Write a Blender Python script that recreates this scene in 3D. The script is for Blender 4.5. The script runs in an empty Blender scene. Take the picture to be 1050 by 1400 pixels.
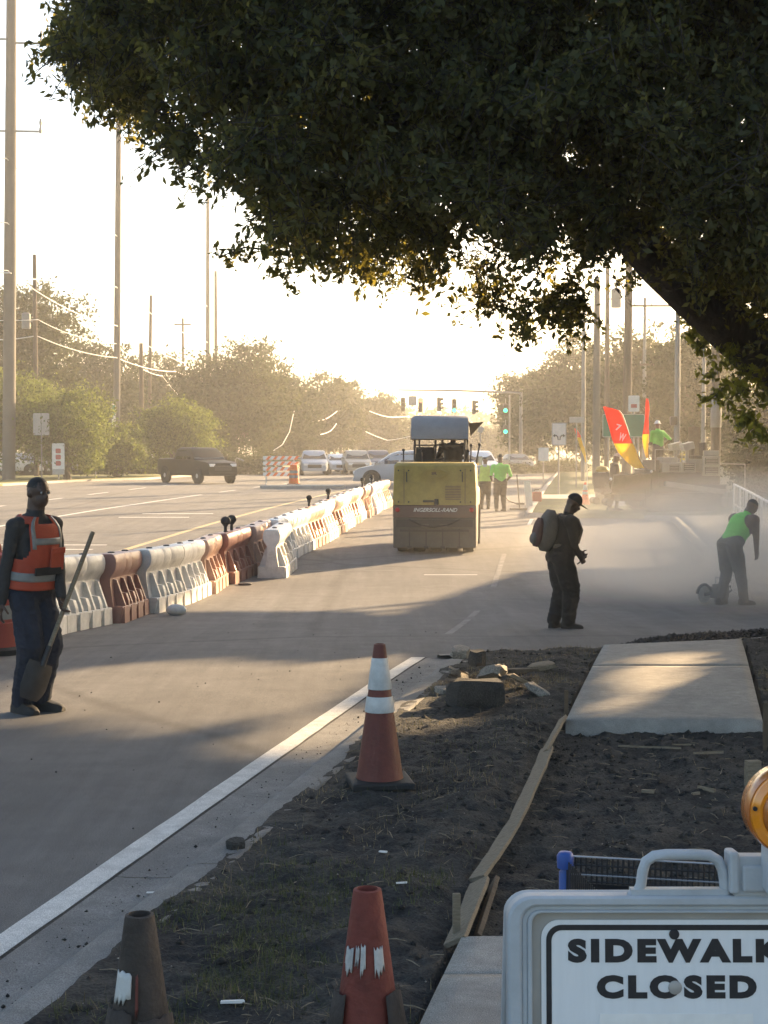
import bpy, math, random
import numpy as np
from mathutils import Vector, Matrix, Euler

rng = np.random.default_rng(7)
random.seed(7)
R = math.radians
scene = bpy.context.scene
COL = scene.collection

# ------------------------------------------------------------------ camera, sky, sun, exposure
FPX, PW, PH, HOR = 2092.0, 1050.0, 1400.0, 614.0
CAMZ = 2.02
PITCH = math.atan((PH / 2 - HOR) / FPX)
cam_d = bpy.data.cameras.new('camera')
cam_d.sensor_fit = 'VERTICAL'
cam_d.sensor_height = 24.0
cam_d.sensor_width = 18.0
cam_d.lens = 24.0 * FPX / PH
cam_d.clip_start = 0.05
cam_d.clip_end = 3000
cam = bpy.data.objects.new('camera', cam_d)
COL.objects.link(cam)
cam.location = (0, 0, CAMZ)
cam.rotation_euler = (R(90) - PITCH, 0, 0)
scene.camera = cam

SUN_AZ, SUN_EL = R(40), R(16)          # azimuth clockwise from +Y
SUN = Vector((math.sin(SUN_AZ) * math.cos(SUN_EL), math.cos(SUN_AZ) * math.cos(SUN_EL), math.sin(SUN_EL)))
world = bpy.data.worlds.new('World')
scene.world = world
world.use_nodes = True
wn = world.node_tree
wn.nodes.clear()
sky = wn.nodes.new('ShaderNodeTexSky')
sky.sky_type = 'NISHITA'
sky.sun_disc = False
sky.sun_elevation = SUN_EL
sky.sun_rotation = SUN_AZ
sky.air_density = 1.0
sky.dust_density = 2.5
sky.ozone_density = 1.0
bg = wn.nodes.new('ShaderNodeBackground')
bg.inputs['Strength'].default_value = 0.078
wo = wn.nodes.new('ShaderNodeOutputWorld')
wn.links.new(sky.outputs[0], bg.inputs[0])
wn.links.new(bg.outputs[0], wo.inputs[0])

sun_d = bpy.data.lights.new('sun', 'SUN')
sun_d.energy = 5.0
sun_d.angle = R(0.6)
sun_d.color = (1.0, 0.70, 0.39)
sun_o = bpy.data.objects.new('sun', sun_d)
COL.objects.link(sun_o)
sun_o.location = (60, 70, 60)
sun_o.rotation_euler = (-SUN).to_track_quat('-Z', 'Y').to_euler()

scene.view_settings.view_transform = 'Standard'
scene.view_settings.look = 'None'
scene.view_settings.gamma = 1.0
scene.view_settings.use_curve_mapping = False
scene.view_settings.exposure = 2.25
scene.render.engine = 'CYCLES'
cy = scene.cycles
cy.max_bounces = 6
cy.diffuse_bounces = 3
cy.glossy_bounces = 3
cy.transmission_bounces = 4
cy.transparent_max_bounces = 8
cy.volume_bounces = 2
cy.use_denoising = True
cy.sample_clamp_indirect = 6.0

HAZE_DENSITY = 0.00105
HAZE_COLOR = (0.97, 0.94, 0.88, 1)

# ------------------------------------------------------------------ maths helpers
CP, SP = math.cos(PITCH), math.sin(PITCH)
ZK = np.array([(-400, 0), (0, 0), (9, 0), (13, 0), (15.6, -.03), (18, -.15), (20.5, -.28), (26, -.40), (34, -.22), (42, -.06), (50, .05), (62, .14), (75, .20), (100, .22), (2000, .22)], float)
_yy = np.arange(-100, 700, .25)
_zz = np.interp(_yy, ZK[:, 0], ZK[:, 1])
_k = np.exp(-0.5 * (np.arange(-12, 13) * .25 / 1.2) ** 2)
_zz = np.convolve(np.pad(_zz, 12, mode='edge'), _k / _k.sum(), 'valid')


def zr(y):
    return np.interp(y, _yy, _zz)


def ray(px, py):
    cx, cyy = (px - PW / 2) / FPX, (PH / 2 - py) / FPX
    return np.array([cx, CP + cyy * SP, -SP + cyy * CP])


def at(px, py, Y):
    """point at depth Y on the sight line through a photo position"""
    d = ray(px, py)
    return Vector(np.array([0, 0, CAMZ]) + d * (Y / d[1]))


_ys = np.concatenate([np.arange(1.0, 60, .02), np.arange(60, 400, .2)])


def gp(px, py, dz=0.0):
    """ground point seen at a photo position"""
    d = ray(px, py)
    z = CAMZ + d[2] / d[1] * _ys
    i = np.argmax(z <= zr(_ys) + dz)
    Y = _ys[i]
    return Vector((d[0] / d[1] * Y, Y, float(zr(Y)) + dz))


def on(x, y, dz=0.0):
    return Vector((x, y, float(zr(y)) + dz))


def to_px(P):
    P = np.asarray(P, float)
    x, y, z = P[..., 0], P[..., 1], P[..., 2] - CAMZ
    dep = y * CP - z * SP
    return PW / 2 + x / dep * FPX, PH / 2 - (y * SP + z * CP) / dep * FPX


def in_poly(u, v, poly):
    poly = np.asarray(poly, float)
    inside = np.zeros(u.shape, bool)
    j = len(poly) - 1
    for i in range(len(poly)):
        xi, yi = poly[i]
        xj, yj = poly[j]
        c = ((yi > v) != (yj > v)) & (u < (xj - xi) * (v - yi) / (yj - yi + 1e-12) + xi)
        inside ^= c
        j = i
    return inside


def _hash(ix, iy, seed):
    h = (ix.astype(np.int64) * 374761393 + iy.astype(np.int64) * 668265263 + seed * 974634777) & 0x7fffffff
    h = ((h ^ (h >> 13)) * 1274126177) & 0x7fffffff
    return ((h ^ (h >> 16)) & 0xffff) / 65535.0


def vnoise(x, y, seed=0):
    x = np.asarray(x, float)
    y = np.asarray(y, float)
    ix, iy = np.floor(x), np.floor(y)
    fx, fy = x - ix, y - iy
    fx = fx * fx * (3 - 2 * fx)
    fy = fy * fy * (3 - 2 * fy)
    a, b = _hash(ix, iy, seed), _hash(ix + 1, iy, seed)
    c, d = _hash(ix, iy + 1, seed), _hash(ix + 1, iy + 1, seed)
    return (a * (1 - fx) + b * fx) * (1 - fy) + (c * (1 - fx) + d * fx) * fy


def fbm(x, y, seed=0, oct=4):
    s, a, t = 0, .5, 0
    for o in range(oct):
        s = s + a * vnoise(x * 2 ** o + 17.3 * o, y * 2 ** o - 9.1 * o, seed + o)
        t += a
        a *= .5
    return s / t


# ------------------------------------------------------------------ materials
def mat(name, c, rough=.8, var=.18, scale=6.0, bump=0.0, bscale=40.0, metal=0.0, spec=.4, c2=None, coord='Object', coat=0.0, emit=None, detail=6, stretch=None):
    m = bpy.data.materials.new(name)
    m.use_nodes = True
    nt = m.node_tree
    b = nt.nodes['Principled BSDF']
    b.inputs['Roughness'].default_value = rough
    b.inputs['Metallic'].default_value = metal
    b.inputs['Specular IOR Level'].default_value = spec
    b.inputs['Coat Weight'].default_value = coat
    tc = nt.nodes.new('ShaderNodeTexCoord')
    mp = nt.nodes.new('ShaderNodeMapping')
    if stretch:
        mp.inputs['Scale'].default_value = stretch
    nt.links.new(tc.outputs[coord], mp.inputs[0])
    n = nt.nodes.new('ShaderNodeTexNoise')
    n.inputs['Scale'].default_value = scale
    n.inputs['Detail'].default_value = detail
    n.inputs['Roughness'].default_value = .65
    nt.links.new(mp.outputs[0], n.inputs[0])
    rp = nt.nodes.new('ShaderNodeValToRGB')
    rp.color_ramp.elements[0].position = .3
    rp.color_ramp.elements[1].position = .7
    ca = [v * (1 - var) for v in c]
    cb = list(c2) if c2 else [min(1, v * (1 + var)) for v in c]
    rp.color_ramp.elements[0].color = (*ca, 1)
    rp.color_ramp.elements[1].color = (*cb, 1)
    nt.links.new(n.outputs[0], rp.inputs[0])
    nt.links.new(rp.outputs[0], b.inputs['Base Color'])
    if bump:
        n2 = nt.nodes.new('ShaderNodeTexNoise')
        n2.inputs['Scale'].default_value = bscale
        n2.inputs['Detail'].default_value = 5
        nt.links.new(mp.outputs[0], n2.inputs[0])
        bp = nt.nodes.new('ShaderNodeBump')
        bp.inputs['Strength'].default_value = min(1, bump)
        bp.inputs['Distance'].default_value = .02
        nt.links.new(n2.outputs[0], bp.inputs['Height'])
        nt.links.new(bp.outputs[0], b.inputs['Normal'])
    if emit:
        b.inputs['Emission Color'].default_value = (*emit[0], 1)
        b.inputs['Emission Strength'].default_value = emit[1]
    return m


def stained(name, c, stain, rough=.9, s1=.5, s2=14, grain=220, bump=.35, lo=.45, hi=.7, crack=0.0, coord='Object', gk=.8):
    """ground material: base colour, large stains of their own shape, fine aggregate"""
    m = mat(name, c, rough, .16, s2, bump, grain, coord=coord)
    nt = m.node_tree
    b = nt.nodes['Principled BSDF']
    old = b.inputs['Base Color'].links[0].from_socket
    tc = [x for x in nt.nodes if x.type == 'TEX_COORD'][0]
    n = nt.nodes.new('ShaderNodeTexNoise')
    n.inputs['Scale'].default_value = s1
    n.inputs['Detail'].default_value = 8
    n.inputs['Roughness'].default_value = .7
    n.inputs['Distortion'].default_value = .6
    nt.links.new(tc.outputs[coord], n.inputs[0])
    rp = nt.nodes.new('ShaderNodeValToRGB')
    rp.color_ramp.elements[0].position = lo
    rp.color_ramp.elements[1].position = hi
    nt.links.new(n.outputs[0], rp.inputs[0])
    mx = nt.nodes.new('ShaderNodeMixRGB')
    nt.links.new(rp.outputs[0], mx.inputs[0])
    nt.links.new(old, mx.inputs[1])
    mx.inputs[2].default_value = (*stain, 1)
    sp = nt.nodes.new('ShaderNodeTexNoise')
    sp.inputs['Scale'].default_value = grain
    sp.inputs['Detail'].default_value = 2
    nt.links.new(tc.outputs[coord], sp.inputs[0])
    r2 = nt.nodes.new('ShaderNodeValToRGB')
    r2.color_ramp.elements[0].position = .35
    r2.color_ramp.elements[0].color = (.52, .52, .52, 1)
    r2.color_ramp.elements[1].position = .7
    r2.color_ramp.elements[1].color = (1.36, 1.36, 1.33, 1)
    nt.links.new(sp.outputs[0], r2.inputs[0])
    m2 = nt.nodes.new('ShaderNodeMixRGB')
    m2.blend_type = 'MULTIPLY'
    m2.inputs[0].default_value = gk
    nt.links.new(mx.outputs[0], m2.inputs[1])
    nt.links.new(r2.outputs[0], m2.inputs[2])
    last = m2.outputs[0]
    if crack:
        vo = nt.nodes.new('ShaderNodeTexVoronoi')
        vo.feature = 'DISTANCE_TO_EDGE'
        vo.inputs['Scale'].default_value = crack
        wob = nt.nodes.new('ShaderNodeMixRGB')
        wob.inputs[0].default_value = .25
        nt.links.new(tc.outputs[coord], wob.inputs[1])
        nt.links.new(n.outputs[1], wob.inputs[2])
        nt.links.new(wob.outputs[0], vo.inputs[0])
        r3 = nt.nodes.new('ShaderNodeValToRGB')
        r3.color_ramp.elements[0].position = .002
        r3.color_ramp.elements[0].color = (.35, .33, .32, 1)
        r3.color_ramp.elements[1].position = .012
        nt.links.new(vo.outputs[0], r3.inputs[0])
        m3 = nt.nodes.new('ShaderNodeMixRGB')
        m3.blend_type = 'MULTIPLY'
        m3.inputs[0].default_value = .4
        nt.links.new(last, m3.inputs[1])
        nt.links.new(r3.outputs[0], m3.inputs[2])
        last = m3.outputs[0]
    nt.links.new(last, b.inputs['Base Color'])
    return m


def leafmat(name, c, trans, k=.45, rough=.5, spec=.35):
    m = bpy.data.materials.new(name)
    m.use_nodes = True
    nt = m.node_tree
    nt.nodes.clear()
    out = nt.nodes.new('ShaderNodeOutputMaterial')
    d = nt.nodes.new('ShaderNodeBsdfPrincipled')
    d.inputs['Roughness'].default_value = rough
    d.inputs['Specular IOR Level'].default_value = spec
    t = nt.nodes.new('ShaderNodeBsdfTranslucent')
    mx = nt.nodes.new('ShaderNodeMixShader')
    mx.inputs[0].default_value = k
    geo = nt.nodes.new('ShaderNodeNewGeometry')
    hs = nt.nodes.new('ShaderNodeHueSaturation')
    hs2 = nt.nodes.new('ShaderNodeHueSaturation')
    mr = nt.nodes.new('ShaderNodeMapRange')
    mr.inputs['To Min'].default_value = .55
    mr.inputs['To Max'].default_value = 1.45
    nt.links.new(geo.outputs['Random Per Island'], mr.inputs[0])
    hs.inputs['Color'].default_value = (*c, 1)
    hs2.inputs['Color'].default_value = (*trans, 1)
    nt.links.new(mr.outputs[0], hs.inputs['Value'])
    nt.links.new(mr.outputs[0], hs2.inputs['Value'])
    nt.links.new(hs.outputs[0], d.inputs['Base Color'])
    nt.links.new(hs2.outputs[0], t.inputs['Color'])
    nt.links.new(d.outputs[0], mx.inputs[1])
    nt.links.new(t.outputs[0], mx.inputs[2])
    nt.links.new(mx.outputs[0], out.inputs['Surface'])
    return m


M = {}
M['asphalt'] = stained('asphalt', (.150, .145, .140), (.105, .102, .100), .92, .35, 3.0, 160, .4, .45, .75, crack=.13)
def add_streaks(m, sx, sy, lo, hi, rot=0.0):
    nt = m.node_tree
    b = nt.nodes['Principled BSDF']
    old = b.inputs['Base Color'].links[0].from_socket
    tc = [x for x in nt.nodes if x.type == 'TEX_COORD'][0]
    mp = nt.nodes.new('ShaderNodeMapping')
    mp.inputs['Rotation'].default_value = (0, 0, rot)
    mp.inputs['Scale'].default_value = (sx, sy, 1)
    nt.links.new(tc.outputs['Object'], mp.inputs[0])
    n = nt.nodes.new('ShaderNodeTexNoise')
    n.inputs['Scale'].default_value = 1.0
    n.inputs['Detail'].default_value = 7
    n.inputs['Roughness'].default_value = .7
    nt.links.new(mp.outputs[0], n.inputs[0])
    mr = nt.nodes.new('ShaderNodeMapRange')
    mr.inputs['From Min'].default_value = .3
    mr.inputs['From Max'].default_value = .7
    mr.inputs['To Min'].default_value = lo
    mr.inputs['To Max'].default_value = hi
    nt.links.new(n.outputs[0], mr.inputs[0])
    mx = nt.nodes.new('ShaderNodeMixRGB')
    mx.blend_type = 'MULTIPLY'
    mx.inputs[0].default_value = 1
    nt.links.new(old, mx.inputs[1])
    nt.links.new(mr.outputs[0], mx.inputs[2])
    nt.links.new(mx.outputs[0], b.inputs['Base Color'])


add_streaks(M['asphalt'], 2.6, .10, .82, 1.14, .127)
add_streaks(M['asphalt'], 9.0, .5, .90, 1.08, .127)
M['concrete'] = stained('concrete', (.36, .34, .31), (.24, .225, .205), .92, .9, 9, 190, .3, .5, .75)
M['gutter'] = stained('gutter_concrete', (.24, .235, .225), (.15, .145, .14), .92, 1.3, 9, 190, .35, .42, .7)
M['slab'] = stained('slab_concrete', (.34, .32, .29), (.22, .21, .195), .93, 1.6, 12, 240, .35, .45, .72)
M['paint'] = stained('road_paint', (.62, .61, .58), (.36, .35, .335), .8, 2.2, 12, 200, .2, .52, .8)
M['ypaint'] = stained('yellow_road_paint', (.46, .38, .22), (.28, .25, .19), .8, 1.2, 9, 200, .2, .5, .8)
M['soil'] = stained('soil', (.048, .046, .041), (.020, .020, .020), .97, 1.6, 16, 70, .9, .42, .6)
M['verge'] = stained('verge_grass', (.16, .17, .055), (.11, .10, .045), .95, .4, 2.5, 30, .6, .45, .7)
M['ground'] = stained('far_ground', (.10, .10, .05), (.09, .08, .05), .95, .1, 1, 12, .4, .4, .7)
M['white_plastic'] = stained('white_plastic', (.76, .74, .70), (.46, .43, .39), .45, 2.6, 7, 50, .05, .56, .85, gk=.06)
M['grey_white_plastic'] = stained('greyed_white_plastic', (.64, .62, .58), (.34, .32, .29), .5, 2.6, 7, 50, .05, .5, .8, gk=.06)  # stained white plastic, base colour greyed to give barriers a shaded look
M['orange_plastic'] = mat('faded_orange_plastic', (.52, .33, .25), .42, .15, 4, .1, 30)
M['red_plastic'] = mat('red_orange_plastic', (.30, .150, .120), .42, .15, 4, .1, 30)
M['cone'] = mat('cone_rubber', (.115, .028, .020), .55, .22, 9, .15, 60)
M['cone_dirty'] = mat('weathered_cone_rubber', (.15, .036, .026), .75, .35, 12, .25, 60)
M['cone_grey'] = mat('dirt_caked_cone_rubber', (.048, .039, .033), .85, .35, 14, .3, 60)
M['bright_cone'] = mat('bright_cone_rubber', (.75, .09, .03), .5, .12, 9)
M['reflect'] = mat('reflective_sheeting', (.50, .51, .50), .4, .18, 14)
M['silver'] = mat('silver_tape', (.20, .205, .20), .35, .12, 20)
M['rubber'] = mat('black_rubber', (.018, .018, .018), .75, .3, 14, .2, 80)
M['dark'] = mat('dark_metal', (.03, .03, .032), .5, .25, 12, metal=.2)
M['steel'] = mat('galvanised_steel', (.42, .43, .44), .45, .15, 9, metal=.6)
M['white_metal'] = mat('white_painted_metal', (.78, .78, .75), .4, .07, 7)
M['alu'] = mat('bright_aluminium', (.7, .7, .7), .25, .08, 7, metal=.9)
M['sign_grey'] = mat('grey_blue_plastic', (.40, .43, .455), .5, .12, 7, .12, 40)
M['sign_white'] = mat('scuffed_sign_white', (.72, .735, .745), .45, .04, 5, .02, 60, stretch=(9, 1, .8))
M['ink'] = mat('black_sign_ink', (.018, .018, .022), .5, .3, 60)
M['amber'] = mat('amber_lens', (.80, .27, .015), .12, .15, 14, spec=.6, coat=.6)
M['amber_dark'] = mat('amber_lens_core', (.42, .13, .02), .25, .25, 24, spec=.6, coat=.3)
M['blue_plastic'] = mat('blue_plastic', (.02, .075, .30), .4, .12, 14)
M['wire_dark'] = mat('dark_wire', (.045, .047, .05), .5, .2, 20, metal=.5)
M['wood'] = mat('weathered_lumber', (.20, .165, .115), .88, .3, 5, .4, 30, stretch=(3, 22, 22), c2=(.29, .24, .17))
M['wood_dark'] = mat('dark_lumber', (.10, .075, .05), .9, .35, 5, .4, 30)
M['pole_wood'] = mat('creosoted_pole', (.085, .065, .05), .92, .25, 2, .4, 16, stretch=(6, 6, 1))
M['pole_conc'] = mat('concrete_pole', (.13, .118, .102), .9, .12, 1.2, .2, 30)
M['pole_grey'] = mat('grey_metal_pole', (.20, .20, .195), .5, .12, 3, metal=.3)
M['bark'] = mat('bark', (.055, .045, .036), .95, .4, 6, .9, 18, stretch=(3, 3, .7))
M['bark_far'] = mat('far_bark', (.075, .062, .05), .95, .3, 3, .3, 12)
M['leaf_oak'] = leafmat('oak_leaf', (.034, .046, .024), (.36, .31, .06), .36, .6, .15)
M['leaf_shade'] = leafmat('oak_leaf_far', (.028, .041, .020), (.05, .06, .02), .25, .8, .08)
M['leaf_mid'] = leafmat('tree_leaf', (.033, .046, .021), (.065, .072, .022), .28, .8, .08)
M['leaf_light'] = leafmat('young_leaf', (.075, .100, .028), (.15, .18, .04), .40, .8, .08)
M['leaf_yellow'] = leafmat('yellow_leaf', (.22, .22, .04), (.50, .45, .06), .50)
M['blade'] = leafmat('grass_blade', (.060, .075, .030), (.10, .11, .03), .30)
M['thatch'] = leafmat('dry_thatch', (.20, .165, .09), (.20, .16, .08), .25)
M['tinted_glass'] = mat('tinted_glass', (.02, .022, .025), .06, .1, 3, spec=.8)
M['chrome'] = mat('chrome', (.8, .8, .8), .12, .03, 3, metal=1)
M['lens_red'] = mat('red_lens', (.45, .02, .02), .2, .1, 8)
M['lens_clear'] = mat('clear_lens', (.75, .75, .74), .12, .05, 8, spec=.8)
M['skin_dark'] = mat('dark_skin', (.075, .045, .033), .5, .15, 12)
M['skin_mid'] = mat('brown_skin', (.15, .085, .058), .5, .15, 12)
M['jeans'] = mat('dark_denim', (.017, .022, .036), .9, .25, 10, .3, 60)
M['black_cloth'] = mat('black_cloth', (.016, .017, .018), .9, .25, 10, .3, 50)
M['grey_cloth'] = mat('dark_grey_cloth', (.045, .045, .047), .9, .25, 10, .3, 50)
M['pants_grey'] = mat('grey_work_trousers', (.085, .075, .068), .9, .2, 10, .3, 50)
M['shirt_dark'] = mat('charcoal_shirt', (.035, .035, .036), .9, .25, 10, .3, 60)
M['shirt_light'] = mat('grey_shirt', (.30, .30, .31), .9, .2, 10, .2, 60)
M['vest_orange'] = mat('orange_vest', (.36, .056, .026), .75, .12, 12, .2, 70)
M['hivis'] = mat('hi_vis_green', (.17, .58, .09), .75, .1, 12, .2, 60)
M['hivis_dull'] = mat('dull_hi_vis', (.32, .45, .10), .8, .15, 12, .2, 60)
M['yellow_paint'] = stained('dull_yellow_paint', (.36, .26, .062), (.25, .19, .06), .6, 2.2, 6, 40, .05, .5, .8, gk=.06)
M['brown_band'] = mat('maroon_band_paint', (.12, .065, .05), .5, .15, 5)
M['machine_grey'] = mat('dusty_machine_paint', (.30, .29, .26), .7, .18, 4, .2, 30)
M['machine_dark'] = mat('dusty_dark_steel', (.085, .08, .072), .75, .25, 5, .2, 30)
M['canvas'] = mat('grey_canvas', (.27, .265, .265), .85, .1, 4, .15, 40)
M['flag_red'] = leafmat('red_flag_cloth', (.80, .06, .03), (.80, .10, .04), .55, .8)
M['flag_yellow'] = leafmat('yellow_flag_cloth', (.85, .58, .05), (.85, .62, .06), .55, .8)
M['sign_green'] = mat('green_sign', (.02, .16, .10), .45, .1, 5)
M['board_white'] = mat('white_sign_board', (.62, .60, .56), .5, .12, 5)
M['board_grey'] = mat('grey_sign_back', (.34, .33, .31), .5, .12, 5, metal=.2)
M['drum'] = mat('orange_drum', (.75, .17, .035), .5, .14, 6)
M['drum_dark'] = mat('grimy_red_drum', (.30, .055, .04), .6, .2, 6)
M['crumb'] = mat('asphalt_crumb', (.035, .034, .034), .9, .35, 20)
M['rubble'] = stained('rubble_concrete', (.30, .275, .24), (.17, .155, .135), .95, 3, 14, 90, .6)
M['rubble_dark'] = stained('dark_rubble', (.05, .047, .043), (.03, .028, .026), .95, 3, 14, 90, .6)
M['cable'] = mat('aluminium_cable', (.75, .73, .68), .4, .05, 3, metal=.5)
M['paper'] = mat('paper_scrap', (.78, .77, .74), .8, .06, 20)
M['green_on'] = mat('green_signal_lens', (.02, .5, .3), .3, .05, 8, emit=((.02, .9, .42), 1.6))
M['red_on'] = mat('red_signal_lens', (.6, .05, .03), .3, .05, 8, emit=((1.0, .08, .04), 1.6))
M['signal_black'] = mat('signal_housing', (.05, .05, .045), .6, .2, 6)
M['wall_pale'] = mat('pale_low_wall', (.50, .48, .43), .85, .12, 2, .2, 30)
M['bin_red'] = mat('red_box', (.35, .06, .05), .6, .15, 5)
M['torn'] = mat('torn_grey_sheeting', (.40, .40, .39), .5, .3, 24)
M['worn_paint'] = stained('worn_road_paint', (.24, .235, .225), (.15, .145, .14), .88, 3, 12, 200, .2, .35, .6)
CARS = {k: mat('car_paint_' + k, c, .30, .05, 2, spec=.5, coat=.25) for k, c in dict(
    black=(.022, .024, .028), silver=(.34, .37, .41), white=(.72, .72, .72), navy=(.03, .045, .09), grey=(.18, .19, .2), tan=(.34, .29, .22), red=(.25, .03, .03)).items()}


M['leaf_spray'] = leafmat('sunlit_oak_leaf', (.085, .105, .030), (.46, .44, .07), .5, .6, .15)  # brighter copy of the oak leaf, sunlight put into the colour of the sprays
CARS['black'] = mat('car_paint_dull_black', (.010, .011, .013), .5, .05, 2, spec=.2)


# ------------------------------------------------------------------ mesh builder
class MB:
    def __init__(s):
        s.v, s.f, s.mi = [], [], []

    def add(s, vs, fs, mi=0):
        o = len(s.v)
        s.v += [tuple(v) for v in vs]
        s.f += [tuple(i + o for i in f) for f in fs]
        s.mi += [mi] * len(fs)
        return s

    def box(s, c, d, rot=None, mi=0, taper=1.0):
        c = Vector(c)
        q = rot.to_matrix() if isinstance(rot, Euler) else (rot or Matrix.Identity(3))
        x, y, z = d[0] / 2, d[1] / 2, d[2] / 2
        vs = []
        for k, zz in ((1, -z), (taper, z)):
            vs += [(-x * k, -y * k, zz), (x * k, -y * k, zz), (x * k, y * k, zz), (-x * k, y * k, zz)]
        vs = [c + q @ Vector(v) for v in vs]
        return s.add(vs, [(3, 2, 1, 0), (4, 5, 6, 7), (0, 1, 5, 4), (1, 2, 6, 5), (2, 3, 7, 6), (3, 0, 4, 7)], mi)

    def loft(s, rings, mi=0, caps=True, closed=True):
        n = len(rings[0])
        vs = [v for r in rings for v in r]
        fs = []
        for i in range(len(rings) - 1):
            for j in range(n if closed else n - 1):
                k = (j + 1) % n
                fs.append((i * n + j, i * n + k, (i + 1) * n + k, (i + 1) * n + j))
        if caps:
            fs.append(tuple(range(n - 1, -1, -1)))
            fs.append(tuple((len(rings) - 1) * n + j for j in range(n)))
        return s.add(vs, fs, mi)

    def tube(s, pts, r, n=8, mi=0, caps=True):
        pts = [Vector(p) for p in pts]
        rs = r if isinstance(r, (list, tuple)) else [r] * len(pts)
        rings = []
        up = None
        for i, p in enumerate(pts):
            a = pts[max(0, i - 1)]
            b = pts[min(len(pts) - 1, i + 1)]
            t = (b - a).normalized()
            if up is None:
                up = Vector((0, 0, 1)) if abs(t.z) < .9 else Vector((0, 1, 0))
            u = t.cross(up).normalized()
            w = u.cross(t).normalized()
            up = w
            rings.append([p + (u * math.cos(k * 2 * math.pi / n) + w * math.sin(k * 2 * math.pi / n)) * rs[i] for k in range(n)])
        return s.loft(rings, mi, caps)

    def lathe(s, prof, n=16, o=(0, 0, 0), rot=None, mi=0, caps=True):
        q = rot.to_matrix() if isinstance(rot, Euler) else (rot or Matrix.Identity(3))
        o = Vector(o)
        rings = [[o + q @ Vector((r * math.cos(k * 2 * math.pi / n), r * math.sin(k * 2 * math.pi / n), z)) for k in range(n)] for r, z in prof]
        return s.loft(rings, mi, caps)

    def sphere(s, c, r, n=12, m=8, mi=0, q=None):
        c = Vector(c)
        rx, ry, rz = r if isinstance(r, (list, tuple)) else (r, r, r)
        q = q or Matrix.Identity(3)
        rings = []
        for i in range(m + 1):
            a = -math.pi / 2 + math.pi * (i * .98 + .01 * m) / m
            rings.append([c + q @ Vector((rx * math.cos(a) * math.cos(k * 2 * math.pi / n), ry * math.cos(a) * math.sin(k * 2 * math.pi / n), rz * math.sin(a))) for k in range(n)])
        return s.loft(rings, mi)

    def prism(s, poly, t, mtx=None, mi=0):
        """poly in local (x, z), thickness t along local y"""
        mtx = mtx or Matrix.Identity(4)
        n = len(poly)
        vs = [mtx @ Vector((x, -t / 2, z)) for x, z in poly] + [mtx @ Vector((x, t / 2, z)) for x, z in poly]
        fs = [tuple(range(n)), tuple(range(2 * n - 1, n - 1, -1))] + [((i + 1) % n, i, n + i, n + (i + 1) % n) for i in range(n)]
        return s.add(vs, fs, mi)

    def mesh(s, name, mats, smooth=None):
        me = bpy.data.meshes.new(name)
        me.from_pydata([tuple(v) for v in s.v], [], s.f)
        for m in (mats if isinstance(mats, (list, tuple)) else [mats]):
            me.materials.append(m)
        if any(s.mi):
            me.polygons.foreach_set('material_index', s.mi)
        if smooth:
            me.polygons.foreach_set('use_smooth', [True] * len(me.polygons))
            me.update()
            me.set_sharp_from_angle(angle=R(smooth))
        me.update()
        return me

    def build(s, name, mats, parent=None, smooth=None, bevel=0, loc=None, rot=None):
        ob = bpy.data.objects.new(name, s.mesh(name, mats, smooth))
        COL.objects.link(ob)
        if parent:
            ob.parent = parent
        if loc is not None:
            ob.location = loc
        if rot is not None:
            ob.rotation_euler = rot
        if bevel:
            b = ob.modifiers.new('bevel', 'BEVEL')
            b.width = bevel
            b.segments = 2
            b.limit_method = 'ANGLE'
            b.angle_limit = R(40)
        return ob


def tag(o, label=None, cat=None, group=None, kind=None):
    if label:
        o['label'] = label
    if cat:
        o['category'] = cat
    if group:
        o['group'] = group
    if kind:
        o['kind'] = kind
    return o


def thing(name, label, cat, loc=(0, 0, 0), rz=0.0, group=None, rot=None):
    o = bpy.data.objects.new(name, None)
    o.empty_display_size = .2
    COL.objects.link(o)
    o.location = loc
    o.rotation_euler = rot if rot is not None else (0, 0, rz)
    return tag(o, label, cat, group)


def copy_tree(o, parent=None):
    c = o.copy()
    COL.objects.link(c)
    if parent:
        c.parent = parent
    for ch in list(o.children):
        copy_tree(ch, c)
    return c


def np_mesh(name, V, F, mats, smooth=False, mi=None):
    """V (n,3), F (m,k) arrays"""
    me = bpy.data.meshes.new(name)
    V = np.ascontiguousarray(V, np.float32)
    F = np.ascontiguousarray(F, np.int32)
    me.vertices.add(len(V))
    me.vertices.foreach_set('co', V.ravel())
    me.loops.add(F.size)
    me.loops.foreach_set('vertex_index', F.ravel())
    me.polygons.add(len(F))
    me.polygons.foreach_set('loop_start', np.arange(0, F.size, F.shape[1], dtype=np.int32))
    for m in (mats if isinstance(mats, (list, tuple)) else [mats]):
        me.materials.append(m)
    if mi is not None:
        me.polygons.foreach_set('material_index', np.ascontiguousarray(mi, np.int32))
    if smooth:
        me.polygons.foreach_set('use_smooth', np.ones(len(F), bool))
    me.update(calc_edges=True)
    me.validate()
    return me


def link(name, me, parent=None):
    o = bpy.data.objects.new(name, me)
    COL.objects.link(o)
    if parent:
        o.parent = parent
    return o


def grid_mesh(name, X, Y, Z, m, smooth=True):
    r, c = X.shape
    V = np.stack([X, Y, Z], -1).reshape(-1, 3)
    i = np.arange(r * c).reshape(r, c)
    F = np.stack([i[:-1, :-1], i[:-1, 1:], i[1:, 1:], i[1:, :-1]], -1).reshape(-1, 4)
    return np_mesh(name, V, F, m, smooth)


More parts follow.
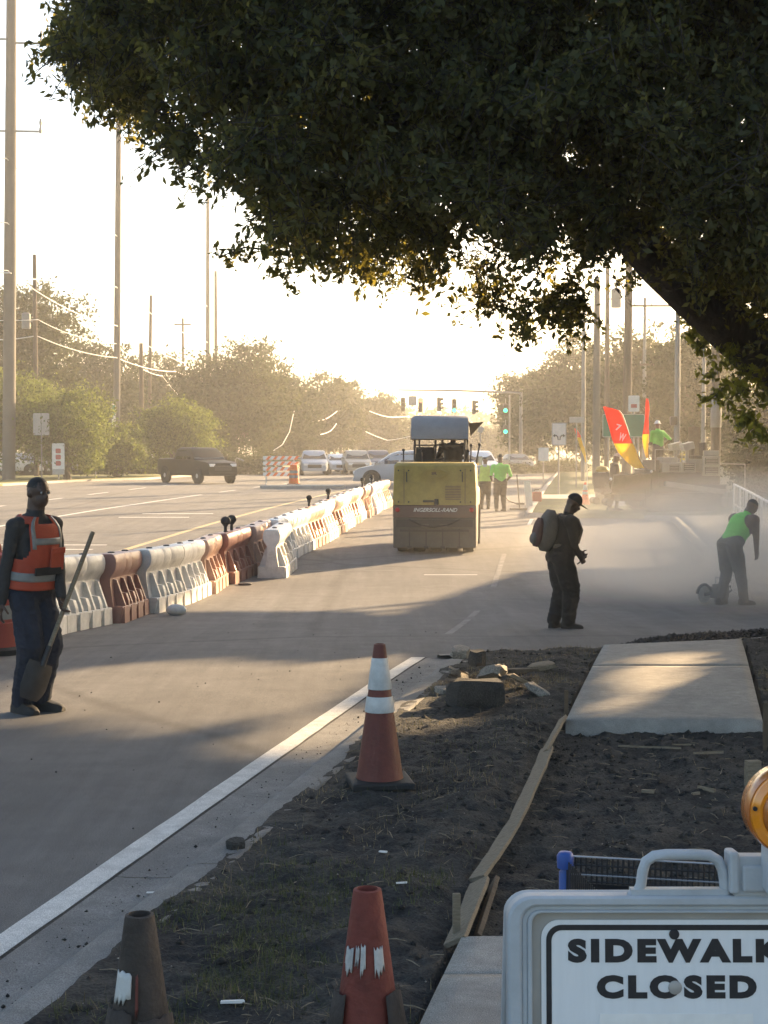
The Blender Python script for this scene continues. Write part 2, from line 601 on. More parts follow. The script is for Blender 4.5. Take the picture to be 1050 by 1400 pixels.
def strip(name, ys, xl, xr, dz, m, nx=2, parent=None, skirt=0.0, kind=None, extra=None):
    """a sheet following the ground between two edges given as functions of y; skirt turns its edges down"""
    ys = np.asarray(ys, float)
    u = np.linspace(0, 1, nx)
    a = np.array([xl(y) for y in ys])[:, None]
    b = np.array([xr(y) for y in ys])[:, None]
    X = a + (b - a) * u[None]
    Y = np.repeat(ys[:, None], nx, 1)
    Z = zr(Y) + dz
    if extra is not None:
        Z = Z + extra(X, Y)
    if skirt:
        X = np.concatenate([X[:, :1], X, X[:, -1:]], 1)
        Y = np.concatenate([Y[:, :1], Y, Y[:, -1:]], 1)
        Z = np.concatenate([Z[:, :1] - skirt, Z, Z[:, -1:] - skirt], 1)
        X = np.concatenate([X[:1], X, X[-1:]], 0)
        Y = np.concatenate([Y[:1], Y, Y[-1:]], 0)
        Z = np.concatenate([Z[:1] - skirt, Z, Z[-1:] - skirt], 0)
    o = link(name, grid_mesh(name, X, Y, Z, m, smooth=not skirt), parent)
    if kind:
        o['kind'] = kind
    return o


def text(name, s, m, parent, loc, rot, width=None, height=None, size=.1, bold=0.0, shear=0.0, spacing=1.0, depth=.0006):
    cu = bpy.data.curves.new(name, 'FONT')
    cu.body = s
    cu.size = size
    cu.align_x = 'CENTER'
    cu.align_y = 'BOTTOM_BASELINE'
    cu.offset = bold
    cu.shear = shear
    cu.space_character = spacing
    cu.extrude = depth
    cu.resolution_u = 4
    tmp = bpy.data.objects.new(name + '_tmp', cu)
    COL.objects.link(tmp)
    dg = bpy.context.evaluated_depsgraph_get()
    me = bpy.data.meshes.new_from_object(tmp.evaluated_get(dg))
    bpy.data.objects.remove(tmp)
    me.materials.clear()
    me.materials.append(m)
    co = np.zeros(len(me.vertices) * 3, np.float32)
    me.vertices.foreach_get('co', co)
    co = co.reshape(-1, 3)
    mn, mx = co.min(0), co.max(0)
    if width:
        co[:, 0] = (co[:, 0] - (mn[0] + mx[0]) / 2) * width / (mx[0] - mn[0])
    if height:
        co[:, 1] = (co[:, 1] - mn[1]) * height / (mx[1] - mn[1])
    me.vertices.foreach_set('co', co.ravel())
    me.update()
    me.name = name
    o = link(name, me, parent)
    o.location = loc
    o.rotation_euler = rot
    return o

# ------------------------------------------------------------------ setting: ground, road, kerbs, sidewalk
def wl(y):                      # centre of the broad white line beside the gutter
    return -1.55 + .215 * (y - 6.18)


def xk(y):                      # back of the low kerb
    return wl(y) + .60


def xs(y):                      # left edge of the sidewalk
    return 1.29 + .204 * (y - 10.8)


def ye(x):                      # where the verge stops at the side entrance
    return np.interp(x, [-5, .55, 2.17, 4.2, 9, 14, 60], [14.8, 14.95, 15.45, 16.9, 18.7, 19.6, 22])


XR_Y = [-30, 14.8, 14.96, 15.45, 16.9, 18.7, 19.6, 20.6, 21.6, 23, 25, 27.3, 43.8, 44.6, 45.3, 46, 320]
XR_X = [wl(-30) + .08, wl(14.8) + .08, .60, 2.17, 4.2, 9, 14, 14, 9.2, 7.4, 6.5, 6.15, 8.25, 7.6, 5.0, 4.25, 39.0]


def xr(y):
    return float(np.interp(y, XR_Y, XR_X))


XL_Y = [-30, 75, 84, 90, 320]
XL_X = [-30.9, -18.9, -17.2, -14.0, 12.0]


def xl(y):
    return float(np.interp(y, XL_Y, XL_X))


gy = np.unique(np.concatenate([np.arange(-60, 110, 1.0), np.arange(110, 601, 10.0)]))
g = strip('ground', gy, lambda y: -340, lambda y: 340, -.07, M['ground'], nx=60, kind='structure')
ry = np.unique(np.concatenate([np.arange(-20, 60, .25), np.arange(60, 321, 1.0), XR_Y[1:-1]]))
road = strip('road', ry, xl, xr, 0.0, M['asphalt'], nx=90, kind='structure')

# painted lines ------------------------------------------------------
marks = thing('road_markings', None, None)
tag(marks, 'white and yellow lines painted on the asphalt road', None, None, 'structure')
wy = np.arange(-2, 15.06, .1)


def wobble(y, s):
    return .012 * (float(fbm(y * 3.0, s, 5)) - .5)


strip('white_edge_line', wy, lambda y: wl(y) - .075 + wobble(y, 1), lambda y: wl(y) + .06 + wobble(y, 2), .004, M['paint'], parent=marks)


def pline(name, pts, w, m, dz=.004):
    """a painted line along ground points [(x, y)...]"""
    ys = np.linspace(pts[0][1], pts[-1][1], max(4, int(abs(pts[-1][1] - pts[0][1]) / .5)))
    f = lambda y: float(np.interp(y, [p[1] for p in pts], [p[0] for p in pts]))
    return strip(name, ys, lambda y: f(y) - w / 2, lambda y: f(y) + w / 2, dz, m, parent=marks)


pline('median_line', [(-8.3, 12), (-6.8, 25), (-5.7, 34.6), (-1.5, 71)], .17, M['ypaint'])
pline('lane_line', [(-13.2, 16), (-10.4, 41.6), (-7.5, 63)], .15, M['paint'])
for k in range(4):
    y0 = 66 + k * 7
    pline('lane_dash', [(-7.1 + .13 * (y0 - 66), y0), (-7.1 + .13 * (y0 - 63), y0 + 3)], .14, M['paint'])
for k in range(9):
    y0 = 30 + k * 6.6
    pline('lane_dash', [(-14.6 + .09 * (y0 - 36), y0), (-14.6 + .09 * (y0 - 33), y0 + 3)], .15, M['paint'])
for k in range(10):
    y0 = 19.5 + k * 7.5
    if y0 < 42:
        continue
    pline('lane_dash', [(.55 + .127 * (y0 - 15), y0), (.55 + .127 * (y0 - 12.4), y0 + 2.6)], .10, M['paint'])


def bar(name, x0, x1, y, w=.12, m='paint'):
    return strip(name, [y, y + w], lambda _: x0, lambda _: x1, .004, M[m], parent=marks, nx=6)


bar('stop_bar', -1.5, .2, 29.4, .09, 'worn_paint')
bar('stop_bar', .75, 1.75, 28.6, .10)
pline('lane_dash', [(.75, 17.8), (1.35, 22.0)], .09, M['worn_paint'])
pline('lane_dash', [(1.9, 26.5), (2.6, 33.0)], .10, M['worn_paint'])
bar('turn_bar', -7.9, -5.8, 45.4, .25)
bar('turn_bar', -7.5, -5.3, 47.3, .25)
bar('turn_bar', -9.2, -6.5, 34.0, .16)
bar('turn_bar', -9.0, -6.4, 35.2, .16)

# gutter and kerb beside the white line -------------------------------
gap = strip('joint_shadow', wy, lambda y: wl(y) + .062 + wobble(y, 2), lambda y: wl(y) + .088 + 1.6 * wobble(y * 2, 9), .0022, M['soil'], kind='structure')  # soil coloured strip paints the gutter joint and the shadow line along it
gut = tag(thing('gutter', 'shallow concrete gutter pan between the white line and the dirt verge', None), kind='structure')
kerb = tag(thing('kerb', 'low rolled concrete kerb holding the dirt verge', None), kind='structure')
yy0 = -2.0
while yy0 < 14.8:
    y1 = min(yy0 + 3.05, 14.95)
    strip('gutter_section', np.arange(yy0, y1 - .011, .12).tolist() + [y1 - .008], lambda y: wl(y) + .08, lambda y: wl(y) + .385, .003, M['gutter'], nx=5, parent=gut,
          extra=lambda X, Y: -.006 * np.sin((X - (wl(Y) + .08)) / .305 * math.pi))
    ys = np.array(np.arange(yy0, y1 - .011, .12).tolist() + [y1 - .006])
    prof = [(.375, -.02), (.385, .02), (.40, .045), (.425, .058), (.47, .064), (.58, .066), (.62, .066), (.63, -.03)]
    X = np.array([[wl(y) + p[0] + .01 * (fbm(y * 4, p[0] * 9, 3) - .5) for p in prof] for y in ys])
    Z = np.array([[zr(y) + p[1] + .008 * (fbm(y * 6, p[0] * 20, 8) - .5) for p in prof] for y in ys])
    link('kerb_section', grid_mesh('kerb_section', X, np.repeat(ys[:, None], len(prof), 1), Z, M['gutter']), kerb)
    yy0 = y1
# thin edge of pavement across the verge end
ex = np.array([.62, 1.2, 1.7, 2.1])
V = []
for x in np.linspace(.55, 6.5, 30):
    yb = float(ye(x))
    V.append([(x, yb - .06, zr(yb) + .035), (x - .02, yb + .07, zr(yb) + .030), (x - .03, yb + .09, zr(yb) - .02)])
V = np.array(V)
edge_b = link('pavement_edge', grid_mesh('pavement_edge', V[:, :, 0], V[:, :, 1], V[:, :, 2], M['gutter']))
edge_b['kind'] = 'structure'

# sidewalk slabs ------------------------------------------------------
walk = tag(thing('sidewalk', 'concrete sidewalk with a dug out stretch between two slabs', None), kind='structure')


def slab(y0, y1, skew=0.0, w=1.40, name='slab'):
    n, c = 26, 18
    u = np.linspace(0, 1, c)
    t = np.linspace(0, 1, n)
    X = np.zeros((n, c))
    Y = np.zeros((n, c))
    for i in range(n):
        for j in range(c):
            yb = y0 + (y1 + skew * u[j] - y0) * t[i]
            X[i, j] = xs(yb) + w * u[j]
            Y[i, j] = yb
    e = np.minimum(np.minimum(t[:, None], 1 - t[:, None]) * (y1 - y0), np.minimum(u, 1 - u)[None] * w)
    Z = zr(Y) + .10 - .008 * np.exp(-e / .012) + .004 * (fbm(X * 3, Y * 3, 4) - .5)
    X = np.concatenate([X[:, :1], X, X[:, -1:]], 1); Y = np.concatenate([Y[:, :1], Y, Y[:, -1:]], 1); Z = np.concatenate([Z[:, :1] - .14, Z, Z[:, -1:] - .14], 1)
    X = np.concatenate([X[:1], X, X[-1:]], 0); Y = np.concatenate([Y[:1], Y, Y[-1:]], 0); Z = np.concatenate([Z[:1] - .14, Z, Z[-1:] - .14], 0)
    o = link(name, grid_mesh(name, X, Y, Z, M['slab'], smooth=False), walk)
    return o


slab(2.2, 4.02)
slab(4.03, 5.55)
slab(5.562, 5.99)
slab(10.8, 13.62)
slab(13.635, 15.35, .62)

# soil of the verge and the trench ------------------------------------
offs = np.unique(np.concatenate([np.arange(0, 3.6, .022), np.arange(3.6, 12.01, .15)]))
trow = np.linspace(0, 1, 520)
yend = np.array([float(ye(xk(15) + o)) for o in offs])
Y = 1.6 + trow[:, None] ** 1.0 * (yend[None] - 1.6)
X = wl(Y) + .565 + offs[None]
base = .066 + .02 * (fbm(X * .8, Y * .8, 21) - .5) * 2
trench = 1 / (1 + np.exp(-(X - (xs(Y) - .10)) / .05)) * 1 / (1 + np.exp((X - (xs(Y) + 1.62)) / .08))
tr_y = 1 / (1 + np.exp(-(Y - 5.9) / .04)) * 1 / (1 + np.exp((Y - 10.9) / .04))
inslab = ((X > xs(Y) - .02) & (X < xs(Y) + 1.43) & ((Y < 6.0) | (Y > 10.78)))
rough = (fbm(X * 5, Y * 5, 31, 5) - .5) * .075 + (fbm(X * 22, Y * 22, 41, 3) - .5) * .035
ridge = .05 * np.exp(-((X - (xs(Y) - .35)) / .2) ** 2) * np.clip(fbm(X * 2, Y * 1.2, 77), 0, 1)
edge_f = np.clip((X - (wl(Y) + .565)) / .25, 0, 1)
Z = zr(Y) + base + rough * (.35 + .65 * edge_f) + ridge - trench * tr_y * .062
Z = np.where(inslab, zr(Y) - .04, Z)
Z -= .05 * np.clip(1 - (yend[None] - Y) / .18, 0, 1)
spill = .10 * fbm(X * 2.4 + 3, Y * 2.4, 63) ** 2          # dirt spilled over the kerb here and there
sp = np.clip(fbm(Y * 1.7, Y * 0, 91) - .46, 0, 1) * .25 + .035 * (fbm(Y * 9, Y * 0, 93) - .5)
X = X - sp * np.clip(1 - offs[None] / .12, 0, 1)
Z = Z + .006 * np.clip(1 - offs[None] / .12, 0, 1)
soil_o = link('soil_verge', grid_mesh('soil_verge', X, Y, Z, M['soil']))
soil_o['kind'] = 'structure'
_sx, _sy, _sz = X.copy(), Y.copy(), Z.copy()


def soil_z(x, y):
    j = np.argmin(abs(offs - (x - wl(y) - .565)))
    i = np.argmin(abs(_sy[:, j] - y))
    return float(_sz[i, j])


# clods, grass blades and thatch on the soil --------------------------
def scatter_pts(n, seed, dens):
    r = np.random.default_rng(seed)
    i = r.integers(2, _sx.shape[0] - 2, n)
    j = r.integers(1, _sx.shape[1] - 2, n)
    P = np.stack([_sx[i, j], _sy[i, j], _sz[i, j]], -1) + np.stack([r.uniform(-.012, .012, n), r.uniform(-.012, .012, n), np.zeros(n)], -1)
    keep = ~inslab[i, j] & (r.random(n) < dens(P[:, 0], P[:, 1], trench[i, j] * tr_y[i, j]))
    return P[keep], r


def blades(name, P, r, h, w, m, flat=.6):
    n = len(P)
    a = r.uniform(0, 2 * math.pi, n)
    hh = h * r.uniform(.4, 1.3, n)
    lean = r.normal(0, flat, n) * hh
    b = a + r.normal(1.57, .5, n)
    ww = w * r.uniform(.6, 1.3, n)
    d = np.stack([np.cos(a), np.sin(a), 0 * a], -1)
    l = np.stack([np.cos(b), np.sin(b), 0 * b], -1)
    p0 = P - d * ww[:, None]
    p1 = P + d * ww[:, None]
    up = np.array([0, 0, 1.0])
    z = np.sqrt(np.clip(hh ** 2 - np.clip(lean, -hh * .95, hh * .95) ** 2, 1e-6, None))
    p2 = P + l * lean[:, None] + up * z[:, None]
    V = np.stack([p0, p1, p2], 1).reshape(-1, 3)
    o = link(name, np_mesh(name, V, np.arange(3 * n).reshape(n, 3), m))
    o['kind'] = 'stuff'
    return o


P, r = scatter_pts(420000, 3, lambda x, y, t: np.where(t > .3, 0, np.clip((fbm(x * 2.2, y * 2.2, 51) - .42) * 4, 0, 1) * np.clip((7.8 - y) / 2.2, .04, 1)))
blades('grass', P, r, .040, .0021, M['blade'], .85)
P, r = scatter_pts(160000, 5, lambda x, y, t: np.where(t > .3, .01, np.clip((fbm(x * 2.6, y * 2.6, 57) - .5) * 4, 0, 1) * (.26 + 1.4 * np.exp(-((y - 12.6) / .9) ** 2))))
blades('thatch', P, r, .05, .0020, M['thatch'], .95)


def lumps(name, P, r, s0, s1, m, kind='stuff', parent=None):
    """small irregular clods: deformed octahedra"""
    n = len(P)
    base = np.array([(1, 0, 0), (-1, 0, 0), (0, 1, 0), (0, -1, 0), (0, 0, 1), (0, 0, -.6)], float)
    tri = np.array([(0, 2, 4), (2, 1, 4), (1, 3, 4), (3, 0, 4), (2, 0, 5), (1, 2, 5), (3, 1, 5), (0, 3, 5)])
    s = s0 + (s1 - s0) * r.random(n) ** 3
    V = base[None] * (s[:, None, None] * r.uniform(.55, 1.3, (n, 6, 1)))
    a = r.uniform(0, 6.28, n)
    ca, sa = np.cos(a)[:, None], np.sin(a)[:, None]
    V = np.stack([V[..., 0] * ca - V[..., 1] * sa, V[..., 0] * sa + V[..., 1] * ca, V[..., 2] * .8], -1) + P[:, None]
    F = (tri[None] + 6 * np.arange(n)[:, None, None]).reshape(-1, 3)
    o = link(name, np_mesh(name, V.reshape(-1, 3), F, m), parent)
    o['kind'] = kind
    return o


P, r = scatter_pts(14000, 9, lambda x, y, t: .25 + .6 * t)
lumps('dirt_clods', P, r, .004, .032, M['soil'])
P, r = scatter_pts(1500, 19, lambda x, y, t: .3 + .5 * t)
b_ = MB()
for q in P:
    a_ = r.uniform(0, 6.28)
    L_ = r.uniform(.02, .11)
    d_ = Vector((math.cos(a_), math.sin(a_), r.uniform(-.1, .25))) * L_ * .5
    c_ = Vector(q) + Vector((0, 0, .008))
    b_.tube([c_ - d_, c_ + d_ * .1 + Vector((0, 0, L_ * .06)), c_ + d_], [.0022, .0028, .0014], 4)
b_.build('twig_litter', M['wood'])['kind'] = 'stuff'
P, r = scatter_pts(5000, 10, lambda x, y, t: .5 + 0 * t)
lumps('pale_grit', P, r, .002, .008, M['rubble'])
# crumbs fallen on the gutter and road
r = np.random.default_rng(12)
yv = r.uniform(4.2, 14.3, 420)
P = np.stack([wl(yv) + .08 + np.abs(r.normal(.34, .12, 420)) * r.choice([1, .75, .4], 420), yv, zr(yv) + .006], -1)
lumps('gutter_crumbs', P, r, .003, .014, M['soil'])
yv = r.uniform(5, 22, 300)
P = np.stack([wl(yv) - r.uniform(.1, 3.5, 300), yv, zr(yv) + .003], -1)
lumps('road_crumbs', P, r, .002, .011, M['crumb'])

# loose asphalt crumbs heaped where the entrance meets the far slab
def heap_xy(n, seed):
    r = np.random.default_rng(seed)
    x = r.uniform(2.25, 6.4, n)
    y = np.array(ye(x)) + .25 + np.abs(r.normal(0, .34, n)) * np.clip((x - 2.1) / 1.2, .3, 1.2) - .22
    return x, y, r


x, y, r = heap_xy(5200, 14)
mound = np.clip(.09 * np.exp(-((y - ye(x) - .30) / .28) ** 2) * np.clip((x - 2.1) / .9, 0, 1), 0, 1)
lumps('asphalt_crumbs', np.stack([x, y, zr(y) + mound * r.uniform(.2, 1, len(x)) + .006], -1), r, .010, .045, M['crumb'])

# far kerbs and verges -------------------------------------------------
lv = strip('left_verge', np.arange(-20, 321, 2.0), lambda y: -150, lambda y: xl(y) - .02, .11, M['verge'], nx=40, kind='structure', skirt=.2)
strip('left_kerb', np.arange(10, 321, 1.0), lambda y: xl(y) - .32, lambda y: xl(y), .118, M['concrete'], kind='structure', skirt=.15)
ky = [y for y in np.arange(20.6, 44.61, .3)]
strip('right_kerb', ky, lambda y: xr(y) - .02, lambda y: xr(y) + .17, .12, M['concrete'], kind='structure', skirt=.15)
strip('apron_walk', ky, lambda y: xr(y) + .172, lambda y: max(13.5, xr(y) + .4), .112, M['concrete'], nx=12, kind='structure', skirt=.15)
strip('far_kerb', np.arange(45.5, 321, .5), lambda y: xr(y), lambda y: xr(y) + .2, .12, M['concrete'], kind='structure', skirt=.15)
strip('right_verge', np.unique(np.concatenate([np.arange(44.9, 60, .4), np.arange(60, 321, 2)])), lambda y: xr(y) + .2 if y > 45.6 else max(xr(y) + .2, 4.5), lambda y: 150, .105, M['verge'], nx=60, kind='structure', skirt=.2)
strip('verge_path', np.arange(50.0, 110, 1), lambda y: xr(y) + 2.6, lambda y: xr(y) + 4.2, .112, M['concrete'], kind='structure')
strip('entrance_path', np.arange(56.0, 60.1, .5), lambda y: xr(y) + .2, lambda y: xr(y) + 12, .116, M['concrete'], kind='structure')
# traffic island by the junction
isl = MB()
ring = []
for k in range(28):
    a = 2 * math.pi * k / 28
    ring.append((-3.8 + 2.0 * math.copysign(abs(math.cos(a)) ** .6, math.cos(a)), 71.6 + .75 * math.sin(a)))
isl.loft([[(x, y, float(zr(71.6)) - .05) for x, y in ring], [(x, y, float(zr(71.6)) + .13) for x, y in ring], [(-3.8 + (x + 3.8) * .95, 71.6 + (y - 71.6) * .9, float(zr(71.6)) + .16) for x, y in ring]])
o = isl.build('traffic_island', M['concrete'])
o['kind'] = 'structure'

# ------------------------------------------------------------------ haze and dust
def haze_box():
    mb = MB()
    mb.box((0, 270, 14.75), (700, 680, 33.5))
    m = bpy.data.materials.new('haze')
    m.use_nodes = True
    nt = m.node_tree
    nt.nodes.clear()
    o = nt.nodes.new('ShaderNodeOutputMaterial')
    v = nt.nodes.new('ShaderNodeVolumePrincipled')
    v.inputs['Color'].default_value = HAZE_COLOR
    v.inputs['Density'].default_value = HAZE_DENSITY
    v.inputs['Anisotropy'].default_value = .62
    nt.links.new(v.outputs[0], o.inputs['Volume'])
    ob = mb.build('haze', m)
    ob['kind'] = 'stuff'


haze_box()


def dust_cloud(c, s, dens, seed):
    mb = MB()
    mb.sphere((0, 0, 0), 1.0, 24, 14)
    m = bpy.data.materials.new('dust')
    m.use_nodes = True
    nt = m.node_tree
    nt.nodes.clear()
    o = nt.nodes.new('ShaderNodeOutputMaterial')
    v = nt.nodes.new('ShaderNodeVolumePrincipled')
    v.inputs['Color'].default_value = (.92, .88, .82, 1)
    v.inputs['Anisotropy'].default_value = .35
    tc = nt.nodes.new('ShaderNodeTexCoord')
    ln = nt.nodes.new('ShaderNodeVectorMath')
    ln.operation = 'LENGTH'
    nt.links.new(tc.outputs['Object'], ln.inputs[0])
    n = nt.nodes.new('ShaderNodeTexNoise')
    n.inputs['Scale'].default_value = 2.2
    n.inputs['Detail'].default_value = 3
    nt.links.new(tc.outputs['Object'], n.inputs[0])
    mr = nt.nodes.new('ShaderNodeMapRange')
    mr.inputs['From Min'].default_value = 1.0
    mr.inputs['From Max'].default_value = .25
    nt.links.new(ln.outputs['Value'], mr.inputs[0])
    m1 = nt.nodes.new('ShaderNodeMath')
    m1.operation = 'MULTIPLY'
    nt.links.new(mr.outputs[0], m1.inputs[0])
    nt.links.new(n.outputs[0], m1.inputs[1])
    m2 = nt.nodes.new('ShaderNodeMath')
    m2.operation = 'MULTIPLY'
    m2.inputs[1].default_value = dens
    nt.links.new(m1.outputs[0], m2.inputs[0])
    nt.links.new(m2.outputs[0], v.inputs['Density'])
    nt.links.new(v.outputs[0], o.inputs['Volume'])
    ob = mb.build('dust', m)
    ob.location = c
    ob.scale = s
    ob['kind'] = 'stuff'


DUST = [((6.6, 25.0, .2), (4.6, 4.8, 1.6), 1.05), ((5.5, 33.0, .4), (6.5, 11.0, 2.0), .016), ((9.2, 45.0, 1.0), (4.0, 4.0, 1.8), .008)]
for i, (c, s, d) in enumerate(DUST):
    dust_cloud(c, s, d, i)

# ------------------------------------------------------------------ trees
def leaf_mesh(name, C, size, m, parent=None, seed=0, aspect=.55, droop=.25, jitter=.5):
    r = np.random.default_rng(seed)
    n = len(C)
    d = r.normal(0, 1, (n, 3))
    d[:, 2] -= droop
    d /= np.linalg.norm(d, axis=1)[:, None]
    e = r.normal(0, 1, (n, 3))
    e -= d * (e * d).sum(1)[:, None]
    e /= np.linalg.norm(e, axis=1)[:, None]
    nn = np.cross(d, e)
    s = size * (1 + jitter * (r.random(n) - .5) * 2)
    s = s[:, None]
    p0 = C - d * s * .5
    p1 = C - d * s * .05 + e * s * aspect * .5 + nn * s * .08
    p2 = C + d * s * .5
    p3 = C - d * s * .05 - e * s * aspect * .5 + nn * s * .08
    V = np.stack([p0, p1, p2, p3], 1).reshape(-1, 3)
    me = np_mesh(name, V, np.arange(4 * n).reshape(n, 4), m)
    return link(name, me, parent)


def limb_path(a, b, seed, sag=.12, n=6):
    r = np.random.default_rng(seed)
    a, b = np.array(a, float), np.array(b, float)
    L = np.linalg.norm(b - a)
    pts = []
    for t in np.linspace(0, 1, n):
        p = a + (b - a) * t
        p = p + r.normal(0, .035, 3) * L * math.sin(math.pi * t)
        p[2] += sag * L * math.sin(math.pi * t)
        pts.append(p)
    return pts


LIT = [  # parts of the ground (as seen in the photograph) that the low sun reaches between the crowns
    [(-300, 640), (560, 640), (655, 690), (745, 694), (745, 712), (690, 722), (745, 728), (940, 726), (940, 742), (745, 748), (745, 752), (930, 754), (935, 767), (740, 772), (655, 800), (560, 838), (500, 826), (235, 826), (236, 775), (-300, 790)],
    [(90, 912), (300, 896), (420, 905), (560, 888), (575, 905), (505, 950), (330, 962), (300, 985), (150, 970), (0, 962), (-20, 935)],
    [(330, 985), (450, 955), (440, 985), (360, 1003)],
    [(812, 916), (968, 906), (972, 934), (815, 946)], [(782, 960), (905, 948), (895, 973), (775, 984)], [(535, 940), (700, 950), (660, 1002), (530, 1005)], [(250, 1000), (500, 968), (560, 1000), (480, 1010)],
]


DAPPLE = [(850, 785), (1120, 765), (1120, 838), (930, 846), (850, 830)]      # thin shade where the dust drifts


def shadow_px(P, lift=0.0):
    """photo position of the ground point that a leaf at P shades"""
    P = np.asarray(P, float)
    t = np.tan(SUN_EL)
    h = P[:, 2] + .1
    for _ in range(3):
        gx = P[:, 0] - math.sin(SUN_AZ) * h / t
        gyy = P[:, 1] - math.cos(SUN_AZ) * h / t
        h = P[:, 2] - zr(gyy) - lift
    G = np.stack([gx, gyy, zr(gyy) + lift], -1)
    u, v = to_px(G)
    ok = gyy > 1.0
    return np.where(ok, u, -9999), np.where(ok, v, -9999), G


def lit_mask(P, soft=.12, seed=3):
    r = np.random.default_rng(seed)
    Q = P + r.normal(0, 1, P.shape) * np.array([soft, soft, soft * .3])
    k = np.zeros(len(P), bool)
    for lift in (0.0, .10):
        u, v, _ = shadow_px(Q, lift)
        for poly in LIT:
            k |= in_poly(u, v, poly)
    u, v, _ = shadow_px(Q)
    k |= in_poly(u, v, DAPPLE) & (r.random(len(P)) < .88)
    return k


SUNV = np.array(SUN)
SPRAYS = [(np.array(at(px_, py_, 11.3)), .5) for px_, py_ in ((760, 415), (685, 405), (610, 380), (830, 385), (520, 375), (440, 355))]


def tree(name, label, loc, h, rad, cb, n, leaf, m, seed, trunk=.22, group=None, ry=None, clump=.2, flatness=.75, carve=False, fill=.5, bark='bark_far', thin=None, limbs=6):
    r = np.random.default_rng(seed)
    o = thing(name, label, 'tree', loc, group=group)
    ry = ry or rad
    K = max(30, int(n / 60))
    d = r.normal(0, 1, (K, 3))
    d /= np.linalg.norm(d, axis=1)[:, None]
    rr = r.random(K) ** fill
    wob = .46 + 1.05 * fbm(d[:, 0] * 2.1 + seed, d[:, 1] * 2.1 + d[:, 2] * 1.7, seed, 3)
    cz, sz = (h + cb) / 2, (h - cb) / 2
    c = d * (rr * wob)[:, None] * np.array([rad, ry, sz])
    c[:, 2] = np.maximum(c[:, 2], -sz * .9)
    c[:, 2] += cz
    per = max(1, n // K)
    C = np.repeat(c, per, 0)
    cs = clump * min(rad, ry) * r.uniform(.6, 1.4, K)
    C = C + r.normal(0, .55, C.shape) * np.repeat(cs, per)[:, None] * np.array([1, 1, flatness])
    W = C + np.array(loc)
    if carve:
        k = ~lit_mask(W, .07, seed)
        for S_, sr in SPRAYS:
            v_ = W - S_
            al = v_ @ SUNV
            k &= ~((al > 0) & (np.linalg.norm(v_ - al[:, None] * SUNV, axis=1) < sr))
        C = C[k]
    if thin is not None:
        C = C[thin(C + np.array(loc), r)]
    leaf_mesh('crown', C, leaf, m, o, seed)
    mb = MB()
    top = (r.normal(0, .2), r.normal(0, .2), cb + sz * .7)
    pts = limb_path((0, 0, -.3), top, seed, 0, 6)
    mb.tube(pts, [trunk * 1.35, trunk * 1.05, trunk * .9, trunk * .75, trunk * .55, trunk * .3], 9)
    mb.build('trunk', M[bark], o, 60)
    for k in range(limbs):
        a = pts[2 + k % 3]
        b = c[r.integers(0, K)] * np.array([.8, .8, 1])
        lm = MB()
        lm.tube(limb_path(a, b, seed * 7 + k, .08), [trunk * .5, trunk * .42, trunk * .33, trunk * .24, trunk * .15, trunk * .06], 6)
        lm.build('limb', M[bark], o, 60)
    return o


def pxtree(px, top, d, width, name, label, n, m, seed, cbf=.22, leaf=.3, **kw):
    """tree at depth d, centred at photo column px, its top at row top, crown width in photo pixels"""
    s = FPX / d
    x = (px - PW / 2) / s
    z = float(zr(d))
    h = CAMZ + (HOR - top) / s - z
    return tree(name, label, (x, d, z), h, width / s / 2, h * cbf, int(n * 4), leaf * .70, M[m], seed, **kw)


# far left and far right trees
pxtree(40, 378, 108, 150, 'oak_tree', 'tall loose oak behind the transmission pole at the far left', 7000, 'leaf_mid', 11, .30, .34, clump=.16)
pxtree(130, 462, 125, 120, 'oak_tree', 'dark dense tree behind the second transmission pole from the left', 6000, 'leaf_shade', 12, .1, .38)
pxtree(215, 485, 140, 130, 'oak_tree', 'dark tree behind the leaning wooden pole above the pickup truck', 6000, 'leaf_shade', 13, .1, .42)
pxtree(12, 500, 90, 170, 'young_tree', 'pale green bushy tree at the left edge of the verge', 6000, 'leaf_light', 14, .12, .26)
pxtree(92, 536, 86, 130, 'young_tree', 'pale green bushy tree behind the back to back grey sign', 5000, 'leaf_light', 15, .14, .25)
pxtree(160, 578, 92, 90, 'young_tree', 'small pale green tree beside the green pole banner', 3500, 'leaf_light', 16, .1, .25)
pxtree(240, 545, 98, 125, 'young_tree', 'pale green round tree just behind the dark pickup truck', 5500, 'leaf_light', 17, .14, .26)
pxtree(322, 466, 118, 160, 'oak_tree', 'large round oak right of the two thin poles', 8500, 'leaf_mid', 18, .12, .38)
pxtree(385, 505, 130, 110, 'oak_tree', 'broad oak behind the striped barricade', 6500, 'leaf_shade', 19, .08, .4)
pxtree(438, 522, 145, 100, 'oak_tree', 'medium oak above the silver sport utility car', 5500, 'leaf_mid', 20, .08, .44)
pxtree(466, 512, 170, 60, 'oak_tree', 'slim taller oak above the tan car', 3500, 'leaf_mid', 21, .2, .5)
pxtree(510, 540, 175, 90, 'oak_tree', 'lower oak left of the hanging traffic signals', 5000, 'leaf_mid', 22, .08, .5)
pxtree(555, 575, 205, 100, 'oak_tree', 'distant oak straight behind the roller canopy', 4500, 'leaf_mid', 23, .08, .6)
pxtree(615, 597, 240, 110, 'oak_tree', 'lowest distant tree under the green traffic signal', 4500, 'leaf_mid', 24, .06, .7)
pxtree(670, 588, 200, 90, 'oak_tree', 'distant tree beyond the two men in green', 4500, 'leaf_mid', 25, .06, .6)
pxtree(735, 500, 128, 120, 'oak_tree', 'round oak above the white turn arrow sign', 8000, 'leaf_mid', 26, .14, .4)
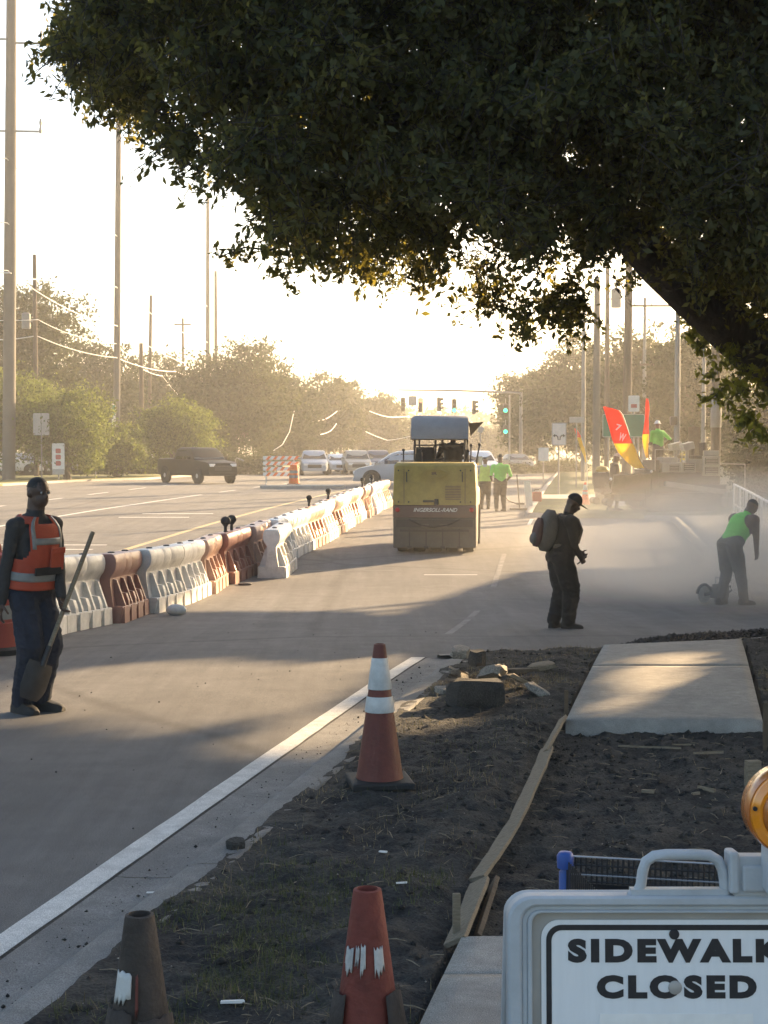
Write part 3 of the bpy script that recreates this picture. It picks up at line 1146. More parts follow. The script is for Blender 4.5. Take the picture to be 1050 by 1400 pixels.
pxtree(798, 478, 112, 130, 'oak_tree', 'oak behind the group of thin poles on the far right side', 7500, 'leaf_mid', 27, .12, .38)
pxtree(880, 452, 95, 160, 'oak_tree', 'large oak behind the green guide sign and paving machine', 9000, 'leaf_mid', 28, .12, .34)
pxtree(960, 440, 80, 150, 'oak_tree', 'shaded oak behind the dark wooden pole on the right', 8000, 'leaf_shade', 29, .1, .3)
pxtree(1065, 520, 62, 170, 'oak_tree', 'dark tree at the right edge above the white railing', 8000, 'leaf_shade', 30, .06, .24)
pxtree(1050, 592, 50, 95, 'hedge_bush', 'dark shrub mass behind the end of the white railing', 5000, 'leaf_shade', 31, .02, .16, trunk=.08)['category'] = 'bush'
pxtree(935, 622, 66, 50, 'flowering_bush', 'yellow green bush on the low pale wall', 1500, 'leaf_yellow', 32, .3, .14, trunk=.05)['category'] = 'bush'
for i, (px, w, top) in enumerate([(20, 120, 628), (110, 110, 632), (200, 130, 628), (330, 120, 622), (700, 70, 640), (765, 80, 632)]):
    pxtree(px, top, 101 + i * 3, w, 'hedge_bush', ['low hedge clump behind the small left roadside sign', 'low hedge clump right of the left roadside sign', 'low hedge clump behind the pickup bed', 'low hedge clump right of the pickup truck', 'low shrub left of the turn arrow sign post', 'low shrub right of the turn arrow sign post'][i],
           2600, 'leaf_mid', 60 + i, .02, .22, trunk=.06)['category'] = 'bush'

# distant wood closing the horizon
r = np.random.default_rng(5)
n = 42000
a = r.uniform(-1.0, 1.0, n)
dist = r.uniform(300, 380, n)
hh = 6 + 7 * fbm(a * 40, dist * .02, 70, 4)
C = np.stack([dist * np.sin(a), dist * np.cos(a), .2 + hh * r.random(n) ** .6], -1)
leaf_mesh('distant_wood', C, 1.3, M['leaf_mid'], None, 6)['kind'] = 'stuff'

# oaks standing right of the frame: they shade the near road
SHADE = [((10.6, 17.5), 4.6, 10), ((15.5, 25.5), 5.0, 10.5), ((14.6, 33.5), 5.0, 10.5), ((20.5, 30.5), 5.2, 11), ((21.5, 40.0), 5.6, 12), ((17.3, 43.0), 5.2, 11.5), ((26.0, 36.0), 5.4, 12), ((25.5, 49.5), 6, 13), ((15.6, 38.5), 4.6, 10)]
for i, ((x, y), rad, h) in enumerate(SHADE):
    tree('shade_oak', 'broad dense oak out of view right of the road casting the foreground shade', (x, y, float(zr(y)) + .05), h, rad, 2.0, 30000, .24, M['leaf_shade'], 100 + i, .3, 'shade oaks right of the road', carve=True, clump=.17, fill=.42, limbs=3)

# ---- the big oak overhead ------------------------------------------------
oak = thing('live_oak', 'big dark live oak whose low limb and crown hang over the whole view', 'tree', (6.0, 13.6, .1))
OUT = [(-40, 20), (30, 60), (48, 118), (95, 120), (128, 150), (165, 160), (205, 190), (250, 222), (300, 240), (345, 300), (380, 345), (440, 360), (500, 372), (545, 412), (600, 420), (640, 405), (690, 462), (740, 472), (800, 448), (835, 425), (858, 370), (872, 352), (900, 392), (950, 442), (1010, 492), (1060, 530), (1300, 680)]
OUTX, OUTY = [p[0] for p in OUT], [p[1] for p in OUT]
r = np.random.default_rng(77)
NC = 5200
Yc = r.uniform(8.6, 15.0, NC)
u = r.uniform(-20, 1500, NC)
v = r.uniform(-700, 640, NC)
low = np.interp(u, OUTX, OUTY)
Pc = np.array([at(uu, vv, yy) for uu, vv, yy in zip(u, v, Yc)])
crad = r.uniform(.16, .34, NC)
gap_to = low - v - crad * FPX / Yc * .5
prob = np.clip(.34 + (gap_to + 6) / 90, 0, 1)
prob = np.where(gap_to < -12, 0, prob)
# looser foliage with sky showing through
loose = np.zeros(NC, bool)
for poly in ([(520, 320), (870, 310), (860, 440), (740, 490), (520, 450)], [(60, -50), (160, -50), (200, 180), (30, 150)], [(230, 210), (420, 240), (520, 400), (360, 400)], [(900, 440), (1000, 400), (1060, 480), (1060, 610), (960, 560)]):
    loose |= in_poly(u, v, poly)
prob = np.where(loose, prob * .85, prob)
lft = np.interp(v, [-700, -20, 30, 70, 130], [140, 95, 55, 50, 60])
prob = np.where(u - crad * FPX / Yc * .7 < lft, 0, prob)
prob = np.where(Pc[:, 2] > 9.5 - .0 * u, 0, prob)
# holes
for (hu, hv, hr) in [(650, 330, 26), (705, 372, 30), (760, 350, 24), (610, 370, 18), (835, 345, 14), (560, 385, 16), (690, 330, 16), (800, 385, 22), (730, 395, 16), (350, 270, 16), (312, 285, 14), (470, 312, 12), (1005, 430, 12), (955, 400, 10)]:
    prob = np.where((u - hu) ** 2 + (v - hv) ** 2 < (hr + crad * 40) ** 2, 0, prob)
LX = [862, 900, 950, 1010, 1090, 1180]
LY = [318, 360, 405, 458, 525, 590]
nearlimb = (u > 855) & (np.abs(v - np.interp(u, LX, LY)) < 45 + crad * 60) & (Yc < 13.4)
prob = np.where(nearlimb, prob * .04, prob)
keep = r.random(NC) < prob
Pk, ck = Pc[keep], crad[keep]
# a drooping twig at the left
tw = np.array([at(296 + 70 * t, 352 - 25 * math.sin(t * 2.4) + 25 * t, 11.2) for t in np.linspace(0, 1, 9)] + [at(378 + 10 * t, 345 + 45 * t, 11.4) for t in np.linspace(0, 1, 5)])
drop = []
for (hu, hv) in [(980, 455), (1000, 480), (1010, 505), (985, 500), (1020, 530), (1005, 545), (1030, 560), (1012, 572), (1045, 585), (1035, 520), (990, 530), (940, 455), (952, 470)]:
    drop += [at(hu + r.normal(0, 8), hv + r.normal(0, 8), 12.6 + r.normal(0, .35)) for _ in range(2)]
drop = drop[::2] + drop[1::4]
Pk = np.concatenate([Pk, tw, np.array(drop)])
ck = np.concatenate([ck, np.full(len(tw), .085), np.full(len(drop), .14)])
num = (ck ** 1.6 * 2150 * r.uniform(.7, 1.3, len(ck))).astype(int) + 10
num[len(num) - len(tw) - len(drop):len(num) - len(drop)] = 10
PER = 13                                   # leaves on one twig
num[len(num) - len(drop):] = (num[len(num) - len(drop):] * .6).astype(int)
nt_ = np.maximum(1, num // PER)
own = np.repeat(np.arange(len(ck)), nt_)
dd = r.normal(0, 1, (len(own), 3))
dd[:, 2] -= .25
dd /= np.linalg.norm(dd, axis=1)[:, None]
t0 = Pk[own] + r.normal(0, .18, (len(own), 3)) * ck[own][:, None]
t1 = t0 + dd * (ck[own] * r.uniform(.6, 1.25, len(own)))[:, None]
t1[:, 2] -= .12 * ck[own]
tt_ = r.uniform(.12, 1.05, (len(own), PER))
C = t0[:, None] + (t1 - t0)[:, None] * tt_[..., None] + r.normal(0, .026, (len(own), PER, 3))
isdrop = np.repeat(own >= len(ck) - len(drop), PER)
C = C.reshape(-1, 3)
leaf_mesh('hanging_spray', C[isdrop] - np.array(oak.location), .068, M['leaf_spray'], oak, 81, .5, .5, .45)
C = C[~isdrop]
# streaks of sun that reach the slab and verge pass between these leaves
C = C[~lit_mask(C, .08, 8)]
# twig sticks
ax = np.cross(dd, np.array([.3, .5, .8]))
ax /= np.linalg.norm(ax, axis=1)[:, None]
bx_ = np.cross(dd, ax)
TV = []
for q_, rad_ in ((t0, .0052), (t1, .0018)):
    for k in range(3):
        w = 2 * math.pi * k / 3
        TV.append(q_ + (ax * math.cos(w) + bx_ * math.sin(w)) * rad_)
TV = np.stack(TV, 1)
nn_ = len(own)
TF = np.array([(0, 1, 4, 3), (1, 2, 5, 4), (2, 0, 3, 5)])[None] + 6 * np.arange(nn_)[:, None, None]
link('twigs', np_mesh('twigs', TV.reshape(-1, 3) - np.array(oak.location), TF.reshape(-1, 4), M['bark']), oak)['kind'] = 'stuff'
def tunnel(C, sr, start):
    k = np.ones(len(C), bool)
    for S_, _ in SPRAYS:
        v_ = C - S_
        al = v_ @ SUNV
        k &= ~((al > start) & (np.linalg.norm(v_ - al[:, None] * SUNV, axis=1) < sr))
    return k


C = C[tunnel(C, .30, .7)]
leaf_mesh('crown', C - np.array(oak.location), .060, M['leaf_oak'], oak, 78, .48, .5, .45)
# coarse crown mass behind and above the visible part
n = 26000
dd = r.normal(0, 1, (n, 3))
dd /= np.linalg.norm(dd, axis=1)[:, None]
C = dd * (r.random(n) ** .4)[:, None] * np.array([6.2, 5.2, 2.5]) + np.array([5.0, 13.2, 8.2])
uu, vv = to_px(C)
C = C[(vv < np.interp(uu, OUTX, OUTY) - 150) & ~((uu < 330) & (vv > -120))]
C = C[~lit_mask(C, .10, 9)]
C = C[tunnel(C, .45, .7)]
leaf_mesh('upper_crown', C - np.array(oak.location), .20, M['leaf_oak'], oak, 79, .6)
ol = np.array(oak.location)
mb = MB()
trunk_pts = [(0, 0, -.3), (-.02, 0, .6), (-.12, .0, 1.3), (-.35, -.05, 1.9), (-.5, -.1, 2.3)]
mb.tube(trunk_pts, [.50, .40, .36, .34, .33], 14)
mb.build('trunk', M['bark'], oak, 60)


def limb(pixels, radii, name='limb'):
    pts = [np.array(at(px, py, d)) - ol for px, py, d in pixels]
    b = MB()
    b.tube(pts, radii, 9)
    b.build(name, M['bark'], oak, 60)


limb([(1500, 640, 13.5), (1180, 590, 13.3), (1090, 525, 13.1), (1010, 458, 12.8), (950, 405, 12.5), (900, 360, 12.2), (862, 318, 12), (800, 262, 11.7), (690, 210, 11.4), (540, 170, 11), (380, 130, 10.8), (230, 95, 10.6), (110, 80, 10.5)],
     [.33, .27, .24, .215, .20, .18, .165, .15, .125, .10, .07, .045, .02])
limb([(1300, 520, 13.4), (1120, 360, 13.2), (960, 220, 13), (800, 90, 12.8), (640, 20, 12.6), (480, -60, 12.5)], [.28, .22, .19, .16, .12, .07])
for k in range(26):
    i = r.integers(0, len(Pk))
    e = Pk[i]
    uu, vv = to_px(e)
    a = np.array(at(float(np.clip(uu + 160, 200, 1000)), float(vv - 120), float(e[1] + .3)))
    b = MB()
    b.tube([p - ol for p in limb_path(a, e, 300 + k, .05)], [.03, .026, .021, .016, .011, .005], 5)
    b.build('branch', M['bark'], oak, 60)
b = MB()
b.tube([np.array(at(*p)) - ol for p in [(420, 300, 11.5), (395, 330, 11.4), (370, 342, 11.3), (335, 338, 11.2), (298, 352, 11.2)]], [.018, .014, .010, .007, .004], 5)
b.build('branch', M['bark'], oak, 60)

# ------------------------------------------------------------------ people
def remeshed(mb, name, mats, voxel, smooth_it=3, label_fn=None):
    tmp = mb.build(name + '_tmp', mats)
    md = tmp.modifiers.new('r', 'REMESH')
    md.mode = 'VOXEL'
    md.voxel_size = voxel
    sm = tmp.modifiers.new('s', 'SMOOTH')
    sm.factor = .5
    sm.iterations = smooth_it
    dg = bpy.context.evaluated_depsgraph_get()
    me = bpy.data.meshes.new_from_object(tmp.evaluated_get(dg))
    old = tmp.data
    bpy.data.objects.remove(tmp)
    bpy.data.meshes.remove(old)
    me.name = name
    me.materials.clear()
    for m in mats:
        me.materials.append(m)
    n = len(me.polygons)
    if label_fn:
        c = np.zeros(n * 3, np.float32)
        me.polygons.foreach_get('center', c)
        me.polygons.foreach_set('material_index', label_fn(c.reshape(-1, 3)).astype(np.int32))
    me.polygons.foreach_set('use_smooth', np.ones(n, bool))
    me.update()
    return me


def ik(a, b, l1, l2, hint):
    a, b, hint = Vector(a), Vector(b), Vector(hint)
    d = b - a
    L = min(d.length, (l1 + l2) * .999)
    d = d.normalized()
    x = (l1 * l1 - l2 * l2 + L * L) / (2 * L)
    h = math.sqrt(max(0, l1 * l1 - x * x))
    n = hint - d * hint.dot(d)
    n = n.normalized() if n.length > 1e-5 else Vector((0, 1, 0))
    return a + d * x + n * h, a + d * L


def person(label, loc, H, face, mats, feet, hands, lean=0, bulk=1.0, pelvis_z=None, pelvis_xy=(0, 0), head_yaw=0, head_pitch=0, sleeve='long', voxel=.011, curls=('relax', 'relax'),
           elbow_hints=(None, None), knee_fwd=1.0, vest=None, vest_bands=True, cap=None, hat=None, group=None, boots=True, baggy=1.0, palm=(None, None)):
    a = R(face)
    f = Vector((math.sin(a), -math.cos(a), 0))
    l = Vector((math.cos(a), math.sin(a), 0))
    Z = Vector((0, 0, 1))
    u = (Z * math.cos(R(lean)) + f * math.sin(R(lean))).normalized()
    tf = (f * math.cos(R(lean)) - Z * math.sin(R(lean))).normalized()
    hip = Vector((pelvis_xy[0], pelvis_xy[1], pelvis_z if pelvis_z else .535 * H))
    prims = []          # p, q, r1, r2, label (0 skin, 1 shirt, 2 trousers, 3 boots)
    mb = MB()

    def cap_(p, q, r1, r2, lab, n=12):
        p, q = Vector(p), Vector(q)
        mb.sphere(p, r1, n, 8)
        mb.sphere(q, r2, n, 8)
        if (q - p).length > 1e-4:
            mb.tube([p, q], [r1, r2], n)
        prims.append((p, q, r1, r2, lab))

    def tor(z, hw, hd, off=0.0):
        c = hip + u * (z - .525) * H + tf * off * H
        return c, hw * H * bulk, hd * H * bulk

    TS = [(.475, .088, .070, 0), (.505, .100, .078, 0), (.55, .098, .074, .004), (.61, .092, .068, .008), (.68, .099, .074, .008), (.74, .106, .074, .004), (.785, .108, .064, 0), (.815, .088, .050, -.004), (.838, .046, .040, -.004)]

    def ring(z, hw, hd, off, infl=0.0, n=20):
        c, w, d = tor(z, hw, hd, off)
        out = []
        for k in range(n):
            t = 2 * math.pi * k / n
            cx, sx = math.cos(t), math.sin(t)
            out.append(c + l * (w + infl) * math.copysign(abs(cx) ** .85, cx) + tf * (d + infl) * math.copysign(abs(sx) ** .85, sx))
        return out
    mb.loft([ring(*s) for s in TS])
    prims.append((hip + u * .0 * H, hip + u * .26 * H, .085 * H, .085 * H, 1))
    prims.append((hip - l * .03 * H - u * .03 * H, hip + l * .03 * H - u * .03 * H, .090 * H, .090 * H, 2))
    # neck and head
    nb = hip + u * (.825 - .525) * H
    hy = a + R(head_yaw)
    hf0 = Vector((math.sin(hy), -math.cos(hy), 0))
    hl = Vector((math.cos(hy), math.sin(hy), 0))
    hp = R(head_pitch + lean * .35)
    hf = (hf0 * math.cos(hp) - Z * math.sin(hp)).normalized()
    hu = (Z * math.cos(hp) + hf0 * math.sin(hp)).normalized()
    hc = nb + u * .045 * H + hu * .062 * H + hf * .012 * H
    q = Matrix((hl, hf, hu)).transposed()
    cap_(nb - u * .02 * H, hc - hu * .03 * H - hf * .012 * H, .042 * H, .037 * H, 0)
    mb.sphere(hc + hu * .012 * H - hf * .004 * H, (.044 * H, .054 * H, .053 * H), 16, 12, q=q)
    mb.sphere(hc - hu * .026 * H + hf * .010 * H, (.036 * H, .042 * H, .042 * H), 14, 10, q=q)
    mb.sphere(hc - hu * .012 * H + hf * .052 * H, (.009 * H, .013 * H, .014 * H), 8, 6, q=q)
    mb.sphere(hc + hu * .010 * H + hf * .045 * H, (.030 * H, .008 * H, .007 * H), 8, 6, q=q)
    mb.sphere(hc - hu * .034 * H + hf * .046 * H, (.015 * H, .007 * H, .007 * H), 8, 6, q=q)
    for s in (-1, 1):
        mb.sphere(hc + hl * s * .045 * H - hf * .008 * H - hu * .005 * H, (.006 * H, .011 * H, .018 * H), 8, 6, q=q)
    prims.append((hc - hu * .03 * H, hc + hu * .02 * H, .045 * H, .05 * H, 0))
    # legs
    ankles = []
    for s, (fx, fy, toe) in zip((1, -1), feet):
        hj = hip + l * s * .050 * H * bulk - u * .01 * H
        an = Vector((fx, fy, .052 * H)) if len((fx, fy, toe)) == 3 and not isinstance(toe, tuple) else Vector((fx, fy, toe[1]))
        tz = toe[0] if isinstance(toe, tuple) else toe
        kn, an = ik(hj, an, .243 * H, .243 * H, f * knee_fwd)
        cap_(hj, kn, .062 * H * bulk, .043 * H * baggy, 2)
        cap_(kn, an, .043 * H * baggy, .031 * H * baggy, 2)
        t = R(tz)
        fd = Vector((math.sin(t), -math.cos(t), 0))
        heel = Vector((an.x, an.y, an.z - .052 * H)) - fd * .022 * H
        cap_(heel + Z * .024 * H, heel + fd * .10 * H + Z * .017 * H, .022 * H, .017 * H, 3)
        ankles.append((heel, fd, an, kn))
    # arms
    hd_pts = []
    for i, (s, tgt) in enumerate(zip((1, -1), hands)):
        sh = hip + u * (.788 - .525) * H + l * s * .112 * H * bulk
        tg = Vector(tgt)
        hint = Vector(elbow_hints[i]) if elbow_hints[i] else (-f * .8 + l * s * .5 - Z * .3)
        el, wr = ik(sh, tg, .172 * H, .150 * H, hint)
        la = 1 if sleeve != 'none' else 0
        lf = 1 if sleeve == 'long' else 0
        cap_(sh - l * s * .018 * H, sh, .044 * H * bulk, .040 * H * bulk, la)
        cap_(sh, el, .037 * H * bulk, .029 * H, la)
        cap_(el, wr, .029 * H, .020 * H if lf == 0 else .023 * H, lf)
        d = (wr - el).normalized()
        pn = Vector(palm[i]) if palm[i] else (-l * s + f * .15)
        pn = (pn - d * pn.dot(d)).normalized()
        ac = d.cross(pn).normalized()
        if ac.dot(f) < 0:
            ac = -ac                                    # ac points to the thumb side
        pc = wr + d * .026 * H
        mb.sphere(pc, (.024 * H, .012 * H, .030 * H), 10, 8, q=Matrix((ac, pn, d)).transposed())
        prims.append((wr, pc + d * .02 * H, .018 * H, .018 * H, 0))
        cu = R(62 if curls[i] == 'grip' else 24)
        for k, (off, L) in enumerate(((.017, .041), (.006, .046), (-.006, .043), (-.016, .034))):
            p = pc + d * .026 * H + ac * off * H
            dirv = d.copy()
            for seg in range(3):
                ang = cu * (.55 if seg == 0 else 1.0)
                dirv = (dirv * math.cos(ang) + pn * math.sin(ang)).normalized()
                pn2 = pn
                e = p + dirv * L * H * (.42, .33, .25)[seg]
                cap_(p, e, .0056 * H - .0003 * H * seg, .0053 * H - .0003 * H * seg, 0, 8)
                p = e
                # turn the local palm normal with the finger
            _ = pn2
        p = pc - d * .012 * H + ac * .018 * H
        e = p + (ac * .75 + d * .55 + pn * .35).normalized() * .026 * H
        cap_(p, e, .0066 * H, .006 * H, 0, 8)
        cap_(e, e + (d * .8 + pn * .7).normalized() * .022 * H, .0058 * H, .005 * H, 0, 8)
        hd_pts.append((wr, d, pn, el))
    PR = prims

    def lab(c):
        best = np.full(len(c), 1e9)
        out = np.zeros(len(c), int)
        for p, q_, r1, r2, lb in PR:
            p_, d_ = np.array(p), np.array(q_ - p)
            L2 = max((d_ ** 2).sum(), 1e-9)
            t = np.clip(((c - p_) @ d_) / L2, 0, 1)
            dist = np.linalg.norm(c - p_ - t[:, None] * d_, axis=1) - (r1 + (r2 - r1) * t)
            k = dist < best
            best = np.where(k, dist, best)
            out = np.where(k, lb, out)
        return out
    me = remeshed(mb, 'person', [mats['skin'], mats['shirt'], mats['pants'], mats.get('boots', M['rubber'])], voxel, 3, lab)
    nv = len(me.vertices)
    co = np.zeros(nv * 3, np.float32)
    no = np.zeros(nv * 3, np.float32)
    me.vertices.foreach_get('co', co)
    me.vertices.foreach_get('normal', no)
    co, no = co.reshape(-1, 3), no.reshape(-1, 3)
    lb = lab(co)
    fold = (fbm(co[:, 0] * 7 + co[:, 1] * 6, co[:, 2] * 13, 11, 3) - .5) * 2
    fold2 = np.abs(fbm(co[:, 0] * 10 - co[:, 1] * 8 + co[:, 2] * 5, co[:, 2] * 20, 19, 2) - .5) * 2
    amp = np.where(lb == 2, .011 * min(1.5, baggy), np.where(lb == 1, .009, .0))
    co = co + no * (amp * (fold - .5 * fold2))[:, None]
    me.vertices.foreach_set('co', np.ascontiguousarray(co, np.float32).ravel())
    me.update()
    o = link('person', me)
    o.location = loc
    tag(o, label, 'person', group)
    # eyes
    for s in (-1, 1):
        e = MB()
        c = hc + hl * s * .019 * H + hf * .047 * H + hu * .003 * H
        e.sphere(c, .0062 * H, 8, 6, 0, q)
        e.sphere(c + hf * .004 * H, .0034 * H, 6, 5, 1, q)
        e.build('eye', [M['board_grey'], M['rubber']], o, 60)
    # boots
    if boots:
        for heel, fd, an, kn in ankles:
            side = Vector((-fd.y, fd.x, 0))
            b = MB()
            prof = [(-.030, .018, .004, .050), (-.018, .026, .0, .062), (.02, .028, .0, .066), (.055, .030, .0, .048), (.09, .032, .0, .038), (.118, .028, .0, .031), (.134, .016, .002, .020)]
            rings = []
            for t, w, z0, z1 in prof:
                c = heel + fd * t * H
                rings.append([c + side * w * H + Z * z0 * H, c + side * w * H * .98 + Z * (z0 + .4 * (z1 - z0)) * H, c + side * w * H * .6 + Z * z1 * H * .95, c + Z * z1 * H, c - side * w * H * .6 + Z * z1 * H * .95, c - side * w * H * .98 + Z * (z0 + .4 * (z1 - z0)) * H, c - side * w * H + Z * z0 * H])
            b.loft(rings)
            b.tube([heel + fd * .018 * H + Z * .05 * H, an + (kn - an) * .28], [.034 * H, .034 * H], 10)
            b.build('boot', mats.get('boots', M['rubber']), o, 50)
    # hair or cap
    if cap is not None or hat is not None:
        b = MB()
        cc = hc + hu * .014 * H - hf * .004 * H
        rings = []
        for k in range(6):
            t = k / 5 * math.pi * .47
            rr = math.cos(t)
            rings.append([cc + hu * (.012 * H + .060 * H * math.sin(t)) + hl * .050 * H * rr * math.cos(w) + hf * .060 * H * rr * math.sin(w) for w in [2 * math.pi * j / 18 for j in range(18)]])
        b.loft(rings)
        bm = cap if cap is not None else hat
        if cap is not None:
            br = []
            for j in range(9):
                w = math.pi * (.12 + .76 * j / 8)
                e0 = cc + hu * .014 * H + hl * .050 * H * math.cos(w) + hf * .060 * H * math.sin(w)
                e1 = cc + hu * .004 * H + hl * .048 * H * math.cos(w) + hf * (.060 + .052 * math.sin(w)) * H * max(.6, math.sin(w))
                br.append([e0, e1, e1 - hu * .004 * H, e0 - hu * .004 * H])
            b.loft(br)
            b.build('cap', bm, o, 40)
        else:
            rim = [[cc + hu * z * H + hl * (.050 + w) * H * math.cos(k * math.pi / 9) + hf * (.060 + w * 1.4) * H * math.sin(k * math.pi / 9) for k in range(18)] for z, w in ((.014, .0), (.010, .014), (.006, .014), (.008, 0))]
            b.loft(rim, caps=False)
            b.build('hard_hat', bm, o, 40)
    else:
        b = MB()
        cc = hc + hu * .012 * H - hf * .006 * H
        rings = []
        for k in range(6):
            t = (k / 5 * .45 + .06) * math.pi
            rr = math.cos(t)
            rings.append([cc + hu * .0545 * H * math.sin(t) + hl * .0448 * H * rr * math.cos(w) + hf * .0548 * H * rr * math.sin(w) for w in [2 * math.pi * j / 18 for j in range(18)]])
        b.loft(rings)
        b.build('hair', M['rubber'], o, 50)
    # vest
    if vest is not None:
        VS = [(.525, .106, .084, 0), (.545, .106, .082, .002), (.57, .102, .078, .005), (.61, .100, .076, .008), (.65, .101, .078, .008), (.69, .104, .080, .008), (.725, .108, .080, .005), (.76, .110, .076, .002), (.79, .108, .066, 0), (.815, .086, .054, -.003), (.832, .060, .046, -.004)]
        VK = VS
        zs_ = np.linspace(VK[0][0], VK[-1][0], 34)
        VS = [(float(z_),) + tuple(float(np.interp(z_, [q_[0] for q_ in VK], [q_[c_] for q_ in VK])) for c_ in (1, 2, 3)) for z_ in zs_]
        n = 72
        rings = [ring(*s, infl=.014, n=n) for s in VS]

        def sel(i, j):
            t = 2 * math.pi * (j + .5) / n
            lat = abs(math.cos(t))
            z = (VS[i][0] + VS[i + 1][0]) / 2
            if .655 < z < .80 and lat > .98 - .30 * min(1, max(0, (z - .655) / .05)) ** .6:
                return None
            fr = math.sin(t)
            if z > .80 and abs(math.cos(t)) < .35:
                return None
            if .565 < z < .60:
                return 1
            if z > .70 and .48 < lat < .62:
                return 1
            if .72 < z < .745 and lat < .66 and fr > 0:
                return 1
            return 0
        for kind, nm in ((0, 'vest'), (1, 'reflective_band')):
            if kind == 1 and not vest_bands:
                continue
            b = MB()
            rg = rings if kind == 0 else [ring(*s, infl=.020, n=n) for s in VS]
            b.v = [tuple(v) for r_ in rg for v in r_]
            for i in range(len(VS) - 1):
                for j in range(n):
                    sv = sel(i, j)
                    if sv is None or (kind == 1 and sv != 1):
                        continue
                    b.f.append((i * n + j, i * n + (j + 1) % n, (i + 1) * n + (j + 1) % n, (i + 1) * n + j))
                    b.mi.append(0)
            used = sorted({i_ for f_ in b.f for i_ in f_})
            re_ = {o_: n_ for n_, o_ in enumerate(used)}
            b.v = [b.v[i_] for i_ in used]
            b.f = [tuple(re_[i_] for i_ in f_) for f_ in b.f]
            vo = b.build(nm, vest if kind == 0 else M['silver'], o, 60)
            sm = vo.modifiers.new('thick', 'SOLIDIFY')
            sm.thickness = .006
    return o, dict(hip=hip, u=u, f=f, l=l, tf=tf, hc=hc, hf=hf, hu=hu, hl=hl, hands=hd_pts, H=H)


# left worker with the shovel
gL = gp(44, 973)
pl_, iL = person('man in an orange safety vest and dark jeans leaning on a long shovel', gL, 1.80, 56,
                 dict(skin=M['skin_dark'], shirt=M['shirt_dark'], pants=M['jeans']),
                 feet=[(.055, .06, 70), (-.075, -.05, 48)], hands=[(.245, -.06, .86), (-.19, -.16, .86)],
                 lean=6, bulk=1.0, head_yaw=-6, head_pitch=2, voxel=.0075, curls=('grip', 'relax'), elbow_hints=((.1, .8, -.4), (-.9, .1, 0)), vest=M['vest_orange'], baggy=1.38,
                 palm=((1, -.3, 0), (.6, .4, 0)))
# chest pocket and radio clip of the vest
vest_o = [c for c in pl_.children if c.name.startswith('vest')][0]
H = 1.80
pc = iL['hip'] + iL['u'] * (.655 - .525) * H + iL['l'] * .035 * H + iL['tf'] * .108 * H
b = MB()
q3 = Matrix((iL['l'], iL['tf'], iL['u'])).transposed()
b.box(pc, (.13, .018, .15), q3)
b.box(pc + iL['u'] * .075 + iL['tf'] * .006, (.14, .018, .045), q3)
b.build('pocket', M['vest_orange'], pl_, bevel=.004)
b = MB()
b.box(iL['hip'] + iL['u'] * .085 * H + iL['tf'] * .108 * H - iL['l'] * .02, (.26, .02, .06), q3)
b.build('belt_pouch', M['black_cloth'], pl_, bevel=.006)


def shovel(name, label, base, top, tip, blade_dir, L_blade=.29):
    o = thing(name, label, 'shovel', base)
    top, tip, bd = Vector(top), Vector(tip), Vector(blade_dir)
    d = (tip - top).normalized()
    sock = tip - d * L_blade
    b = MB()
    b.tube([top, top + d * .02, sock - d * .12, sock], [.015, .0175, .0175, .016], 10)
    b.build('handle', M['wood'], o, 50)
    side = d.cross(bd).normalized()
    nrm = side.cross(d).normalized()
    b = MB()
    b.tube([sock - d * .14, sock + d * .02], [.021, .024], 10)
    rows = []
    for i in range(7):
        t = i / 6
        w = .115 * (1 if t < .75 else 1 - .35 * (t - .75) / .25)
        if t < .08:
            w = .105
        row = []
        for j in range(7):
            s = j / 6 * 2 - 1
            row.append(sock + d * (t * L_blade + .0) + side * s * w + nrm * (-.03 * s * s + .02 * math.sin(t * 2.2)))
        rows.append(row)
    top_s = [v for r_ in rows for v in r_]
    n = len(top_s)
    vs = top_s + [v - nrm * .004 for v in top_s]
    fs = []
    for i in range(6):
        for j in range(6):
            k = i * 7 + j
            fs.append((k, k + 1, k + 8, k + 7))
            fs.append((n + k, n + k + 7, n + k + 8, n + k + 1))
    rim = [j for j in range(7)] + [i * 7 + 6 for i in range(1, 7)] + [42 + j for j in range(5, -1, -1)] + [i * 7 for i in range(5, 0, -1)]
    for i in range(len(rim)):
        a_, b_ = rim[i], rim[(i + 1) % len(rim)]
        fs.append((b_, a_, n + a_, n + b_))
    b.add(vs, fs)
    b.build('blade', M['dark'], o, 40)
    return o


hw = iL['hands'][0]
grip = hw[0] + hw[1] * .075 + hw[2] * .030
gtip = Vector((.035, -.24, .13))
dsh = (gtip - grip).normalized()
shovel('shovel', 'long wooden handled shovel held upright by the man in the orange vest', gL, grip - dsh * .60, gtip, (.75, -.5, .45))

# middle worker with the backpack
gM = gp(768, 859)
pm_, iM = person('man in black clothes and a cap wearing a backpack and looking down', gM, 1.66, 100,
                 dict(skin=M['skin_dark'], shirt=M['black_cloth'], pants=M['black_cloth']),
                 feet=[(-.095, .07, 150), (.075, -.04, 75)], hands=[(.235, .16, .93), (.22, -.10, .88)], lean=10, bulk=1.36, head_yaw=-14, head_pitch=24, pelvis_xy=(-.025, 0), voxel=.009, curls=('grip', 'relax'),
                 cap=M['black_cloth'], baggy=1.7, elbow_hints=((-.3, .7, -.5), (-.3, -.8, -.5)))
Hm = 1.66
q3 = Matrix((iM['l'], iM['tf'], iM['u'])).transposed()
bp_c = iM['hip'] + iM['u'] * (.70 - .525) * Hm - iM['tf'] * .128 * Hm + iM['l'] * .01
bp = thing('backpack', 'dusty grey and maroon backpack on the back of the man in black', 'backpack', gM)


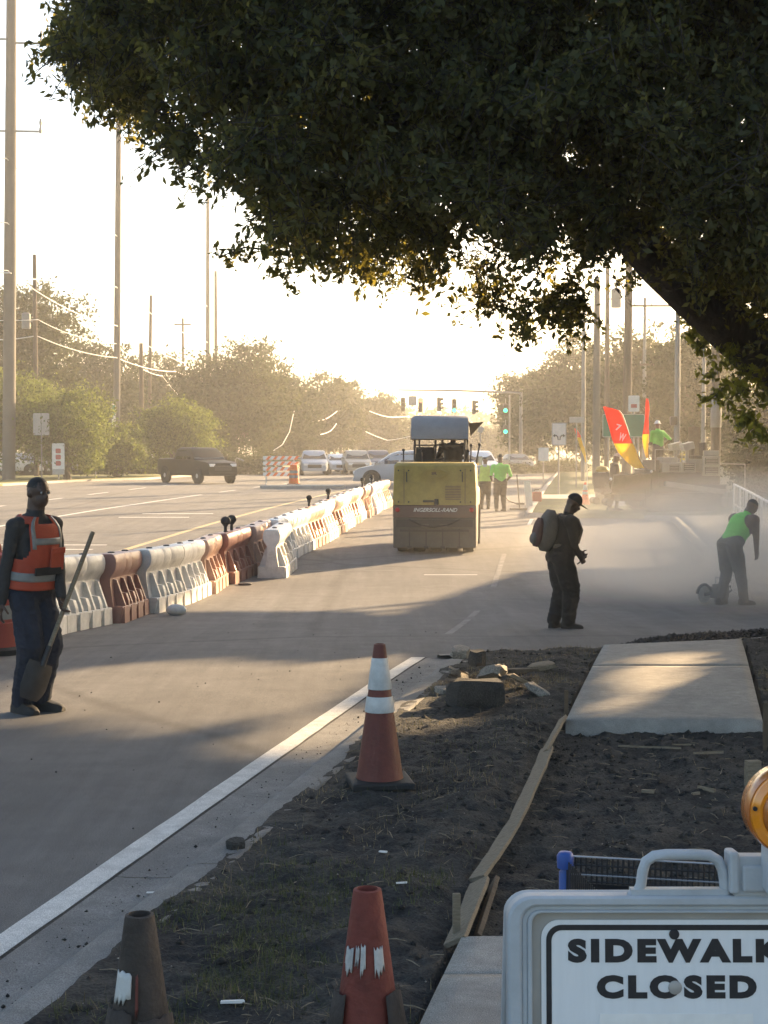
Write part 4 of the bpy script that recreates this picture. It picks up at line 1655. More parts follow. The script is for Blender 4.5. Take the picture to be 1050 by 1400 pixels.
def rbox(c, w, d, h, q3, taper=.8, n=6, belly=.15):
    rings = []
    for k in range(n + 1):
        t = k / n
        e = math.sin(math.pi * (t * .94 + .03)) ** .35
        ww = w * (taper + (1 - taper) * (1 - t)) * e
        dd = d * (.75 + belly * math.sin(math.pi * (1 - t) * .9)) * e
        rings.append([c + q3 @ Vector((ww / 2 * math.copysign(abs(math.cos(x)) ** .5, math.cos(x)), dd / 2 * math.copysign(abs(math.sin(x)) ** .5, math.sin(x)), (t - .5) * h)) for x in [2 * math.pi * j / 20 for j in range(20)]])
    return rings


M['pack_grey'] = mat('grey_pack_cloth', (.125, .11, .095), .85, .18, 9, .3, 60)
M['pack_red'] = mat('maroon_pack_cloth', (.11, .055, .048), .85, .2, 9, .3, 60)
b = MB(); b.loft(rbox(bp_c, .42, .24, .52, q3, .86)); b.build('pack_body', M['pack_grey'], bp, 60)
b = MB(); b.loft(rbox(bp_c - iM['tf'] * .12 - iM['u'] * .04, .33, .10, .36, q3, .85)); b.build('front_pocket', M['pack_red'], bp, 60)
b = MB(); b.loft(rbox(bp_c - iM['tf'] * .155 - iM['u'] * .12, .24, .08, .14, q3, .9)); b.build('small_pocket', M['pack_grey'], bp, 60)
for s in (-1, 1):
    b = MB()
    k0 = iM['hip'] + iM['l'] * s * .085 * Hm
    pts = [bp_c + iM['u'] * .20 + iM['l'] * s * .10 + iM['tf'] * .10, k0 + iM['u'] * .30 * Hm - iM['tf'] * .02, k0 + iM['u'] * .292 * Hm + iM['tf'] * .06 * Hm, k0 + iM['u'] * .22 * Hm + iM['tf'] * .103 * Hm, k0 + iM['u'] * .13 * Hm + iM['tf'] * .09 * Hm + iM['l'] * s * .03, bp_c - iM['u'] * .18 + iM['l'] * s * .17 + iM['tf'] * .06]
    b.tube(pts, .022, 6)
    b.build('strap', M['pack_grey'], bp, 60)
hm = iM['hands'][1]
b = MB()
b.box((0, 0, 0), (.075, .012, .15), Euler((R(50), 0, R(70))))
ph = b.build('phone', [M['rubber']], None, bevel=.004, loc=gM + hm[0] + hm[1] * .085 + hm[2] * .028)
tag(ph, 'small dark phone in the hand of the man with the backpack', 'phone')

# right worker bending over the cut-off saw
gR = gp(1001, 827)
pr_, iR = person('man in a bright green sleeveless shirt bending forward in the dust', gR, 1.72, 118,
                 dict(skin=M['skin_mid'], shirt=M['hivis'], pants=M['pants_grey']),
                 feet=[(-.17, .05, 140), (.17, -.04, 110)], hands=[(.10, .55, .55), (.42, .20, .66)], lean=36, bulk=1.22, head_yaw=-8, head_pitch=18, pelvis_xy=(-.04, 0), sleeve='none', voxel=.010,
                 curls=('grip', 'relax'), baggy=1.35, elbow_hints=((-.3, .3, -.8), (.5, -.6, -.3)))
sw = thing('cutoff_saw', 'dark handheld saw on the ground left of the man in green', 'power saw', gR + Vector((-.12, .34, 0)), R(35))
sw.scale = (.8, .8, .8)
b = MB(); b.box((0, 0, .20), (.34, .20, .22)); b.box((-.02, 0, .33), (.22, .15, .06)); b.build('motor', M['machine_dark'], sw, bevel=.02)
b = MB(); b.lathe([(.02, -.006), (.165, -.004), (.165, .004), (.02, .006)], 26, (-.36, .06, .17), Euler((R(90), 0, 0))); b.build('blade', M['steel'], sw, 30)
b = MB(); b.tube([(-.16, .03, .2), (-.36, .05, .17)], .035, 8); b.build('arm', M['dark'], sw, 40)
b = MB()
ring = [(-.36 + .19 * math.cos(t), .06, .17 + .19 * math.sin(t)) for t in np.linspace(.3, 3.0, 12)]
b.tube(ring, .030, 6); b.build('blade_guard', M['dark'], sw, 40)
b = MB(); b.tube([(.02, 0, .34), (.02, -.14, .38), (.02, -.14, .46), (.02, .12, .48), (.02, .12, .36)], .013, 8); b.build('front_handle', M['steel'], sw, 50)
b = MB(); b.tube([(.15, 0, .26), (.30, 0, .30), (.34, 0, .22), (.17, 0, .14)], .018, 8); b.build('rear_handle', M['dark'], sw, 50)
b = MB(); b.box((.05, 0, .045), (.20, .18, .09)); b.build('base', M['dark'], sw, bevel=.01)

# pair of men in green beside the roller
g1 = gp(663, 696)
person('man in a dull green shirt left of the brighter green man beside the roller', g1, 1.70, 172, dict(skin=M['skin_mid'], shirt=M['shirt_light'], pants=M['black_cloth']),
       feet=[(-.11, 0, 170), (.11, 0, 185)], hands=[(-.14, .24, 1.0), (.14, .26, 1.02)], lean=3, bulk=1.08, head_pitch=12, voxel=.014, sleeve='short', vest=M['hivis_dull'], vest_bands=False, baggy=1.25)
g2 = gp(684, 699)
person('man in a bright green shirt and dark trousers standing with his back turned', g2, 1.78, 188, dict(skin=M['skin_dark'], shirt=M['hivis'], pants=M['black_cloth']),
       feet=[(-.12, 0, 170), (.12, .02, 200)], hands=[(-.26, .14, .98), (.24, .22, 1.0)], lean=2, bulk=1.15, head_pitch=4, voxel=.014, sleeve='short', cap=M['black_cloth'], baggy=1.3)

# ------------------------------------------------------------------ water filled barriers
def barrier_parts():
    prof = [(0, .295), (.02, .30), (.235, .30), (.255, .285), (.262, .150), (.40, .125), (.60, .100), (.69, .098), (.74, .120), (.79, .158), (.85, .182), (.93, .190), (1.00, .180), (1.055, .150), (1.07, .11)]
    body = MB()
    rings = []
    for y in (-.885, -.87, -.80, -.72, -.66, -.62, -.24, -.20, -.16, .16, .20, .24, .62, .66, .72, .80, .87, .885):
        e = .965 if abs(y) > .88 else 1.0
        pinch = .90 if abs(y) in (.20,) else 1.0          # shallow grooves across the upper roll
        rg = [(w * e * (pinch if z > .74 else 1), y, z * (1 if z < .5 else (.5 + (z - .5) * (.985 if e < 1 else 1)) / z)) for z, w in prof]
        rings.append(rg + [(-p[0], p[1], p[2]) for p in reversed(rg)])
    rings = [[(x, y, .10 + (z - .10) * 1.0) if z > .10 else (x * .82, y, z) for x, y, z in rg] for rg in rings]
    body.loft(rings)
    body.v = [(x * .86, y, z * .84) for x, y, z in body.v]
    bm = body.mesh('barrier_body', M['white_plastic'], 24)
    fin = MB()                                   # a stepped rib on the slope
    tall = [(.08, .25), (.288, .25), (.280, .29), (.150, .66), (.08, .68)]
    fin.prism(tall, .058)
    fin.v = [(x * .86, y, z * .84) for x, y, z in fin.v]
    fm = fin.mesh('barrier_rib', M['white_plastic'])
    fin2 = MB()
    fin2.prism([(.08, .25), (.290, .25), (.284, .33), (.245, .44), (.08, .47)], .10)
    fin2.v = [(x * .86, y, z * .84) for x, y, z in fin2.v]
    f2 = fin2.mesh('barrier_low_rib', M['white_plastic'])
    ft = MB()
    ft.box((.17, 0, .125), (.285, .33, .25), taper=.95)
    ft.v = [(x * .86, y, z * .84) for x, y, z in ft.v]
    fo = ft.mesh('barrier_foot', M['white_plastic'])
    cp = MB()
    cp.lathe([(.045, 1.05), (.055, 1.06), (.055, 1.085), (.03, 1.095)], 10)
    cp.v = [(x * .86, y, z * .84) for x, y, z in cp.v]
    cm = cp.mesh('barrier_cap', M['dark'], 40)
    return bm, fm, f2, fo, cm


BP = barrier_parts()
BCOL = {}
for key, mm in (('white', 'white_plastic'), ('grey', 'grey_white_plastic'), ('orange', 'orange_plastic'), ('red', 'red_plastic')):
    ms = []
    for me in BP[:4]:
        c = me.copy()
        c.materials[0] = M[mm]
        ms.append(c)
    BCOL[key] = ms + [BP[4]]


def barrier(label, loc, yaw, key, group='water filled barriers along the closed lane'):
    o = thing('plastic_barrier', label, 'barrier', loc, yaw, group)
    bm, fm, f2, fo, cm = BCOL[key]
    link('body', bm, o)
    for s in (0, 1):
        for k, y in enumerate((-.73, -.50, -.27, -.04, .19, .42, .65)):
            rib = link('rib', fm if k % 2 == 0 else f2, o)
            rib.location = (0, y + .04, 0)
            if s:
                rib.rotation_euler = (0, 0, math.pi)
                rib.location = (0, -y - .04, 0)
        for y in (-.69, -.23, .23, .69):
            ft = link('foot', fo, o)
            ft.location = (0, y, 0)
            if s:
                ft.rotation_euler = (0, 0, math.pi)
    for y in (-.45, .45):
        c = link('fill_cap', cm, o)
        c.location = (0, y, 0)
    return o


edge_px = [(-95, 915), (0, 893), (80, 871), (165, 849), (235, 836), (305, 806), (408, 764), (450, 741), (490, 716), (537, 692)]
bpath = [gp(*p) for p in edge_px]
bx = [p.x - .275 for p in bpath]
by = [p.y for p in bpath]
cols = ['grey', 'white', 'grey', 'red', 'grey', 'white', 'orange', 'red', 'orange', 'white', 'white', 'orange', 'white', 'orange', 'white', 'orange', 'white', 'orange', 'white', 'white', 'orange', 'white']
words = {'grey': 'greyed white', 'white': 'white', 'orange': 'faded orange', 'red': 'red brown'}
ordn = ['nearest', 'second', 'third', 'fourth', 'fifth', 'sixth', 'seventh', 'eighth', 'ninth', 'tenth', 'eleventh', 'twelfth', 'thirteenth', 'fourteenth', 'fifteenth', 'sixteenth', 'seventeenth', 'eighteenth', 'nineteenth', 'twentieth', 'twenty first', 'twenty second']
rb = np.random.default_rng(4)
y = by[0] + .2
i = 0
BARS = []
while y < by[-1] - .5 and i < len(cols):
    y2 = y + 1.0
    x1, x2 = np.interp(y, by, bx), np.interp(y2, by, bx)
    ang = math.atan2(x2 - x1, y2 - y)
    st = 1.80 * math.cos(ang)
    xc, yc = np.interp(y + st / 2, by, bx), y + st / 2
    yaw = -ang + rb.normal(0, .035) + (.16 if i == 3 else 0)
    pitch_z = math.atan2(float(zr(yc + .8) - zr(yc - .8)), 1.6)
    where = {0: 'behind the man in the vest', 3: 'whose end sticks out', 7: 'under the black lamp', 21: 'at the far end beside the roller'}.get(i, 'in the barrier row')
    o = barrier('%s plastic barrier, %s from the near end, %s' % (words[cols[i]], ordn[i], where) if i else 'nearest greyed white plastic barrier cut by the left edge behind the man',
                (xc + (.06 if i == 3 else rb.normal(0, .025)), yc, float(zr(yc)) + .004), 0, cols[i])
    o.rotation_euler = Euler((pitch_z, 0, yaw), 'ZYX') if False else (pitch_z, 0, yaw)
    BARS.append((o, xc, yc, yaw))
    y += st + .03
    i += 1
# one barrier pulled out of the row, its end to the camera
p = gp(374, 791)
o = barrier('single white plastic barrier pulled forward out of the long row', (p.x + .02, p.y + .90, float(zr(p.y + .90)) + .004), R(-3), 'grey')  # greyed plastic puts the shade of its near end into the colour
o.rotation_euler = (.03, 0, R(-3.5))


def barrier_lamp(label, x, y, z, r=.10):
    o = thing('warning_lamp', label, 'warning lamp', (x, y, z), 0, 'lamps on the barriers')
    b = MB(); b.lathe([(.03, 0), (.03, .10), (.05, .12), (.05, .14)], 10); b.build('stem', M['dark'], o, 40)
    b = MB(); b.sphere((0, 0, .20), (r, r * .8, r * .95), 14, 9); b.build('lens', M['rubber'], o, 60)
    b = MB(); b.lathe([(r * 1.04, -.022), (r * 1.08, 0), (r * 1.04, .022)], 16, (0, 0, .20), Euler((R(90), 0, 0)), caps=False); b.build('rim', M['dark'], o, 60)


for (px, py, lab) in [(303, 723, 'larger black warning lamp standing on the red brown barrier'), (318, 720, 'black warning lamp just right of the larger one on the barriers'), (423, 703, 'small dark warning lamp on the barrier behind the pulled out one'),
                      (449, 699, 'small dark warning lamp halfway along the sunlit barriers'), (496, 684, 'dark warning lamp on the far barriers near the roller'), (507, 681, 'farthest dark warning lamp on the barriers')]:
    best = min(BARS, key=lambda t: abs(to_px((t[1], t[2], zr(t[2]) + 1.1))[0] - px))
    d = best[2]
    P = at(px, py, d)
    yb = d + np.clip((P.x - best[1]) / max(.05, math.tan(-best[3]) if abs(best[3]) > .03 else .13), -.7, .7)
    barrier_lamp(lab, best[1] + (yb - d) * .128, yb, float(zr(yb)) + .912, .085 if px < 330 else .065)

# block and rag on the road by the barriers
p = gp(241, 841)
b = MB(); b.loft(rbox(Vector((0, 0, .075)), .30, .20, .15, Matrix.Identity(3), .9))
tag(b.build('sandbag', M['grey_white_plastic'], None, 50, loc=p), 'grey lump of a sandbag on the road beside the barriers', 'sandbag').rotation_euler = (0, 0, .2)
p = gp(335, 800)
b = MB(); b.loft(rbox(Vector((0, 0, .02)), .28, .16, .045, Matrix.Identity(3), .8))
tag(b.build('rag', M['machine_dark'], None, 50, loc=p), 'flat dark rag on the road under the orange barriers', 'rag')

# orange drum at the frame edge
def drum(label, loc, m='drum', h=.95, group=None):
    o = thing('traffic_drum', label, 'drum', loc, 0, group)
    b = MB(); b.lathe([(.36, 0), (.36, .06), (.30, .08)], 20); b.build('base', M['rubber'], o, 40)
    b = MB(); b.lathe([(.265, .07), (.26, .32), (.25, .33), (.245, .55), (.235, .56), (.23, .78), (.215, .79), (.20, h), (.14, h + .02)], 24); b.build('barrel', M[m], o, 40)
    for z0, z1, r0 in ((.36, .50, .2555), (.60, .74, .2405)):
        b = MB(); b.lathe([(r0, z0), (r0 - .006, z1)], 24, caps=False); b.build('band', M['silver'], o, 60)
    b = MB(); b.tube([(-.08, 0, h + .01), (-.07, 0, h + .09), (.07, 0, h + .09), (.08, 0, h + .01)], .018, 6); b.build('handle', M[m], o, 60)
    return o


p = gp(-8, 893)
drum('grimy red traffic drum with a grey band half hidden behind the man in the vest', p, 'drum_dark', 1.0)

# ------------------------------------------------------------------ traffic cones
def cone_body(h, r0, r1, n=26):
    return [(r0 * 1.04, .045), (r0, .075), (r0 + (r1 - r0) * .5, h * .5), (r1, h - .01), (r1 * .94, h), (r1 * .72, h + .002), (r1 * .70, h - .03)]


def cone(label, loc, h=.90, group='traffic cones', m='cone', tattered=0, rz=0.0, r0=.15, r1=.035):
    o = thing('traffic_cone', label, 'traffic cone', loc, rz, group)
    b = MB()
    pts = [(.20, .20), (.20, -.20), (-.20, -.20), (-.20, .20)]
    b.box((0, 0, .022), (.36, .36, .044))
    b.build('base', M['rubber'], o, bevel=.012)
    b = MB(); b.lathe(cone_body(h, r0, r1), 28); b.build('body', M[m], o, 50)

    def rad(z):
        return r0 + (r1 - r0) * (z - .075) / (h - .085)
    if not tattered:
        for z0, z1 in ((.685 * h, .905 * h), (.525 * h, .635 * h)):
            b = MB()
            b.lathe([(rad(z0) + .0015, z0), (rad(z0) + .003, z0 + .004), (rad(z1) + .003, z1 - .004), (rad(z1) + .0015, z1)], 28, caps=False)
            b.build('band', M['reflect'], o, 60)
    return o, rad


pc_ = gp(519, 1084, .07)
cone('tall orange traffic cone with two white bands standing on the verge by the gutter', (pc_.x + .0, pc_.y + .17, soil_z(pc_.x, pc_.y + .17) + .012), .82, rz=.15, r0=.132)[0]


def torn_cone(label, px, py, m, seed, flap):
    """old cone whose reflective collar has torn into ragged strips"""
    h = .91
    d = (py - HOR) / FPX
    Y = (CAMZ - (h + .07)) / d
    x = (px - PW / 2) * Y / FPX
    o, rad = cone(label, (x, Y, max(soil_z(x, Y), .10 if x > xs(Y) - .22 else 0.0)), h, m=m, tattered=1, rz=seed * .3, r0=.155, r1=.034)
    r = np.random.default_rng(seed)

    def strips(name, z0, z1, arcs, mm, lift=.004, curl=0.0):
        for (a0, a1, t0, t1) in arcs:
            b = MB()
            rows = []
            for j in range(9):
                a_ = a0 + (a1 - a0) * j / 8
                zt, zb = z1 - .012 * r.random() - t1, z0 + .03 * r.random() + t0
                col = []
                for k in range(5):
                    z = zt + (zb - zt) * k / 4
                    rr = rad(z) + lift + curl * (k / 4) ** 2
                    col.append((rr * math.cos(a_), rr * math.sin(a_), z))
                rows.append(col)
            vs = [v for c in rows for v in c]
            fs = [(i * 5 + k, i * 5 + k + 1, (i + 1) * 5 + k + 1, (i + 1) * 5 + k) for i in range(8) for k in range(4)]
            b.add(vs, fs)
            s_ = b.build(name, mm, o, 60)
            sd = s_.modifiers.new('t', 'SOLIDIFY')
            sd.thickness = .003
    back = -math.pi / 2 - seed * .3
    strips('torn_band', .72, .80, [(back - 1.05, back - .62, 0, .01), (back - .50, back - .33, .02, .004), (back - .27, back - .06, .0, 0), (back + .30, back + .72, .0, .006)] if flap == 0 else [(back - 1.0, back - .2, .0, 0)], M['torn'] if flap == 0 else M['reflect'], .003)
    if flap:
        strips('torn_band', .69, .795, [(back - .02, back + .08, 0, 0)], M['cone'], .004)
        strips('collar', .50, .72, [(back - 1.4, back - .12, 0, .0), (back + .10, back + 1.5, 0, .02)], M['cone_grey'], .008, .012)
    else:
        strips('collar', .45, .71, [(back - 1.75, back - .72, 0, .02), (back + .62, back + 1.8, 0, .02)], M['cone_grey'], .010, .022)
    return o


torn_cone('dirt caked old cone with one torn pale strip at the bottom edge of the picture', 187, 1262, 'cone_grey', 2, 1)
torn_cone('worn red orange cone with a shredded white collar at the bottom of the verge', 502, 1240, 'cone_dirty', 1, 0)
p = gp(800, 694)
cone('bright orange cone on the far side of the entrance behind the capped man', p, .85, m='bright_cone', r0=.17)

# ------------------------------------------------------------------ SIDEWALK CLOSED barricade
SY = 3.36
SXC = (930 - 525) / FPX * SY
Sg = Vector((SXC + .012, SY, .078))


def rrect(w, h, r_, n=7, cx=0, cz=0):
    pts = []
    for (sx, sz, a0) in ((1, 1, 0), (-1, 1, 90), (-1, -1, 180), (1, -1, 270)):
        for k in range(n):
            a_ = R(a0 + 90 * k / (n - 1))
            pts.append((cx + sx * (w / 2 - r_) + r_ * math.cos(a_), cz + sz * (h / 2 - r_) + r_ * math.sin(a_)))
    return pts


def ring_plate(b, outer, inner, y0, y1, mi=0):
    """a frame between two loops, from front y0 to back y1"""
    n = len(outer)
    vs = [(x, y0, z) for x, z in outer] + [(x, y0, z) for x, z in inner] + [(x, y1, z) for x, z in outer] + [(x, y1, z) for x, z in inner]
    fs = []
    for i in range(n):
        j = (i + 1) % n
        fs += [(i, j, n + j, n + i), (2 * n + j, 2 * n + i, 3 * n + i, 3 * n + j), (j, i, 2 * n + i, 2 * n + j), (n + i, n + j, 3 * n + j, 3 * n + i)]
    b.add(vs, fs, mi)


sign = thing('sidewalk_barricade', 'grey plastic barricade with a white sign reading SIDEWALK CLOSED at the lower right', 'barricade sign', Sg, 0)
sign.rotation_euler = (R(-5), 0, 0)
ZT = .935      # top of the frame above the slab
fw, fh = .768, .93
cz = ZT - fh / 2
b = MB()
ring_plate(b, rrect(fw, fh, .055, cz=cz), rrect(fw - .066, fh - .07, .038, cz=cz + .012), -.03, .03)
b.build('frame', M['sign_grey'], sign, 35, bevel=.008)
b = MB()
ring_plate(b, rrect(fw - .065, fh - .068, .037, cz=cz + .012), rrect(fw - .092, fh - .090, .03, cz=cz + .012), -.020, .025)
b.build('frame_step', M['sign_grey'], sign, 35, bevel=.003)
b = MB()
ring_plate(b, rrect(fw - .091, fh - .089, .029, cz=cz + .012), rrect(fw - .112, fh - .102, .024, cz=cz + .012), -.024, .02)
b.build('frame_lip', M['sign_grey'], sign, 35, bevel=.003)
b = MB()
b.prism(rrect(fw - .111, fh - .101, .024, cz=cz + .012), .012, Matrix.Translation((0, .004, 0)))
b.build('back_board', M['board_grey'], sign)
PH_, PWD = .61, .612
pzc = .878 - PH_ / 2
b = MB()
b.prism(rrect(PWD, PH_, .040, 9, cz=pzc), .003, Matrix.Translation((0, -.0055, 0)))
b.build('sign_panel', M['sign_white'], sign)
b = MB()
ring_plate(b, rrect(PWD - .022, PH_ - .022, .034, 9, cz=pzc), rrect(PWD - .046, PH_ - .046, .024, 9, cz=pzc), -.0085, -.0072)
b.build('border', M['ink'], sign)
text('lettering', 'SIDEWALK', M['ink'], sign, (0, -.0078, .7820), (R(90), 0, 0), width=.492, height=.054, bold=.0065, spacing=1.28, size=.1)
text('lettering', 'CLOSED', M['ink'], sign, (0, -.0078, .7015), (R(90), 0, 0), width=.362, height=.053, bold=.0065, spacing=1.28, size=.1)
for (bx_, bz_, rr, mm) in ((-.005, .846, .0115, 'ink'), (-.004, .727, .0155, 'board_grey')):
    b = MB()
    b.lathe([(rr, 0), (rr, .003), (rr * .8, .005)], 18, (bx_, -.0075, bz_), Euler((R(90), 0, 0)))
    b.build('bolt', M[mm], sign, 40)
b = MB()
b.prism([(-.175, .40), (.172, .40), (.172, .668), (-.175, .668)], .0012, Matrix.Translation((0, -.0080, 0)))
b.build('white_patch', M['paper'], sign)
# handle
b = MB()
hp_ = []
for t in np.linspace(0, 1, 6):
    hp_.append((-.095 + .020 * t ** 2, .925 + .05 * t))
hp_ = [(-.105, .928), (-.088, .936), (-.078, .955), (-.074, .985), (-.066, 1.008), (-.048, 1.020), (-.02, 1.0235), (.04, 1.0235), (.078, 1.022), (.098, 1.010), (.108, .990), (.112, .965), (.114, .928)]
rings = []
for i, (x, z) in enumerate(hp_):
    a0 = hp_[max(0, i - 1)]
    a1 = hp_[min(len(hp_) - 1, i + 1)]
    t = Vector((a1[0] - a0[0], 0, a1[1] - a0[1])).normalized()
    nn = Vector((-t.z, 0, t.x))
    w = .0125
    c = Vector((x, 0, z))
    rings.append([c + nn * w * math.cos(k * math.pi / 5) + Vector((0, 1, 0)) * .017 * math.sin(k * math.pi / 5) for k in range(10)])
b.loft(rings)
b.box((.005, 0, .937), (.215, .034, .022))
b.build('handle', M['sign_grey'], sign, 45)
b = MB()
b.box((.22, 0, .978), (.185, .055, .092)); b.box((.128, -.004, .988), (.022, .066, .094)); b.box((.21, -.032, .975), (.13, .012, .06))
b.build('lamp_bracket', M['sign_grey'], sign, bevel=.006)
for s in (-1, 1):
    b = MB()
    b.box((s * .33, 0, -.005), (.09, .07, .08))
    b.build('foot', M['sign_grey'], sign, bevel=.01)
b = MB()
bk = Matrix.Rotation(R(20), 4, 'X')
ring_plate(b, rrect(fw, fh, .055, cz=-fh / 2), rrect(fw - .14, fh - .16, .035, cz=-fh / 2), -.02, .02)
b.v = [tuple(bk @ Vector(v) + Vector((0, .055, ZT - .01))) for v in b.v]
b.build('rear_leg', M['sign_grey'], sign, 35, bevel=.006)

# amber warning light on the barricade
lp = at(1078, 1106, SY + .02)
lamp = thing('amber_warning_light', 'round amber warning light mounted on the corner of the SIDEWALK CLOSED barricade', 'warning light', lp)
b = MB(); b.lathe([(.096, .035), (.099, .02), (.099, -.03), (.094, -.036)], 40, (0, 0, 0), Euler((R(90), 0, 0))); b.build('housing', M['amber_dark'], lamp, 40)
b = MB()
b.lathe([(.094, .034), (.092, .044), (.078, .052), (.070, .050)], 48, (0, 0, 0), Euler((R(90), 0, 0)), caps=False)
b.build('lens_rim', M['amber'], lamp, 30)
b = MB()
b.lathe([(.070, .050), (.066, .058), (.05, .070), (.03, .077), (.01, .079)], 48, (0, 0, 0), Euler((R(90), 0, 0)))
b.build('lens', M['amber_dark'], lamp, 40)
b = MB(); b.lathe([(.005, .0), (.005, .006)], 10, (-.0865, -.046, .012), Euler((R(90), 0, 0))); b.build('screw', M['dark'], lamp)
b = MB(); b.box((0, .01, -.135), (.10, .075, .11)); b.build('battery_case', M['sign_grey'], lamp, bevel=.008)

# ------------------------------------------------------------------ wire cart with blue corners behind the sign
cc = at(773, 1164, 4.06)
cart = thing('wire_cart', 'dark wire cart with a blue plastic corner post standing behind the SIDEWALK CLOSED sign', 'cart', (cc.x, cc.y, .0), R(-12))
TOPZ = cc.z
cl, cw, cd = .56, -.37, .44
for (x, y_) in ((0, 0), (cl, 0), (.14, cw), (cl, cw)):
    b = MB()
    b.lathe([(.017, TOPZ - .36), (.017, TOPZ - .055), (.013, TOPZ - .05), (.013, TOPZ - .046), (.022, TOPZ - .044), (.0235, TOPZ - .012), (.017, TOPZ - .002), (.006, TOPZ)], 14, (x, y_, 0))
    b.build('corner_post', M['blue_plastic'], cart, 45)
for z, rr in ((TOPZ - .012, .0030), (TOPZ - .060, .0030), (TOPZ - cd, .005)):
    for (a_, e) in (((0, 0), (cl, 0)), ((.14, cw), (cl, cw)), ((0, 0), (.14, cw)), ((cl, 0), (cl, cw))):
        if a_ == (0, 0) and e == (.14, cw) and z > TOPZ - .1:
            continue
        b = MB(); b.tube([(a_[0], a_[1], z), (e[0], e[1], z)], rr, 6); b.build('rail', M['steel'], cart, 60)
for y_ in (0, cw):
    b = MB()
    for k in range(1, 40):
        x = cl * k / 40
        if y_ and x < .15:
            continue
        b.tube([(x, y_, TOPZ - .012), (x, y_, TOPZ - cd)], .0026, 4)
    for k in range(1, 18):
        b.tube([(.15 if y_ else 0, y_, TOPZ - .012 - k * .022), (cl, y_, TOPZ - .012 - k * .022)], .0026, 4)
    b.build('wire_side', M['wire_dark'], cart)['kind'] = 'stuff'
b = MB()
for x in (0, cl):
    for k in range(1, 22):
        xx = x + (.14 * k / 22 if x == 0 else 0)
        b.tube([(xx, cw * k / 22, TOPZ - .02), (xx, cw * k / 22, TOPZ - cd)], .0022, 4)
for k in range(30):
    b.tube([(cl * k / 29, 0, TOPZ - cd), (max(.14, cl * k / 29), cw, TOPZ - cd)], .0022, 4)
b.build('wire_ends', M['wire_dark'], cart)['kind'] = 'stuff'
b = MB(); b.box((cl / 2, -.012, TOPZ - .25), (cl - .05, .006, .34)); b.build('side_liner', M['black_cloth'], cart)
b = MB(); b.tube([(.05, -.02, TOPZ - cd), (.08, -.02, .17), (.48, -.02, .17), (.51, -.02, TOPZ - cd)], .011, 8); b.tube([(.05, -.14, TOPZ - cd), (.08, -.10, .17), (.48, -.10, .17), (.51, -.14, TOPZ - cd)], .011, 8)
b.build('frame', M['dark'], cart, 50)
b = MB(); b.tube([(cl + .02, .0, TOPZ - .02), (cl + .12, .0, TOPZ + .05), (cl + .12, cw, TOPZ + .05), (cl + .02, cw, TOPZ - .02)], .013, 8); b.build('push_handle', M['blue_plastic'], cart, 50)
for (x, y_) in ((.10, 0), (.46, 0), (.10, -.12), (.46, -.12)):
    b = MB(); b.lathe([(.03, -.014), (.062, -.014), (.062, .014), (.03, .014)], 14, (x, y_, .075), Euler((R(90), 0, 0))); w_ = b.build('wheel', M['rubber'], cart, 40)
    b = MB(); b.box((x, y_, .125), (.03, .04, .09)); b.build('fork', M['steel'], cart)

# ------------------------------------------------------------------ form boards, stakes, rubble, scraps
def plank(label, pts, w=.10, t=.022, tilt=35, m='wood', name='form_board'):
    """a bent board through the points; its broad face leans by tilt from lying flat"""
    b = MB()
    rings = []
    pts = [Vector(p) for p in pts]
    dense = []
    for i in range(len(pts) - 1):
        for k in range(4):
            dense.append(pts[i].lerp(pts[i + 1], k / 4))
    dense.append(pts[-1])
    o0 = dense[0].copy()
    for i, p in enumerate(dense):
        tg = (dense[min(i + 1, len(dense) - 1)] - dense[max(i - 1, 0)]).normalized()
        sd = Vector((tg.y, -tg.x, 0)).normalized()
        q = math.cos(R(tilt)), math.sin(R(tilt))
        wv = sd * q[0] - Vector((0, 0, 1)) * q[1] if False else sd * q[0] + Vector((0, 0, 1)) * q[1]
        nv = tg.cross(wv).normalized()
        e = rng.normal(0, .0025)
        c = p - o0
        rings.append([c - wv * (w / 2 + e) - nv * t / 2, c + wv * (w / 2 + e) - nv * t / 2, c + wv * (w / 2 + e) + nv * t / 2, c - wv * (w / 2 + e) + nv * t / 2])
    b.loft(rings)
    o = b.build(name, M[m], None, 35, bevel=.003, loc=o0)
    return tag(o, label, 'board')


def gz(px, py, dz):
    return gp(px, py, dz)


plank('nearest form board leaning at the edge of the near slab', [gz(622, 1290, .07), gz(638, 1252, .08), gz(656, 1206, .09)], .095, .022, 28)
plank('short form board doubled against the nearest one at the trench edge', [gz(650, 1288, .03), gz(668, 1232, .05), (gz(676, 1206, .06))], .07, .022, 60, 'wood_dark')
plank('long bent form board curving along the left edge of the trench', [gz(652, 1202, .075), gz(678, 1165, .08), gz(706, 1120, .085), gz(722, 1085, .09), gz(738, 1050, .09), gz(748, 1024, .09)], .085, .02, 18)
plank('far pale form board ending at the corner of the far slab', [gz(744, 1030, .09), gz(758, 1004, .10), gz(770, 982, .11)], .065, .022, 40)


def stake(label, px, py0, py1, w=.035, m='wood', lean=0.0, pointed=True, dz=.03):
    p = gp(px, py1, dz)
    h = (py1 - py0) * p.y / FPX
    b = MB()
    b.box((0, 0, h / 2), (w, w * .6, h))
    b.loft([[(-w / 2, -w * .3, 0), (w / 2, -w * .3, 0), (w / 2, w * .3, 0), (-w / 2, w * .3, 0)], [(-.004, -.004, -.08), (.004, -.004, -.08), (.004, .004, -.08), (-.004, .004, -.08)]])
    o = b.build('wooden_stake', M[m], None, bevel=.002, loc=p, rot=(0, lean, .2))
    return tag(o, label, 'stake', 'stakes in the soil')


